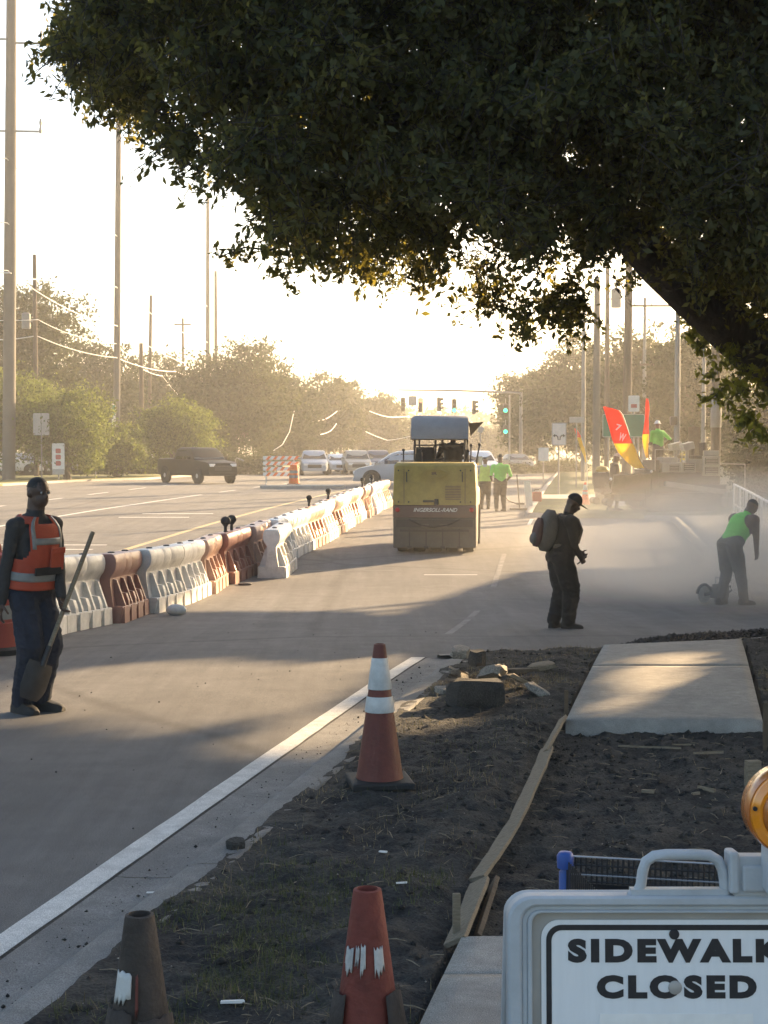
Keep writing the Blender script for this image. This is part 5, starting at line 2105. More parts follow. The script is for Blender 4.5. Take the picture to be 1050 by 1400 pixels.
stake('short wooden stake against the nearest form board', 624, 1221, 1292, .030)
stake('thin dark stake at the corner of the far slab', 774, 944, 985, .028, 'wood_dark')
stake('flat pale stake behind the amber light', 1029, 1040, 1082, .085, 'wood', 0, dz=.0)
stake('thin stake standing at the right edge beside the far slab', 1046, 960, 1020, .03, 'wood_dark')


def chunk(label, px, py, size, rz=0.0, m='rubble', tilt=(0, 0), lift=0.0, cat='rubble chunk', name='concrete_chunk', seed=0, dz=.075, jag=.16):
    r = np.random.default_rng(seed)
    p = gp(px, py, dz)
    b = MB()
    n = 9
    rings = []
    for zi, k in ((0, .92), (.18, 1.02), (.8, 1.0), (1.0, .88)):
        rg = []
        for j in range(n):
            a_ = 2 * math.pi * j / n
            c, s_ = math.cos(a_), math.sin(a_)
            e = (abs(c) ** 4 + abs(s_) ** 4) ** (-.25)
            e *= 1 + r.normal(0, jag * .5)
            rg.append((size[0] / 2 * c * e * k, size[1] / 2 * s_ * e * k, size[2] * (zi + r.normal(0, jag * .25))))
        rings.append(rg)
    b.loft(rings)
    o = b.build(name, M[m], None, 25, loc=(p.x, p.y, soil_z(p.x, p.y) - .015 + lift), rot=(tilt[0], tilt[1], rz))
    return tag(o, label, cat, 'broken pieces on the verge')


chunk('big dark broken block at the front of the rubble pile', 648, 962, (.43, .26, .21), .1, 'rubble_dark', seed=1, jag=.34)
chunk('small dark block on top of the rubble pile', 652, 935, (.12, .16, .12), .3, 'rubble_dark', lift=.17, seed=2)
chunk('long pale curb piece leaning behind the dark block', 626, 935, (.09, .66, .07), -.28, 'rubble', (R(-12), R(10)), .08, seed=3, jag=.3)
chunk('pale piece at the top left of the rubble pile', 629, 912, (.16, .34, .09), -.2, 'rubble', (0, R(8)), .10, seed=4)
chunk('upright pale slab piece in the middle of the rubble pile', 668, 942, (.12, .52, .07), .16, 'rubble', (R(-16), R(14)), .12, seed=5, jag=.3)
chunk('bent pale slab piece right of the rubble middle', 685, 938, (.11, .46, .08), -.12, 'rubble', (R(-12), R(-24)), .12, seed=6, jag=.34)
chunk('flat tan board end lying right of the rubble pile', 741, 922, (.22, .20, .05), .2, 'wood', (0, R(-8)), .02, 'board end', 'board_piece', 7)
chunk('thin dark board lying behind the tan board end', 712, 924, (.34, .10, .045), .05, 'wood_dark', (0, 0), .01, 'board end', 'board_piece', 8)
chunk('tilted tan board in the right part of the rubble', 712, 943, (.30, .10, .035), .7, 'wood', (R(12), R(25)), .06, seed=9, jag=.3)
chunk('small broken piece at the right end of the rubble', 735, 951, (.22, .14, .06), -.5, 'rubble', (R(-10), R(28)), .03, seed=10, jag=.34)
chunk('flat grey piece at the far left of the rubble by the kerb', 606, 945, (.13, .2, .05), .3, 'rubble', seed=11)
chunk('dark clod of earth on the kerb edge', 322, 1161, (.09, .10, .055), .2, 'soil', cat='clod', name='earth_clod', seed=12, dz=.06)


def scrap(label, px, py, size, rz, m='wood', name='wood_scrap', cat='wood scrap', dz=.0, group='scraps in the trench'):
    p = gp(px, py, dz)
    b = MB()
    w, d, h = size
    b.add([(-w / 2, -d / 2, 0), (w / 2, -d * .35, 0), (w / 2 * .9, d / 2, 0), (-w / 2 * .95, d * .4, 0), (-w / 2, -d / 2, h), (w / 2, -d * .35, h * 1.3), (w / 2 * .9, d / 2, h), (-w / 2 * .95, d * .4, h * .8)],
          [(3, 2, 1, 0), (4, 5, 6, 7), (0, 1, 5, 4), (1, 2, 6, 5), (2, 3, 7, 6), (3, 0, 4, 7)])
    z = soil_z(p.x, p.y) if p.x > xk(p.y) else float(zr(p.y)) + .003
    return tag(b.build(name, M[m], None, loc=(p.x, p.y, z + .008), rot=(0, .03, rz)), label, cat, group)


scrap('longest thin wood strip on the trench floor', 888, 1027, (.42, .018, .012), -.05)
scrap('thin wood strip near the right side of the trench', 968, 1036, (.22, .022, .014), .30)
scrap('small pale wood chip in the middle of the trench', 886, 1088, (.075, .04, .016), -.35)
scrap('pale wood splinter pointing down right in the trench', 966, 1086, (.12, .026, .018), -.9)
scrap('tiny wood chip left of the pale splinter', 951, 1091, (.05, .025, .014), .4)
scrap('thin strip lying behind the longest one in the trench', 934, 1024, (.16, .012, .01), .1)
scrap('white paper scrap on the gutter', 207, 1221, (.045, .018, .003), .1, 'paper', 'paper_scrap', 'litter', .01, 'litter')
scrap('white wrapper on the grass between the two nearest cones', 318, 1376, (.085, .02, .008), .1, 'paper', 'paper_scrap', 'litter', .07, 'litter')
scrap('small pale scrap above the worn red cone', 549, 1227, (.05, .012, .006), .2, 'paper', 'paper_scrap', 'litter', .07, 'litter')
scrap('pale scrap on the soil in front of the rubble', 524, 1172, (.04, .02, .006), -.3, 'paper', 'paper_scrap', 'litter', .07, 'litter')

# ------------------------------------------------------------------ pneumatic tyre roller
p = gp(594, 757)
ro = thing('road_roller', 'dull yellow rubber tyred road roller seen from behind with a grey canopy', 'road roller', (p.x, p.y, p.z), R(-5))
W2 = .90
b = MB()   # lower ballast body, length along +y
b.loft([[(-W2, .02, .12), (W2, .02, .12), (W2 * 1.0, .0, .78), (-W2 * 1.0, .0, .78)], [(-W2, 3.3, .30), (W2, 3.3, .30), (W2, 3.3, .78), (-W2, 3.3, .78)]])
b.build('chassis', M['machine_dark'], ro, bevel=.02)
b = MB()
b.box((0, .012, .915), (1.80, .06, .27)); b.box((0, 1.6, .915), (1.79, 3.2, .27))
b.build('band_panel', M['brown_band'], ro, bevel=.008)
b = MB()
secs = []
for y_, sx, z1 in ((-.012, .865, 1.90), (.06, .885, 1.96), (.5, .89, 1.98), (1.1, .89, 1.90), (1.25, .89, 1.45), (3.2, .89, 1.40)):
    secs.append([(-W2 * 1.0, y_ - .02 * (y_ < .1), 1.052), (W2, y_ - .02 * (y_ < .1), 1.052), (W2, y_, 1.30), (sx, y_ + .03 * (y_ < .1), z1 - .05), (sx - .05, y_ + .04 * (y_ < .1), z1), (-sx + .05, y_ + .04 * (y_ < .1), z1), (-sx, y_ + .03 * (y_ < .1), z1 - .05), (-W2, y_, 1.30)])
b.loft(secs)
b.build('hood', M['yellow_paint'], ro, 30, bevel=.012)
for s in (-1, 1):
    b = MB(); b.box((s * .66, -.028, 1.46), (.012, .012, .76)); b.build('panel_seam', M['brown_band'], ro)
b = MB()
el = [(.27 * math.cos(t), .095 * math.sin(t) - .0) for t in np.linspace(0, 2 * math.pi, 33)[:-1]]
eo = [(x, z + 1.735) for x, z in el]
ei = [(x * .86, z * .74 + 1.735) for x, z in el]
ring_plate(b, eo, ei, -.075, -.015)
b.build('emblem_rim', M['yellow_paint'], ro, 30)
b = MB(); b.prism(ei, .02, Matrix.Translation((0, -.028, 0))); b.build('emblem_plate', M['yellow_paint'], ro, 30)
text('lettering', 'IR', M['brown_band'], ro, (0, -.040, 1.705), (R(90), 0, 0), height=.06, width=.12, bold=.003)
text('lettering', 'INGERSOLL-RAND', M['board_white'], ro, (.02, -.022, .905), (R(90), 0, 0), width=.95, height=.085, bold=.002, shear=.35)
b = MB(); b.box((-.13, -.045, 1.135), (.24, .02, .045)); b.build('nameplate', M['dark'], ro)
b = MB(); b.box((.04, -.05, 1.12), (.085, .04, .13)); b.build('latch', M['dark'], ro, bevel=.008)
for i in range(5):
    x = -.72 + i * .36
    b = MB(); b.lathe([(.20, -.135), (.36, -.14), (.43, -.11), (.445, 0), (.43, .11), (.36, .14), (.20, .135)], 26, (x, .62, .445), Euler((0, R(90), 0)))
    w_ = b.build('rear_tyre', M['rubber'], ro, 40)
    b = MB(); b.lathe([(.05, -.08), (.20, -.10), (.20, .10), (.05, .08)], 18, (x, .62, .445), Euler((0, R(90), 0))); b.build('rim', M['yellow_paint'], w_, 40)
for i in range(4):
    x = -.54 + i * .36
    b = MB(); b.lathe([(.20, -.135), (.36, -.14), (.43, -.11), (.445, 0), (.43, .11), (.36, .14), (.20, .135)], 22, (x, 3.0, .445), Euler((0, R(90), 0)))
    b.build('front_tyre', M['rubber'], ro, 40)
for i in range(4):
    b = MB(); b.box((-.54 + i * .36, .0, .33), (.03, .03, .42)); b.box((-.54 + i * .36, -.01, .14), (.10, .03, .06)); b.build('scraper_bracket', M['dark'], ro)
b = MB(); b.box((0, -.03, .50), (1.5, .03, .05)); b.box((0, -.03, .66), (1.66, .02, .16)); b.build('rear_bumper', M['dark'], ro)
b = MB(); b.box((-.2, -.035, .60), (.16, .03, .09)); b.box((.2, -.035, .60), (.16, .03, .09)); b.build('hitch_plate', M['machine_dark'], ro)
for s in (-1, 1):
    b = MB(); b.lathe([(.045, 0), (.05, .02), (.03, .035)], 14, (s * .80, -.02, .95), Euler((R(90), 0, 0))); b.build('tail_light', M['lens_red'], ro)
# side ladder and guard at the right
b = MB()
b.tube([(.95, .35, .20), (.96, .35, 1.05)], .022, 6); b.tube([(.95, .62, .20), (.96, .62, 1.05)], .022, 6)
for k in range(3):
    b.tube([(.955, .35, .28 + k * .24), (.955, .62, .28 + k * .24)], .018, 6)
b.build('ladder', M['dark'], ro)
# platform, seat, console, levers
b = MB(); b.box((0, 1.95, 1.42), (1.72, 1.5, .05)); b.build('platform', M['machine_dark'], ro)
b = MB(); b.box((-.30, 1.7, 1.78), (.50, .48, .12)); b.build('seat', M['rubber'], ro, bevel=.03)
b = MB(); b.box((-.30, 1.46, 2.06), (.50, .12, .50), Euler((R(-8), 0, 0)), taper=.85); b.build('seat_back', M['rubber'], ro, bevel=.04)
b = MB(); b.box((.32, 1.7, 1.70), (.46, .44, .12)); b.box((.32, 1.7, 1.55), (.2, .2, .2)); b.build('second_seat', M['rubber'], ro, bevel=.03)
b = MB(); b.box((0, 2.6, 1.75), (.50, .30, .62), taper=.8); b.tube([(0, 2.45, 1.95), (0, 2.28, 2.2)], .03, 6); b.build('console', M['machine_dark'], ro, bevel=.02)
b = MB(); st = [(.19 * math.cos(t), 2.26 + .07 * math.sin(t), 2.2 + .17 * math.sin(t)) for t in np.linspace(0, 2 * math.pi, 17)]; b.tube(st, .016, 6); b.build('steering_wheel', M['rubber'], ro)
for (x, y_, z0, z1, dx) in ((-.74, .9, 1.9, 2.22, 0), (-.34, 1.0, 1.9, 2.20, 0), (.74, .9, 1.88, 2.32, .02), (.80, 1.0, 1.88, 2.34, .14), (.70, 1.1, 1.88, 2.2, -.01)):
    b = MB(); b.tube([(x, y_, z0 - .3), (x + dx, y_, z1)], .017, 6); lv = b.build('lever', M['dark'], ro)
    b = MB(); b.sphere((x + dx, y_, z1 + .02), .036, 8, 6); b.build('knob', M['rubber'], lv, 60)
for (x, y_) in ((-.50, 1.05), (.62, 1.05), (-.50, 2.75), (.62, 2.75)):
    b = MB(); b.tube([(x, y_, 1.4), (x, y_, 2.72)], .028, 8); b.build('canopy_post', M['dark'], ro)
for y_ in (1.05, 2.75):
    b = MB(); b.tube([(-.5, y_, 2.35), (.62, y_, 2.35)], .016, 6); b.build('cross_bar', M['dark'], ro)
for x in (-.12, .04):
    b = MB(); b.tube([(x, 2.7, 1.6), (x, 2.7, 2.6)], .03, 6); b.build('front_bar', M['dark'], ro)
b = MB()
cr = []
for y_, zt, zb in ((.80, 2.50, 2.48), (.83, 2.72, 2.46), (.92, 2.90, 2.70), (1.15, 3.0, 2.84), (1.9, 3.03, 2.90), (2.75, 2.98, 2.86), (3.0, 2.86, 2.80)):
    cr.append([(-.56, y_, zb), (.68, y_, zb), (.70, y_, zt - .04), (.64, y_, zt), (-.52, y_, zt), (-.58, y_, zt - .04)])
b.loft(cr)
b.build('canopy', M['canvas'], ro, 40, bevel=.015)
b = MB(); b.add([(.70, 1.2, 2.84), (1.02, 1.8, 2.88), (.72, 2.4, 2.84), (.72, 1.8, 2.56)], [(0, 1, 2), (0, 3, 1), (1, 3, 2), (0, 2, 3)]); b.build('canopy_flap', M['machine_dark'], ro)
b = MB(); b.tube([(.78, 1.2, 1.9), (.86, 1.2, 2.02), (.9, 1.3, 2.02)], .012, 6); b.box((.93, 1.3, 2.0), (.14, .03, .20)); b.build('mirror', M['chrome'], ro)
for k in range(9):
    b = MB(); b.box((-.02 + (k - 4) * .0, -.034, 1.22 + .0 * k), (.01, .01, .01)) if False else b.box((.40, -.030, 1.18 + k * .035), (.34, .014, .014)); b.build('grille_slat', M['brown_band'], ro)
for x in (-.78, -.56, .56, .78):
    for z in (1.12, 1.80):
        b = MB(); b.lathe([(.018, 0), (.018, .008), (.01, .012)], 8, (x, -.03, z), Euler((R(90), 0, 0))); b.build('bolt', M['dark'], ro)
for s in (-1, 1):
    b = MB(); b.tube([(s * .60, -.02, 1.56), (s * .60, -.075, 1.58), (s * .60, -.075, 1.74), (s * .60, -.02, 1.76)], .012, 6); b.build('grab_handle', M['dark'], ro)
b = MB(); b.tube([(-.55, -.03, .74), (-.3, -.06, .62), (0, -.065, .58), (.3, -.06, .62), (.55, -.03, .74)], .016, 6); b.build('hose', M['rubber'], ro)
# operator: seated, seen from behind
op_base = Vector((p.x, p.y, p.z)) + Matrix.Rotation(R(-5), 3, 'Z') @ Vector((.33, 1.74, 1.44))
person('dark clothed roller operator seated under the grey canopy', op_base, 1.80, 176, dict(skin=M['skin_dark'], shirt=M['black_cloth'], pants=M['black_cloth']),
       feet=[(-.16, .52, 180), (.16, .52, 180)], hands=[(-.20, .42, .72), (.24, .40, .62)], lean=2, bulk=1.22, pelvis_z=.40, head_pitch=5, voxel=.014, cap=M['black_cloth'])

# ------------------------------------------------------------------ paving machine
pp = gp(905, 704)
pv = thing('paving_machine', 'dusty grey road paving machine standing across the verge under the trees', 'paving machine', (pp.x + .15, pp.y + .9, float(zr(pp.y)) + .05), R(8))
# machine local: length along x (hopper at left), width along y
b = MB(); b.box((.1, 0, .62), (3.4, 1.7, .5)); b.box((.6, 0, 1.0), (2.0, 1.6, .5)); b.build('chassis', M['machine_dark'], pv, bevel=.03)
for s in (-1, 1):
    b = MB()
    trk = [(-.75, .05), (-1.0, .22), (-1.0, .42), (-.75, .60), (1.2, .66), (1.5, .48), (1.5, .22), (1.2, .05)]
    b.prism([(x, z) for x, z in trk], .34, Matrix.Translation((.1, s * .78, 0)))
    b.build('crawler_track', M['machine_dark'], pv, bevel=.02)
    b = MB()
    b.loft([[(-1.9, s * .1, .55), (-1.9, s * .95, .62), (-1.9, s * 1.22, 1.16), (-1.9, s * 1.15, 1.2), (-1.9, s * .85, .72), (-1.9, s * .1, .62)], [(-.72, s * .1, .55), (-.72, s * .95, .62), (-.72, s * 1.22, 1.22), (-.72, s * 1.15, 1.26), (-.72, s * .85, .72), (-.72, s * .1, .62)]])
    b.build('hopper_wing', M['machine_dark'], pv, bevel=.01)
    b = MB(); b.tube([(-1.95, s * .45, .35), (-1.95, s * .95, .35)], .11, 12); b.build('push_roller', M['machine_dark'], pv)
b = MB(); b.box((-.50, 0, 1.02), (.25, 1.75, .62)); b.build('hopper_back', M['machine_dark'], pv, bevel=.02)
b = MB(); b.box((.30, 0, 1.38), (1.1, 1.5, .34)); b.box((.05, -.3, 1.62), (.5, .7, .20)); b.build('engine_cover', M['machine_grey'], pv, bevel=.03)
b = MB(); b.box((1.30, 0, 1.45), (.55, 1.7, .62)); b.box((1.30, -.80, 1.84), (.50, .10, .16)); b.build('rear_housing', M['machine_grey'], pv, bevel=.02)
for (x, z, w, h) in ((1.30, 1.60, .42, .20), (1.30, 1.30, .42, .22), (.62, 1.40, .34, .24), (.15, 1.38, .30, .2)):
    b = MB(); b.box((x, -.86 if x > 1 else -.757, z), (w, .012, h)); gp_ = b.build('vent_panel', M['machine_dark'], pv)
    for k in range(4):
        b = MB(); b.box((x, (-.86 if x > 1 else -.757) - .008, z - h / 2 + h * (k + .5) / 4), (w * .9, .012, h * .10)); b.build('louver', M['machine_grey'], gp_)
b = MB(); b.box((1.95, 0, .34), (.7, 3.0, .28)); b.box((1.85, 0, .56), (.4, 2.8, .2)); b.build('screed', M['machine_dark'], pv, bevel=.02)
b = MB(); b.box((2.05, 0, .62), (.45, 2.6, .04)); b.tube([(2.2, -1.3, .62), (2.2, -1.3, 1.5), (2.2, 1.3, 1.5), (2.2, 1.3, .62)], .02, 6); b.build('screed_walkway', M['machine_grey'], pv)
for s in (-1, 1):
    b = MB(); b.box((.9, s * 1.02, .75), (2.3, .12, .16), Euler((0, R(8), 0))); b.build('tow_arm', M['machine_grey'], pv, bevel=.01)
    b = MB(); b.box((.62, s * .55, 1.75), (.10, .10, .55)); b.box((.62, s * .55, 2.05), (.34, .42, .22), Euler((0, R(-15), 0))); b.build('control_console', M['machine_grey'], pv, bevel=.015)
    b = MB(); b.box((.95, s * .55, 1.72), (.40, .42, .10)); b.box((1.13, s * .55, 1.96), (.10, .42, .42)); b.build('seat', M['rubber'], pv, bevel=.02)
b = MB(); b.tube([(.05, .45, 1.5), (.05, .45, 2.35), (.0, .45, 2.45)], .055, 8); b.build('exhaust', M['machine_dark'], pv, 40)
b = MB(); b.tube([(-.5, -.86, 1.3), (-.5, -.86, 1.95), (.35, -.86, 1.95), (.35, -.86, 1.3)], .02, 6); b.build('guard_rail', M['machine_grey'], pv)
b = MB(); b.box((-.42, -.2, 1.48), (.16, 1.2, .30)); b.build('tool_box', M['machine_dark'], pv, bevel=.02)
for (x, y_, z) in ((-.62, -.89, 1.28), (.42, -.80, 1.58), (-1.9, -.9, 1.05)):
    b = MB(); b.sphere((x, y_, z), .045, 8, 6); b.build('work_light', M['lens_clear'], pv, 60)
qv = Matrix.Rotation(R(8), 3, 'Z')
pb = Vector(pv.location)
person('man in a white hard hat and green shirt standing up on the paving machine', pb + qv @ Vector((-.13, -.05, 1.12)), 1.70, -150, dict(skin=M['skin_mid'], shirt=M['hivis'], pants=M['pants_grey']),
       feet=[(-.1, 0, 200), (.1, 0, 180)], hands=[(-.24, .28, 1.0), (.26, .26, 1.0)], lean=4, bulk=1.1, voxel=.016, sleeve='short', hat=M['white_plastic'])
gA = gp(838, 703)
person('dark dressed worker standing at the left end of the paving machine', Vector((gA.x, gA.y, float(zr(gA.y)) + .11 if gA.x > xr(gA.y) else gA.z)), 1.74, 95, dict(skin=M['skin_dark'], shirt=M['grey_cloth'], pants=M['black_cloth']),
       feet=[(-.09, .1, 100), (.10, -.05, 80)], hands=[(.22, .2, 1.0), (.25, -.1, 1.02)], lean=6, bulk=1.15, head_pitch=15, voxel=.016, cap=M['shirt_light'])

# ------------------------------------------------------------------ vehicles
def car(name, label, cat, loc, yaw, L, W, H, prof, paint, belt, sill=.28, wheel_r=.33, wheels=(.18, .81), glass=None, pillar=None, group=None, top_in=.80):
    """prof: (t along the length from the nose, height of the upper outline); glass: t ranges of side windows"""
    o = thing(name, label, cat, loc, yaw, group)
    hw = W / 2
    b = MB()
    rings = []
    for t, zt in prof:
        e = 1 - .16 * max(0, (.10 - t) / .10) ** 2 - .12 * max(0, (t - .92) / .08) ** 2
        w = hw * e
        zb_ = min(belt, zt - .03)
        k = max(0, min(1, (zt - belt) / (H - belt)))
        wr = w * (1 - (1 - top_in) * k) - .02
        x = L / 2 - t * L
        rg = [(x, w * .90, sill), (x, w * .985, sill + .12), (x, w, (sill + zb_) / 2), (x, w * .97, zb_), (x, (w * .97 + wr) / 2 + .01 * k, (zb_ + zt) / 2 + .01), (x, wr, zt - .035), (x, wr * .88, zt - .004), (x, wr * .4, zt + .008)]
        rings.append(rg + [(x, -y_, z) for x, y_, z in reversed(rg)])
    b.loft(rings)
    b.build('body', CARS[paint], o, 32)
    tt = [q[0] for q in prof]
    zz = [q[1] for q in prof]

    def zat(t):
        return float(np.interp(t, tt, zz))

    def side(t, fr, off=.012):
        zt = zat(t)
        k = max(0, min(1, (zt - belt) / (H - belt)))
        wr = hw * (1 - (1 - top_in) * k) - .02
        return (L / 2 - t * L, hw * .97 + (wr - hw * .97) * fr + off, belt + (zt - .045 - belt) * fr)
    for (t0, t1) in glass or []:
        for s in (1, -1):
            g_ = MB()
            P4 = [side(t0, .06), side(t1, .06), side(t1 - .004 * 0, .86), side(t0, .86)]
            # front and rear panes follow the pillars
            vs = [(x, y_ * s, z) for x, y_, z in P4] + [(x, (y_ - .02) * s, z) for x, y_, z in P4]
            f_ = [(0, 1, 2, 3), (4, 7, 6, 5), (0, 4, 5, 1), (1, 5, 6, 2), (2, 6, 7, 3), (3, 7, 4, 0)]
            if s < 0:
                f_ = [tuple(reversed(q)) for q in f_]
            g_.add(vs, f_)
            g_.build('side_window', M['tinted_glass'], o)
    for nm, (t0, t1) in (pillar or {}).items():
        g_ = MB()
        z0, z1 = zat(t0), zat(t1)
        k0 = max(0, (z0 - belt) / (H - belt)); k1 = max(0, (z1 - belt) / (H - belt))
        w0 = (hw * (1 - (1 - top_in) * k0) - .02) * .90
        w1 = (hw * (1 - (1 - top_in) * k1) - .02) * .86
        x0, x1 = L / 2 - t0 * L, L / 2 - t1 * L
        nx = Vector((z1 - z0, 0, -(x1 - x0))) if True else None
        nx = nx.normalized() * (.018 if nx.z > 0 else -.018)
        vs = [Vector((x0, w0, z0)) + nx, Vector((x0, -w0, z0)) + nx, Vector((x1, -w1, z1 - .01)) + nx, Vector((x1, w1, z1 - .01)) + nx]
        vs2 = [v - nx * 1.6 for v in vs]
        g_.add(vs + vs2, [(0, 1, 2, 3), (7, 6, 5, 4), (0, 4, 5, 1), (1, 5, 6, 2), (2, 6, 7, 3), (3, 7, 4, 0)])
        g_.build(nm, M['tinted_glass'], o)
    for t in wheels:
        for s in (1, -1):
            x = L / 2 - t * L
            a_ = MB()
            a_.lathe([(wheel_r * 1.20, -.02), (wheel_r * 1.22, .02), (wheel_r * .2, .021)], 22, (x, s * (hw - .012), wheel_r * 1.02), Euler((R(-90 * s), 0, 0)))
            a_.build('wheel_arch', M['rubber'], o, 40)
            w_ = MB()
            w_.lathe([(wheel_r * .62, -.11), (wheel_r * .94, -.115), (wheel_r, -.08), (wheel_r, .08), (wheel_r * .94, .115), (wheel_r * .62, .11)], 24, (x, s * (hw - .08), wheel_r), Euler((R(-90 * s), 0, 0)))
            wo_ = w_.build('wheel', M['rubber'], o, 40)
            r_ = MB()
            r_.lathe([(wheel_r * .10, .112), (wheel_r * .2, .118), (wheel_r * .52, .092), (wheel_r * .63, .108), (wheel_r * .63, .05)], 20, (x, s * (hw - .08), wheel_r), Euler((R(-90 * s), 0, 0)))
            r_.build('rim', M['steel'], wo_, 40)
    zf, zre = zat(.02), zat(.985)
    for s in (1, -1):
        h_ = MB(); h_.box((L / 2 - .05, s * hw * .62, min(zf, belt) - .13), (.14, .34, .15), Euler((0, 0, R(-12 * s)))); h_.build('headlight', M['lens_clear'], o, bevel=.02)
        h_ = MB(); h_.box((-L / 2 + .03, s * hw * .74, min(zre, belt) - .12), (.10, .18, .24)); h_.build('tail_light', M['lens_red'], o, bevel=.02)
        tm = (pillar or {}).get('windshield', (.3, .4))[0] + .05
        h_ = MB(); h_.box((L / 2 - tm * L - .02, s * (hw + .09), belt + .09), (.10, .20, .13)); h_.build('mirror', CARS[paint], o, bevel=.025)
        for t in [(g0 + g1) / 2 - .02 for g0, g1 in (glass or [])[:2]]:
            h_ = MB(); h_.box((L / 2 - t * L - .25, s * (hw * .985), belt - .10), (.16, .035, .03)); h_.build('door_handle', CARS[paint], o)
    h_ = MB(); h_.box((L / 2 - .02, 0, (sill + min(zf, belt)) / 2 + .04), (.08, W * .50, .22)); h_.build('grille', M['dark'], o, bevel=.01)
    h_ = MB(); h_.box((L / 2 - .03, 0, sill + .08), (.14, W * .82, .16)); h_.build('bumper', CARS[paint], o, bevel=.03)
    h_ = MB(); h_.box((-L / 2 + .04, 0, sill + .1), (.14, W * .84, .18)); h_.build('bumper', CARS[paint], o, bevel=.03)
    return o


SUVP = [(0, .72), (.015, .86), (.05, .94), (.24, 1.06), (.28, 1.10), (.40, 1.62), (.48, 1.70), (.75, 1.70), (.90, 1.64), (.95, 1.40), (.985, 1.05), (1, .85)]
SEDP = [(0, .62), (.015, .72), (.05, .80), (.26, .93), (.29, .96), (.42, 1.36), (.50, 1.43), (.65, 1.42), (.82, 1.06), (.95, 1.02), (.985, .95), (1, .75)]
VANP = [(0, .66), (.012, .80), (.05, .90), (.17, 1.03), (.20, 1.07), (.36, 1.60), (.43, 1.71), (.55, 1.75), (.82, 1.73), (.93, 1.66), (.97, 1.35), (.99, 1.0), (1, .8)]
PUP = [(0, .95), (.01, 1.08), (.04, 1.14), (.22, 1.22), (.245, 1.25), (.33, 1.78), (.38, 1.89), (.58, 1.90), (.62, 1.84), (.64, 1.32), (.66, 1.31), (.98, 1.31), (.99, 1.28), (1, .95)]


def suv(label, loc, yaw, paint, **k):
    return car('sport_utility_car', label, 'car', loc, yaw, 4.7, 1.88, 1.70, SUVP, paint, 1.08, glass=[(.36, .53), (.55, .72), (.74, .90)], pillar=dict(windshield=(.285, .41), rear_window=(.955, .905)), wheel_r=.36, wheels=(.185, .80), group='cars at the junction', **k)


def sedan(label, loc, yaw, paint, **k):
    return car('saloon_car', label, 'car', loc, yaw, 4.6, 1.80, 1.43, SEDP, paint, .94, glass=[(.37, .52), (.54, .72)], pillar=dict(windshield=(.295, .43), rear_window=(.81, .67)), wheels=(.19, .80), group='cars at the junction', **k)


def road_z(x, y_):
    return float(zr(y_)) + .004


pt = gp(264, 657)
car('pickup_truck', 'dark crew cab pickup truck turning across the far left lanes', 'pickup truck', ((269 - PW / 2) * 82 / FPX, 82, road_z(0, 82)), R(-55), 5.8, 2.0, 1.90, PUP, 'black', 1.24, sill=.42, wheel_r=.41, wheels=(.165, .80), glass=[(.315, .45), (.465, .60)], pillar=dict(windshield=(.25, .375), rear_window=(.638, .618)))
mv = gp(545, 667)
car('minivan', 'pale grey blue minivan crossing the junction behind the yellow roller', 'minivan', (1.0, 74.5, road_z(0, 74.5)), R(180), 4.9, 1.92, 1.75, VANP, 'silver', 1.08, wheel_r=.37, wheels=(.175, .81), glass=[(.30, .44), (.46, .66), (.68, .88)], pillar=dict(windshield=(.205, .40), rear_window=(.968, .93)))
suv('silver sport utility car facing us right of the striped barricade', (-4.9, 107, road_z(0, 107)), R(-86), 'silver')
sedan('white car with sun glare beside the silver sport utility car', (-3.4, 113, road_z(0, 113)), R(-80), 'white')
suv('tan sport utility car waiting left of the pale minivan', (-2.0, 110, road_z(0, 110)), R(-84), 'tan')
sedan('small grey car between the white car and the tan car', (-2.9, 122, road_z(0, 122)), R(-84), 'grey')
suv('dark sport utility car behind the nose of the minivan', (-.5, 119, road_z(0, 119)), R(-84), 'navy')
suv('white van like car behind the two men in green', (5.6, 92, road_z(0, 92)), R(-80), 'white')
sedan('small dark car on the far road right of the two men in green', (10.2, 118, road_z(0, 118)), R(-80), 'grey')
for i, (px, d, c, lab) in enumerate([(8, 99, 'white', 'parked white car glinting at the far left edge'), (32, 100, 'silver', 'parked silver car glinting left of the grey sign post'), (56, 101, 'grey', 'parked grey car behind the grey sign post')]):
    x = (px - PW / 2) * d / FPX
    sedan(lab, (x, d, float(zr(d)) + .115), R(20 + i * 7), c)

# ------------------------------------------------------------------ utility poles and cables
def pole(label, px, top_py, d, w, m='pole_wood', lean=0.0, arms=(), extra=None, name='utility_pole', cat='utility pole', dz=.1, h=None):
    x = (px - PW / 2) * d / FPX
    z0 = float(zr(d)) + dz
    h = h or CAMZ + (HOR - top_py) * d / FPX - z0
    o = thing(name, label, cat, (x, d, z0), rot=(0, lean, 0))
    b = MB(); b.tube([(0, 0, -.5), (0, 0, h * .3), (0, 0, h * .65), (0, 0, h)], [w / 2, w / 2 * .95, w / 2 * .84, w / 2 * .68], 12); b.build('shaft', M[m], o, 50)
    for (z, L, off) in arms:
        b = MB(); b.box((off, -.1, h + z), (L, .10, .12)); ar = b.build('crossarm', M['pole_wood'], o)
        for k in (-.45, -.15, .15, .45):
            b = MB(); b.lathe([(.03, 0), (.05, .03), (.035, .06), (.05, .09), (.02, .14)], 8, (off + k * L, -.1, h + z + .06)); b.build('insulator', M['board_grey'], ar, 50)
    for (z, dx, ww, hh) in extra or ():
        b = MB(); b.lathe([(ww * .5, 0), (ww * .5, hh), (ww * .35, hh * 1.1)], 12, (dx, -w * .2, h + z)); b.box((dx * .5, 0, h + z + hh * .5), (abs(dx), .06, .08)); b.build('transformer', M['pole_grey'], o, 40)
    return o, x, z0, h


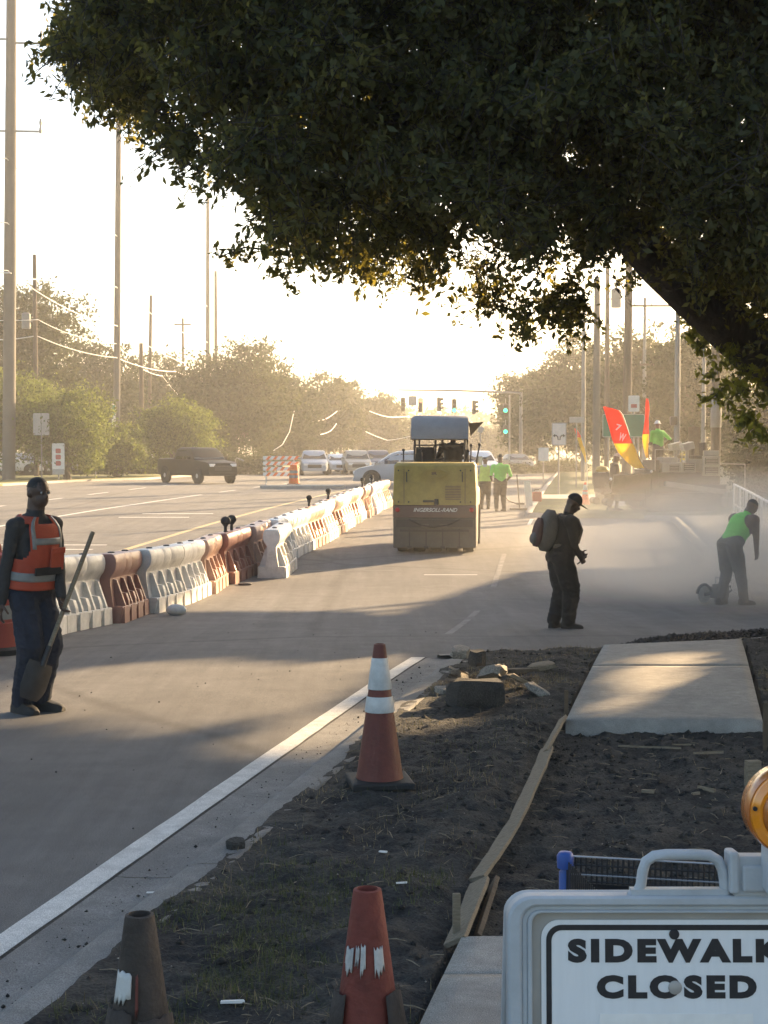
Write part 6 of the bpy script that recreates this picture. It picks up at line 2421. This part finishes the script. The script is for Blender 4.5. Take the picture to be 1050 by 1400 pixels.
P1 = pole('thick concrete transmission pole at the far left edge', 12, -120, 85, .74, 'pole_conc', R(.9), arms=())
for z, s in ((19.2, 1), (19.2, -1), (24, 1), (24.2, -1)):
    b = MB()
    b.box((s * 1.0, 0, z), (1.4, .10, .10)); b.lathe([(.07, 0), (.1, .2), (.06, .4), (.1, .6), (.05, .8)], 8, (s * 1.65, 0, z - .1))
    b.build('insulator_arm', M['board_grey'], P1[0])
P2 = pole('slim wooden pole with a transformer left of the second tall pole', 50, 350, 96, .34, 'pole_wood', 0, extra=((-4.6, -.55, .55, .9),))
P3 = pole('tall tan transmission pole second from the left', 159, 120, 105, .48, 'pole_conc', R(.8))
P4 = pole('tall thin transmission pole above the round oak', 284, 270, 150, .46, 'pole_conc', R(.3))
P5 = pole('thinner pole just right of the tall thin one above the oak', 296, 372, 158, .40, 'pole_wood', 0)
P6 = pole('leaning thin wooden pole above the pickup truck', 203, 405, 128, .34, 'pole_wood', R(1.2))
P7 = pole('thin wooden pole between the leaning one and the tall thin one', 251, 436, 145, .30, 'pole_wood', 0, arms=((-.6, 1.6, 0),))
P8 = pole('short dark pole stub beside the second tall pole', 194, 470, 118, .42, 'pole_wood', 0)
Q1 = pole('thinnest pale pole, leftmost of the pole group by the flags', 797, 400, 82, .24, 'pole_grey', 0, arms=((-1.6, 1.0, 0),))
Q2 = pole('pale wide pole second in the group by the flags', 815, 380, 76, .40, 'pole_conc', 0)
Q3 = pole('dark pole with a transformer in the group by the flags', 829, 360, 88, .32, 'pole_wood', 0, extra=((-2.6, .5, .6, 1.0),))
Q4 = pole('thick wooden pole behind the red flag', 856, 330, 70, .44, 'pole_wood', R(.4))
Q5 = pole('thin pole with a crossarm right of the thick one', 880, 408, 92, .26, 'pole_grey', 0, arms=((-.5, 3.4, .9), (-4.0, 1.0, .2)))
Q6 = pole('pale metal pole with a dark signal box right of the flags', 925, 405, 60, .26, 'pole_grey', 0)
b = MB(); b.box((-.16, -.1, 2.9), (.26, .26, .34)); b.build('signal_box', M['dark'], Q6[0], bevel=.04)
Q7 = pole('dark stout wooden pole near the right edge', 978, 380, 54, .36, 'pole_wood', 0)
b = MB(); b.lathe([(.19, 2.6), (.195, 2.62), (.19, 3.75), (.185, 3.77)], 14); b.build('pole_wrap', M['pole_grey'], Q7[0], 40)
Q8 = pole('thin pole close left of the dark stout pole', 961, 420, 66, .20, 'pole_grey', 0)


def cable(label, pts, r_=.022, sag=0.0):
    b = MB()
    dense = []
    pts = [Vector(q) for q in pts]
    for i in range(len(pts) - 1):
        for k in range(10):
            t = k / 10
            q = pts[i].lerp(pts[i + 1], t)
            q.z -= sag * 4 * t * (1 - t)
            dense.append(q)
    dense.append(pts[-1])
    o0 = dense[0].copy()
    b.tube([q - o0 for q in dense], r_, 5)
    return tag(b.build('overhead_cable', M['cable'], None, 60, loc=o0), label, 'cable', 'overhead cables')


cable('lower bright cable from the left edge past the slim pole to the second tall pole', [at(-60, 459, 93), at(50, 459, 96), at(159, 489, 104.5), at(240, 508, 128), at(284, 514, 149.5)], .034, .25)
cable('upper bright cable from the left edge to the slim pole and on down right', [at(-60, 435, 93), at(52, 437, 95.7), at(110, 461, 100), at(159, 470, 104.4)], .026, .1)
cable('thin cable high on the thick transmission pole and slim pole', [at(-50, 365, 84), at(14, 373, 84.3), at(52, 382, 95.6), at(120, 386, 100)], .03, .1)
cable('swooping bright cable between the leaning pole and the tall thin pole', [at(185, 497, 118), at(222, 514, 124), at(262, 556, 138)], .035, .2)
cable('short drooping cable by the tall thin pole', [at(250, 508, 144), at(268, 515, 147), at(284, 494, 149.4)], .035, .2)
cable('steep bright cable hanging down left of the striped barricade', [at(402, 562, 120), at(396, 590, 117), at(386, 608, 115), at(374, 616, 114)], .035, 0)
for i, (pts, lab) in enumerate([([(428, 576, 130), (445, 573, 133), (461, 562, 136)], 'short bright cable above the silver sport utility car'), ([(438, 594, 128), (452, 589, 130), (460, 579, 132)], 'lower short cable above the silver sport utility car'),
                                ([(463, 585, 130), (470, 590, 134), (482, 578, 138)], 'small sagging cable above the tan car'), ([(472, 569, 140), (480, 566, 142), (491, 565, 144)], 'short level cable high above the tan car'),
                                ([(505, 562, 135), (530, 570, 140), (560, 569, 146)], 'long sagging cable left of the roller canopy'), ([(500, 590, 120), (530, 602, 122), (562, 596, 124)], 'low sagging cable left of the roller canopy'),
                                ([(460, 545, 150), (466, 541, 152), (474, 541, 154)], 'tiny bright cable over the slim oak')]):
    if i in (2, 3, 6):
        continue
    cable(lab, [at(*q) for q in pts], .024, .05)
for z, dy, lab in ((16.5, 0, 'highest cable on the tall tan transmission pole'), (13.0, .1, 'middle cable on the tall tan transmission pole'), (10.4, .2, 'lowest thin cable on the tall tan transmission pole')):
    q0 = Vector((P1[1] - 25, 70, z + 3)); q1 = Vector((P1[1] + .2, 84.4, z + 1.4)); q2 = Vector((P3[1] + .2, 104.5, z)); q3_ = Vector((P4[1] + .1, 149.5, z - .6))
    cable(lab, [q0, q1, q2, q3_], .03, .5)

# ------------------------------------------------------------------ traffic signals on a mast arm
msx = 10.9
mast = thing('signal_mast', 'grey mast pole and long arm carrying the hanging traffic signals over the junction', 'signal mast', (msx, 122, float(zr(122))), 0)
b = MB(); b.tube([(0, 0, 0), (0, 0, 3.2), (0, 0, 6.6)], [.16, .14, .12], 12); b.build('mast', M['pole_grey'], mast, 50)
b = MB(); b.tube([(0, 0, 6.25), (-5, 0, 6.45), (-9.8, 0, 6.5)], [.09, .07, .05], 10); b.build('arm', M['pole_grey'], mast, 50)


def signal(label, px, py, d=121.6, lit=None, yaw=0, narrow=False, sect=3):
    c = at(px, py, d)
    o = thing('traffic_signal', label, 'traffic signal', c, yaw, 'traffic signals over the junction')
    w = .36
    b = MB(); b.box((0, 0, 0), (w, .26, .36 * sect)); b.build('housing', M['signal_black'], o, bevel=.02)
    for k, nm in enumerate(('red', 'amber', 'green')[:sect]):
        z = .36 * (sect - 1) / 2 - .36 * k
        mm = 'green_on' if (lit == 'green' and k == sect - 1) else 'red_on' if (lit == 'red' and k == 0) else 'rubber'
        b = MB(); b.lathe([(.14, 0), (.13, .03), (.04, .05)], 16, (0, -.13, z), Euler((R(90), 0, 0))); b.build('lens', M[mm], o, 40)
        b = MB()
        vz = [[(.155 * math.cos(t), -.13 - yy_, z + .155 * math.sin(t)) for t in np.linspace(R(-10), R(190), 11)] for yy_ in (0, .22)]
        vz2 = [[(x * 1.06, y_, (q - z) * 1.06 + z) for x, y_, q in rr_] for rr_ in vz]
        b.loft([vz[0] + vz2[0][::-1], vz[1] + vz2[1][::-1]])
        b.build('visor', M['signal_black'], o, 50)
    b = MB(); b.tube([(0, 0, .18 * sect), (0, 0, .18 * sect + .38)], .03, 6); b.build('hanger', M['pole_grey'], o)
    return o


signal('dark unlit traffic signal at the left end of the arm', 551, 553, lit=None)
signal('traffic signal with its red lens lit next to the square sign', 575, 554, lit='red')
signal('traffic signal seen edge on left of the green one', 600, 553, yaw=R(80))
signal('traffic signal with its green lens lit above the roller canopy', 621, 555, lit='green')
signal('traffic signal seen edge on right of the green one', 648, 557, yaw=R(80))
signal('upper green traffic signal by the right oaks', 691, 558, d=118, lit='green', sect=2)
signal('lower green traffic signal by the right oaks', 691, 587, d=119, lit='green', sect=2)
sgp = thing('signal_post', 'short side post holding the two green traffic signals by the right oaks', 'signal post', (at(691, 600, 118.6).x + .32, 118.8, float(zr(118))), 0)
b = MB(); b.tube([(0, 0, 0), (0, 0, 6.0)], [.08, .06], 8); b.build('post', M['pole_grey'], sgp)
c = at(564, 548, 121.5)
b = MB(); b.box((0, 0, 0), (.62, .03, .75)); b.tube([(0, .02, .3), (0, .02, .75)], .02, 6)
tag(b.build('arm_sign', M['board_grey'], None, loc=c), 'square grey sign on the arm beside the red traffic signal', 'sign')
c = at(657, 587, 108)
b = MB(); b.box((0, 0, 0), (.36, .04, .44)); b.loft([[(.18, 0, .12), (.30, 0, .05), (.18, 0, -.06)], [(.18, .03, .12), (.30, .03, .05), (.18, .03, -.06)]]); b.tube([(0, .03, .2), (0, .03, -3.4)], .03, 6)
tag(b.build('back_sign', M['board_grey'], None, loc=c), 'small grey sign back on a thin post right of the roller canopy', 'sign')

# ------------------------------------------------------------------ signs, flags and other roadside things
def post_sign(name, label, px, py0, py1, wpx, d, face, ground_py=None, post='pole_grey', post_dx=0.0):
    s = FPX / d
    x = (px - PW / 2) / s
    z0 = float(zr(d)) + .1
    zt, zb = CAMZ + (HOR - py0) / s - z0, CAMZ + (HOR - py1) / s - z0
    w = wpx / s
    o = thing(name, label, 'sign', (x, d, z0))
    b = MB(); b.tube([(post_dx, .05, -.2), (post_dx, .05, zt - .05)], .035, 8); b.build('post', M[post], o)
    b = MB(); b.prism(rrect(w, zt - zb, min(w, zt - zb) * .08, 4, cz=(zt + zb) / 2), .02); b.build('panel', M[face], o)
    return o, w, zt, zb


o, w, zt, zb = post_sign('lane_sign', 'white sign with two diverging black arrows on a post in the grass', 764, 578, 609, 20, 60, 'board_white')
b = MB()
zc = (zt + zb) / 2 - .08
for s in (-1, 1):
    b.tube([(s * .03, -.016, zc - .16), (s * .05, -.016, zc - .04), (s * .11, -.016, zc + .03), (s * .17, -.016, zc + .02)], .022, 4)
    b.add([(s * .15, -.018, zc + .09), (s * .15, -.018, zc - .05), (s * .25, -.018, zc + .01)], [(0, 1, 2), (2, 1, 0)])
b.build('arrow', M['ink'], o)
b = MB(); ring_plate(b, rrect(w - .02, zt - zb - .02, .04, 4, cz=(zt + zb) / 2), rrect(w - .05, zt - zb - .05, .03, 4, cz=(zt + zb) / 2), -.014, -.011); b.build('border', M['ink'], o)
o, w, zt, zb = post_sign('small_sign', 'small pale sign left of the white arrow sign', 743, 612, 630, 14, 75, 'board_white')
o, w, zt, zb = post_sign('speed_sign', 'white sign with a red patch in front of the thick wooden pole', 866, 541, 563, 15, 66, 'board_white')
b = MB(); b.box((0, -.016, (zt + zb) / 2 - .1), (w * .55, .004, .16)); b.build('red_patch', M['bin_red'], o)
o, w, zt, zb = post_sign('guide_sign', 'wide green guide sign behind the red and yellow flag', 852, 566, 598, 58, 62, 'sign_green', post_dx=-.6)
b = MB(); b.tube([(.6, .05, -.2), (.6, .05, zt - .05)], .04, 8); b.build('post', M['pole_grey'], o)
b = MB(); ring_plate(b, rrect(w - .03, zt - zb - .03, .05, 4, cz=(zt + zb) / 2), rrect(w - .06, zt - zb - .06, .04, 4, cz=(zt + zb) / 2), -.014, -.011); b.build('border', M['reflect'], o)
o, w, zt, zb = post_sign('street_name_sign', 'narrow green grey street name sign high left of the guide sign', 788, 570, 578, 20, 70, 'board_grey')
o, w, zt, zb = post_sign('back_sign', 'grey back to back sign on the left verge', 57, 565, 595, 22, 84, 'board_grey')
b = MB(); b.box((.0, -.012, (zt + zb) / 2), (.02, .02, zt - zb)); b.build('seam', M['dark'], o)
o, w, zt, zb = post_sign('roadside_board', 'upright white board with red marks on the left verge', 80, 606, 643, 17, 84, 'board_white')
for k in range(3):
    b = MB(); b.prism(rrect(w * .42, .26, .06, 4, cz=zt - .42 - k * .34), .006, Matrix.Translation((0, -.014, 0))); b.build('red_mark', M['bin_red'], o)
b = MB(); b.box((0, 0, zb - .08), (w * .95, .06, .3)); b.build('foot_panel', M['board_grey'], o)
o, w, zt, zb = post_sign('pole_banner', 'narrow white and green vertical banner below the second tall pole', 156, 552, 588, 5, 102, 'board_white')
b = MB(); b.box((0, -.014, zt - .45), (w * .9, .006, .7)); b.build('green_panel', M['sign_green'], o)
for (px, py, hh, lab) in ((131, 643, 1.2, 'short grey lamp post left of the pickup truck'), (322, 640, 1.1, 'short post right of the pickup truck')):
    d = 88
    x = (px - PW / 2) * d / FPX
    o = thing('lamp_post', lab, 'lamp post', (x, d, float(zr(d)) + .1))
    b = MB(); b.tube([(0, 0, 0), (0, 0, hh), (.08, 0, hh + .1), (.3, 0, hh + .02)], .035, 6); b.build('post', M['pole_grey'], o)
    b = MB(); b.box((.36, 0, hh), (.26, .12, .07), Euler((0, R(20), 0))); b.build('lamp_head', M['alu'], o)


def feather_flag(label, px_edge, d, split=.55, letters=None, thick=.012):
    """outline as (left px, right px, py) rows; the right edge carries the pole"""
    s = FPX / d
    rows = []
    for (l, r_, py) in px_edge:
        rows.append(((l - PW / 2) / s, (r_ - PW / 2) / s, CAMZ + (HOR - py) / s))
    base = Vector((rows[-1][1], d, float(zr(d)) + .1))
    o = thing('feather_flag', label, 'flag', base)
    n = len(rows)
    nc = 6
    for nm, lo, hi in (('upper_cloth', 0, int(n * split)), ('lower_cloth', int(n * split), n - 1)):
        b = MB()
        vs = []
        for i in range(lo, hi + 1):
            l, r_, z = rows[i]
            for k in range(nc):
                t = k / (nc - 1)
                x = l + (r_ - l) * t
                vs.append((x - base.x, .06 * math.sin(3.1 * t + i * .8), z - base.z))
        fs = [(i * nc + k, (i + 1) * nc + k, (i + 1) * nc + k + 1, i * nc + k + 1) for i in range(hi - lo) for k in range(nc - 1)]
        b.add(vs, fs)
        c_ = b.build(nm, M['flag_red'] if nm.startswith('upper') else M['flag_yellow'], o, 60)
        sd = c_.modifiers.new('t', 'SOLIDIFY')
        sd.thickness = thick
    b = MB()
    pp_ = [(r_ - base.x, .02, z - base.z) for l, r_, z in rows]
    b.tube([(.05, .02, 0)] + [(pp_[-1][0] + .03, .02, max(.3, pp_[-1][2] * .5))] + pp_[::-1], .018, 6)
    b.build('pole', M['dark'], o)
    return o, rows, base


def dens(rows, n=16):
    ys = np.linspace(rows[0][2], rows[-1][2], n)
    return [(float(np.interp(y_, [q[2] for q in rows], [q[0] for q in rows])), float(np.interp(y_, [q[2] for q in rows], [q[1] for q in rows])), float(y_)) for y_ in ys]


o, rows, base = feather_flag('large red and yellow feather flag leaning over the paving machine', dens([(824, 828, 556), (825, 843, 558), (828, 851, 568), (832, 857, 585), (836, 862, 600), (845, 870, 618), (856, 877, 632), (868, 882, 640)]), 46.6, .60)
s = FPX / 46.6
for ch, px, py, sz in (('7', 843, 589, 9), ('W', 848, 603, 11)):
    text('lettering', ch, M['paper'], o, ((px - PW / 2) / s - base.x, -.09, CAMZ + (HOR - py) / s - base.z), (R(90), R(18), 0), height=sz / s, width=sz / s * .8, bold=.003)
feather_flag('second red and yellow feather flag seen almost edge on', dens([(883, 885, 545), (882, 887, 560), (880, 887, 580), (878, 886, 600), (880, 887, 618), (883, 887, 626)]), 52.5, .62)
o, rows, base = feather_flag('small pale feather flag left of the pole group', dens([(785, 787, 586), (787, 793, 594), (791, 797, 606), (797, 801, 622), (800, 802, 632)]), 72, .3)
o.children[0].data.materials[0] = M['flag_yellow']
o.children[1].data.materials[0] = M['board_white']

# striped barricade and drum on the island
db = 79
xb = (383 - PW / 2) * db / FPX
o = thing('striped_barricade', 'barricade of four orange and white striped boards behind the traffic island', 'barricade', (xb, db, float(zr(db))), R(4))
for k in range(4):
    z = .52 + k * .28
    brd = MB(); brd.box((0, 0, z), (1.75, .03, .19)); bo = brd.build('board', M['white_plastic'], o)
    for j in range(5):
        st_ = MB()
        x0 = -.75 + j * .36
        st_.add([(x0, -.018, z - .09), (x0 + .16, -.018, z - .09), (x0 + .30, -.018, z + .09), (x0 + .14, -.018, z + .09)], [(0, 1, 2, 3)])
        st_.build('stripe', M['drum'], bo)
for s_ in (-1, 1):
    b = MB(); b.box((s_ * .72, .02, .72), (.06, .04, 1.44)); b.box((s_ * .72, .0, .03), (.07, 1.2, .06)); b.build('upright', M['steel'], o)
xd = (402 - PW / 2) * 77.5 / FPX
drum('orange traffic drum standing in front of the striped barricade', (xd, 77.5, float(zr(77.5))), 'drum', 1.02)

# railing beside the apron
rl = thing('railing', 'white metal pedestrian railing at the right edge beside the concrete apron', 'railing', (7.15, 26.0, float(zr(26.0)) + .112))
A, B_ = Vector((7.15, 26.0, 0)), Vector((9.2, 40.2, 0))
nseg = 8


def rp(t, z):
    q = A.lerp(B_, t)
    return Vector((q.x - A.x, q.y - A.y, float(zr(q.y)) - float(zr(26.0)) + z))


for z, r_ in ((1.08, .030), (.56, .026), (.12, .02)):
    b = MB(); b.tube([rp(t, z) for t in np.linspace(0, 1, 18)], r_, 8); b.build('rail', M['white_metal'], rl, 60)
for k in range(nseg + 1):
    b = MB(); b.tube([rp(k / nseg, 0), rp(k / nseg, 1.08)], .032, 8); b.build('post', M['white_metal'], rl, 60)
nb_ = 16
for k in range(nb_):
    if k % 2 == 0:
        continue
    b = MB(); b.tube([rp(k / nb_, .12), rp(k / nb_, 1.07)], .009, 5); b.build('baluster', M['white_metal'], rl)

# low pale wall, planter, cans and bits by the paver
o = thing('low_wall', 'low pale wall beyond the paving machine below the yellow bush', 'wall', (at(955, 640, 66).x, 66, float(zr(66)) + .1))
b = MB(); b.box((0, 0, .55), (4.6, .3, 1.1)); b.build('wall_body', M['wall_pale'], o, bevel=.02)
b = MB(); b.box((0, 0, 1.13), (4.7, .4, .06)); b.build('coping', M['wall_pale'], o, bevel=.01)
o = thing('brown_board', 'narrow dark brown board on a post right of the pale metal pole', 'sign', (at(949, 600, 57).x, 57, float(zr(57)) + .1))
b = MB(); b.box((0, 0, 1.9), (.42, .05, 1.5)); b.build('panel', M['wood_dark'], o); b = MB(); b.box((0, .04, .9), (.1, .06, 1.9)); b.build('post', M['wood_dark'], o)
p = gp(734, 690)
o = thing('fuel_box', 'small red box on the kerb beside the grass island', 'box', (p.x, p.y, float(zr(p.y)) + .11))
b = MB(); b.box((0, 0, .17), (.32, .24, .34)); b.build('box_body', M['bin_red'], o, bevel=.02); b = MB(); b.tube([(-.1, 0, .34), (-.08, 0, .42), (.08, 0, .42), (.1, 0, .34)], .015, 6); b.build('handle', M['dark'], o)
p = gp(719, 697)
o = thing('folded_sign_stand', 'pale upright board and stand beside the two men in green', 'sign stand', (p.x, p.y, float(zr(p.y))), R(-8))
b = MB(); b.box((.08, 0, .48), (.22, .03, .9), Euler((0, R(-6), 0))); b.build('board', M['board_white'], o, bevel=.01)
b = MB(); b.tube([(-.20, 0, .02), (-.30, .02, 1.15)], .02, 6); b.tube([(-.5, -.1, .03), (.9, -.1, .03)], .03, 6); b.tube([(-.5, .25, .03), (-.5, -.1, .03)], .03, 6); b.build('stand', M['dark'], o)
p = gp(695, 691)
b = MB(); b.tube([(-.35, -.2, .62), (0, .0, .16), (.35, .15, .03)], .02, 6); b.box((.42, .2, .05), (.30, .12, .06))
tag(b.build('lute_rake', M['dark'], None, loc=(p.x, p.y, float(zr(p.y)))), 'dark asphalt rake leaning beside the man in bright green', 'rake')
o = thing('covered_post', 'grey wrapped stub post left of the paving machine', 'post', (gp(824, 692).x, gp(824, 692).y + .2, float(zr(50)) + .1))
b = MB(); b.loft(rbox(Vector((0, 0, .55)), .55, .4, 1.15, Matrix.Identity(3), .8)); b.build('wrap', M['machine_grey'], o, 50)
b = MB(); b.lathe([(.2, 1.1), (.24, 1.16), (.18, 1.26), (.04, 1.3)], 12); b.build('top', M['yellow_paint'], o, 50)
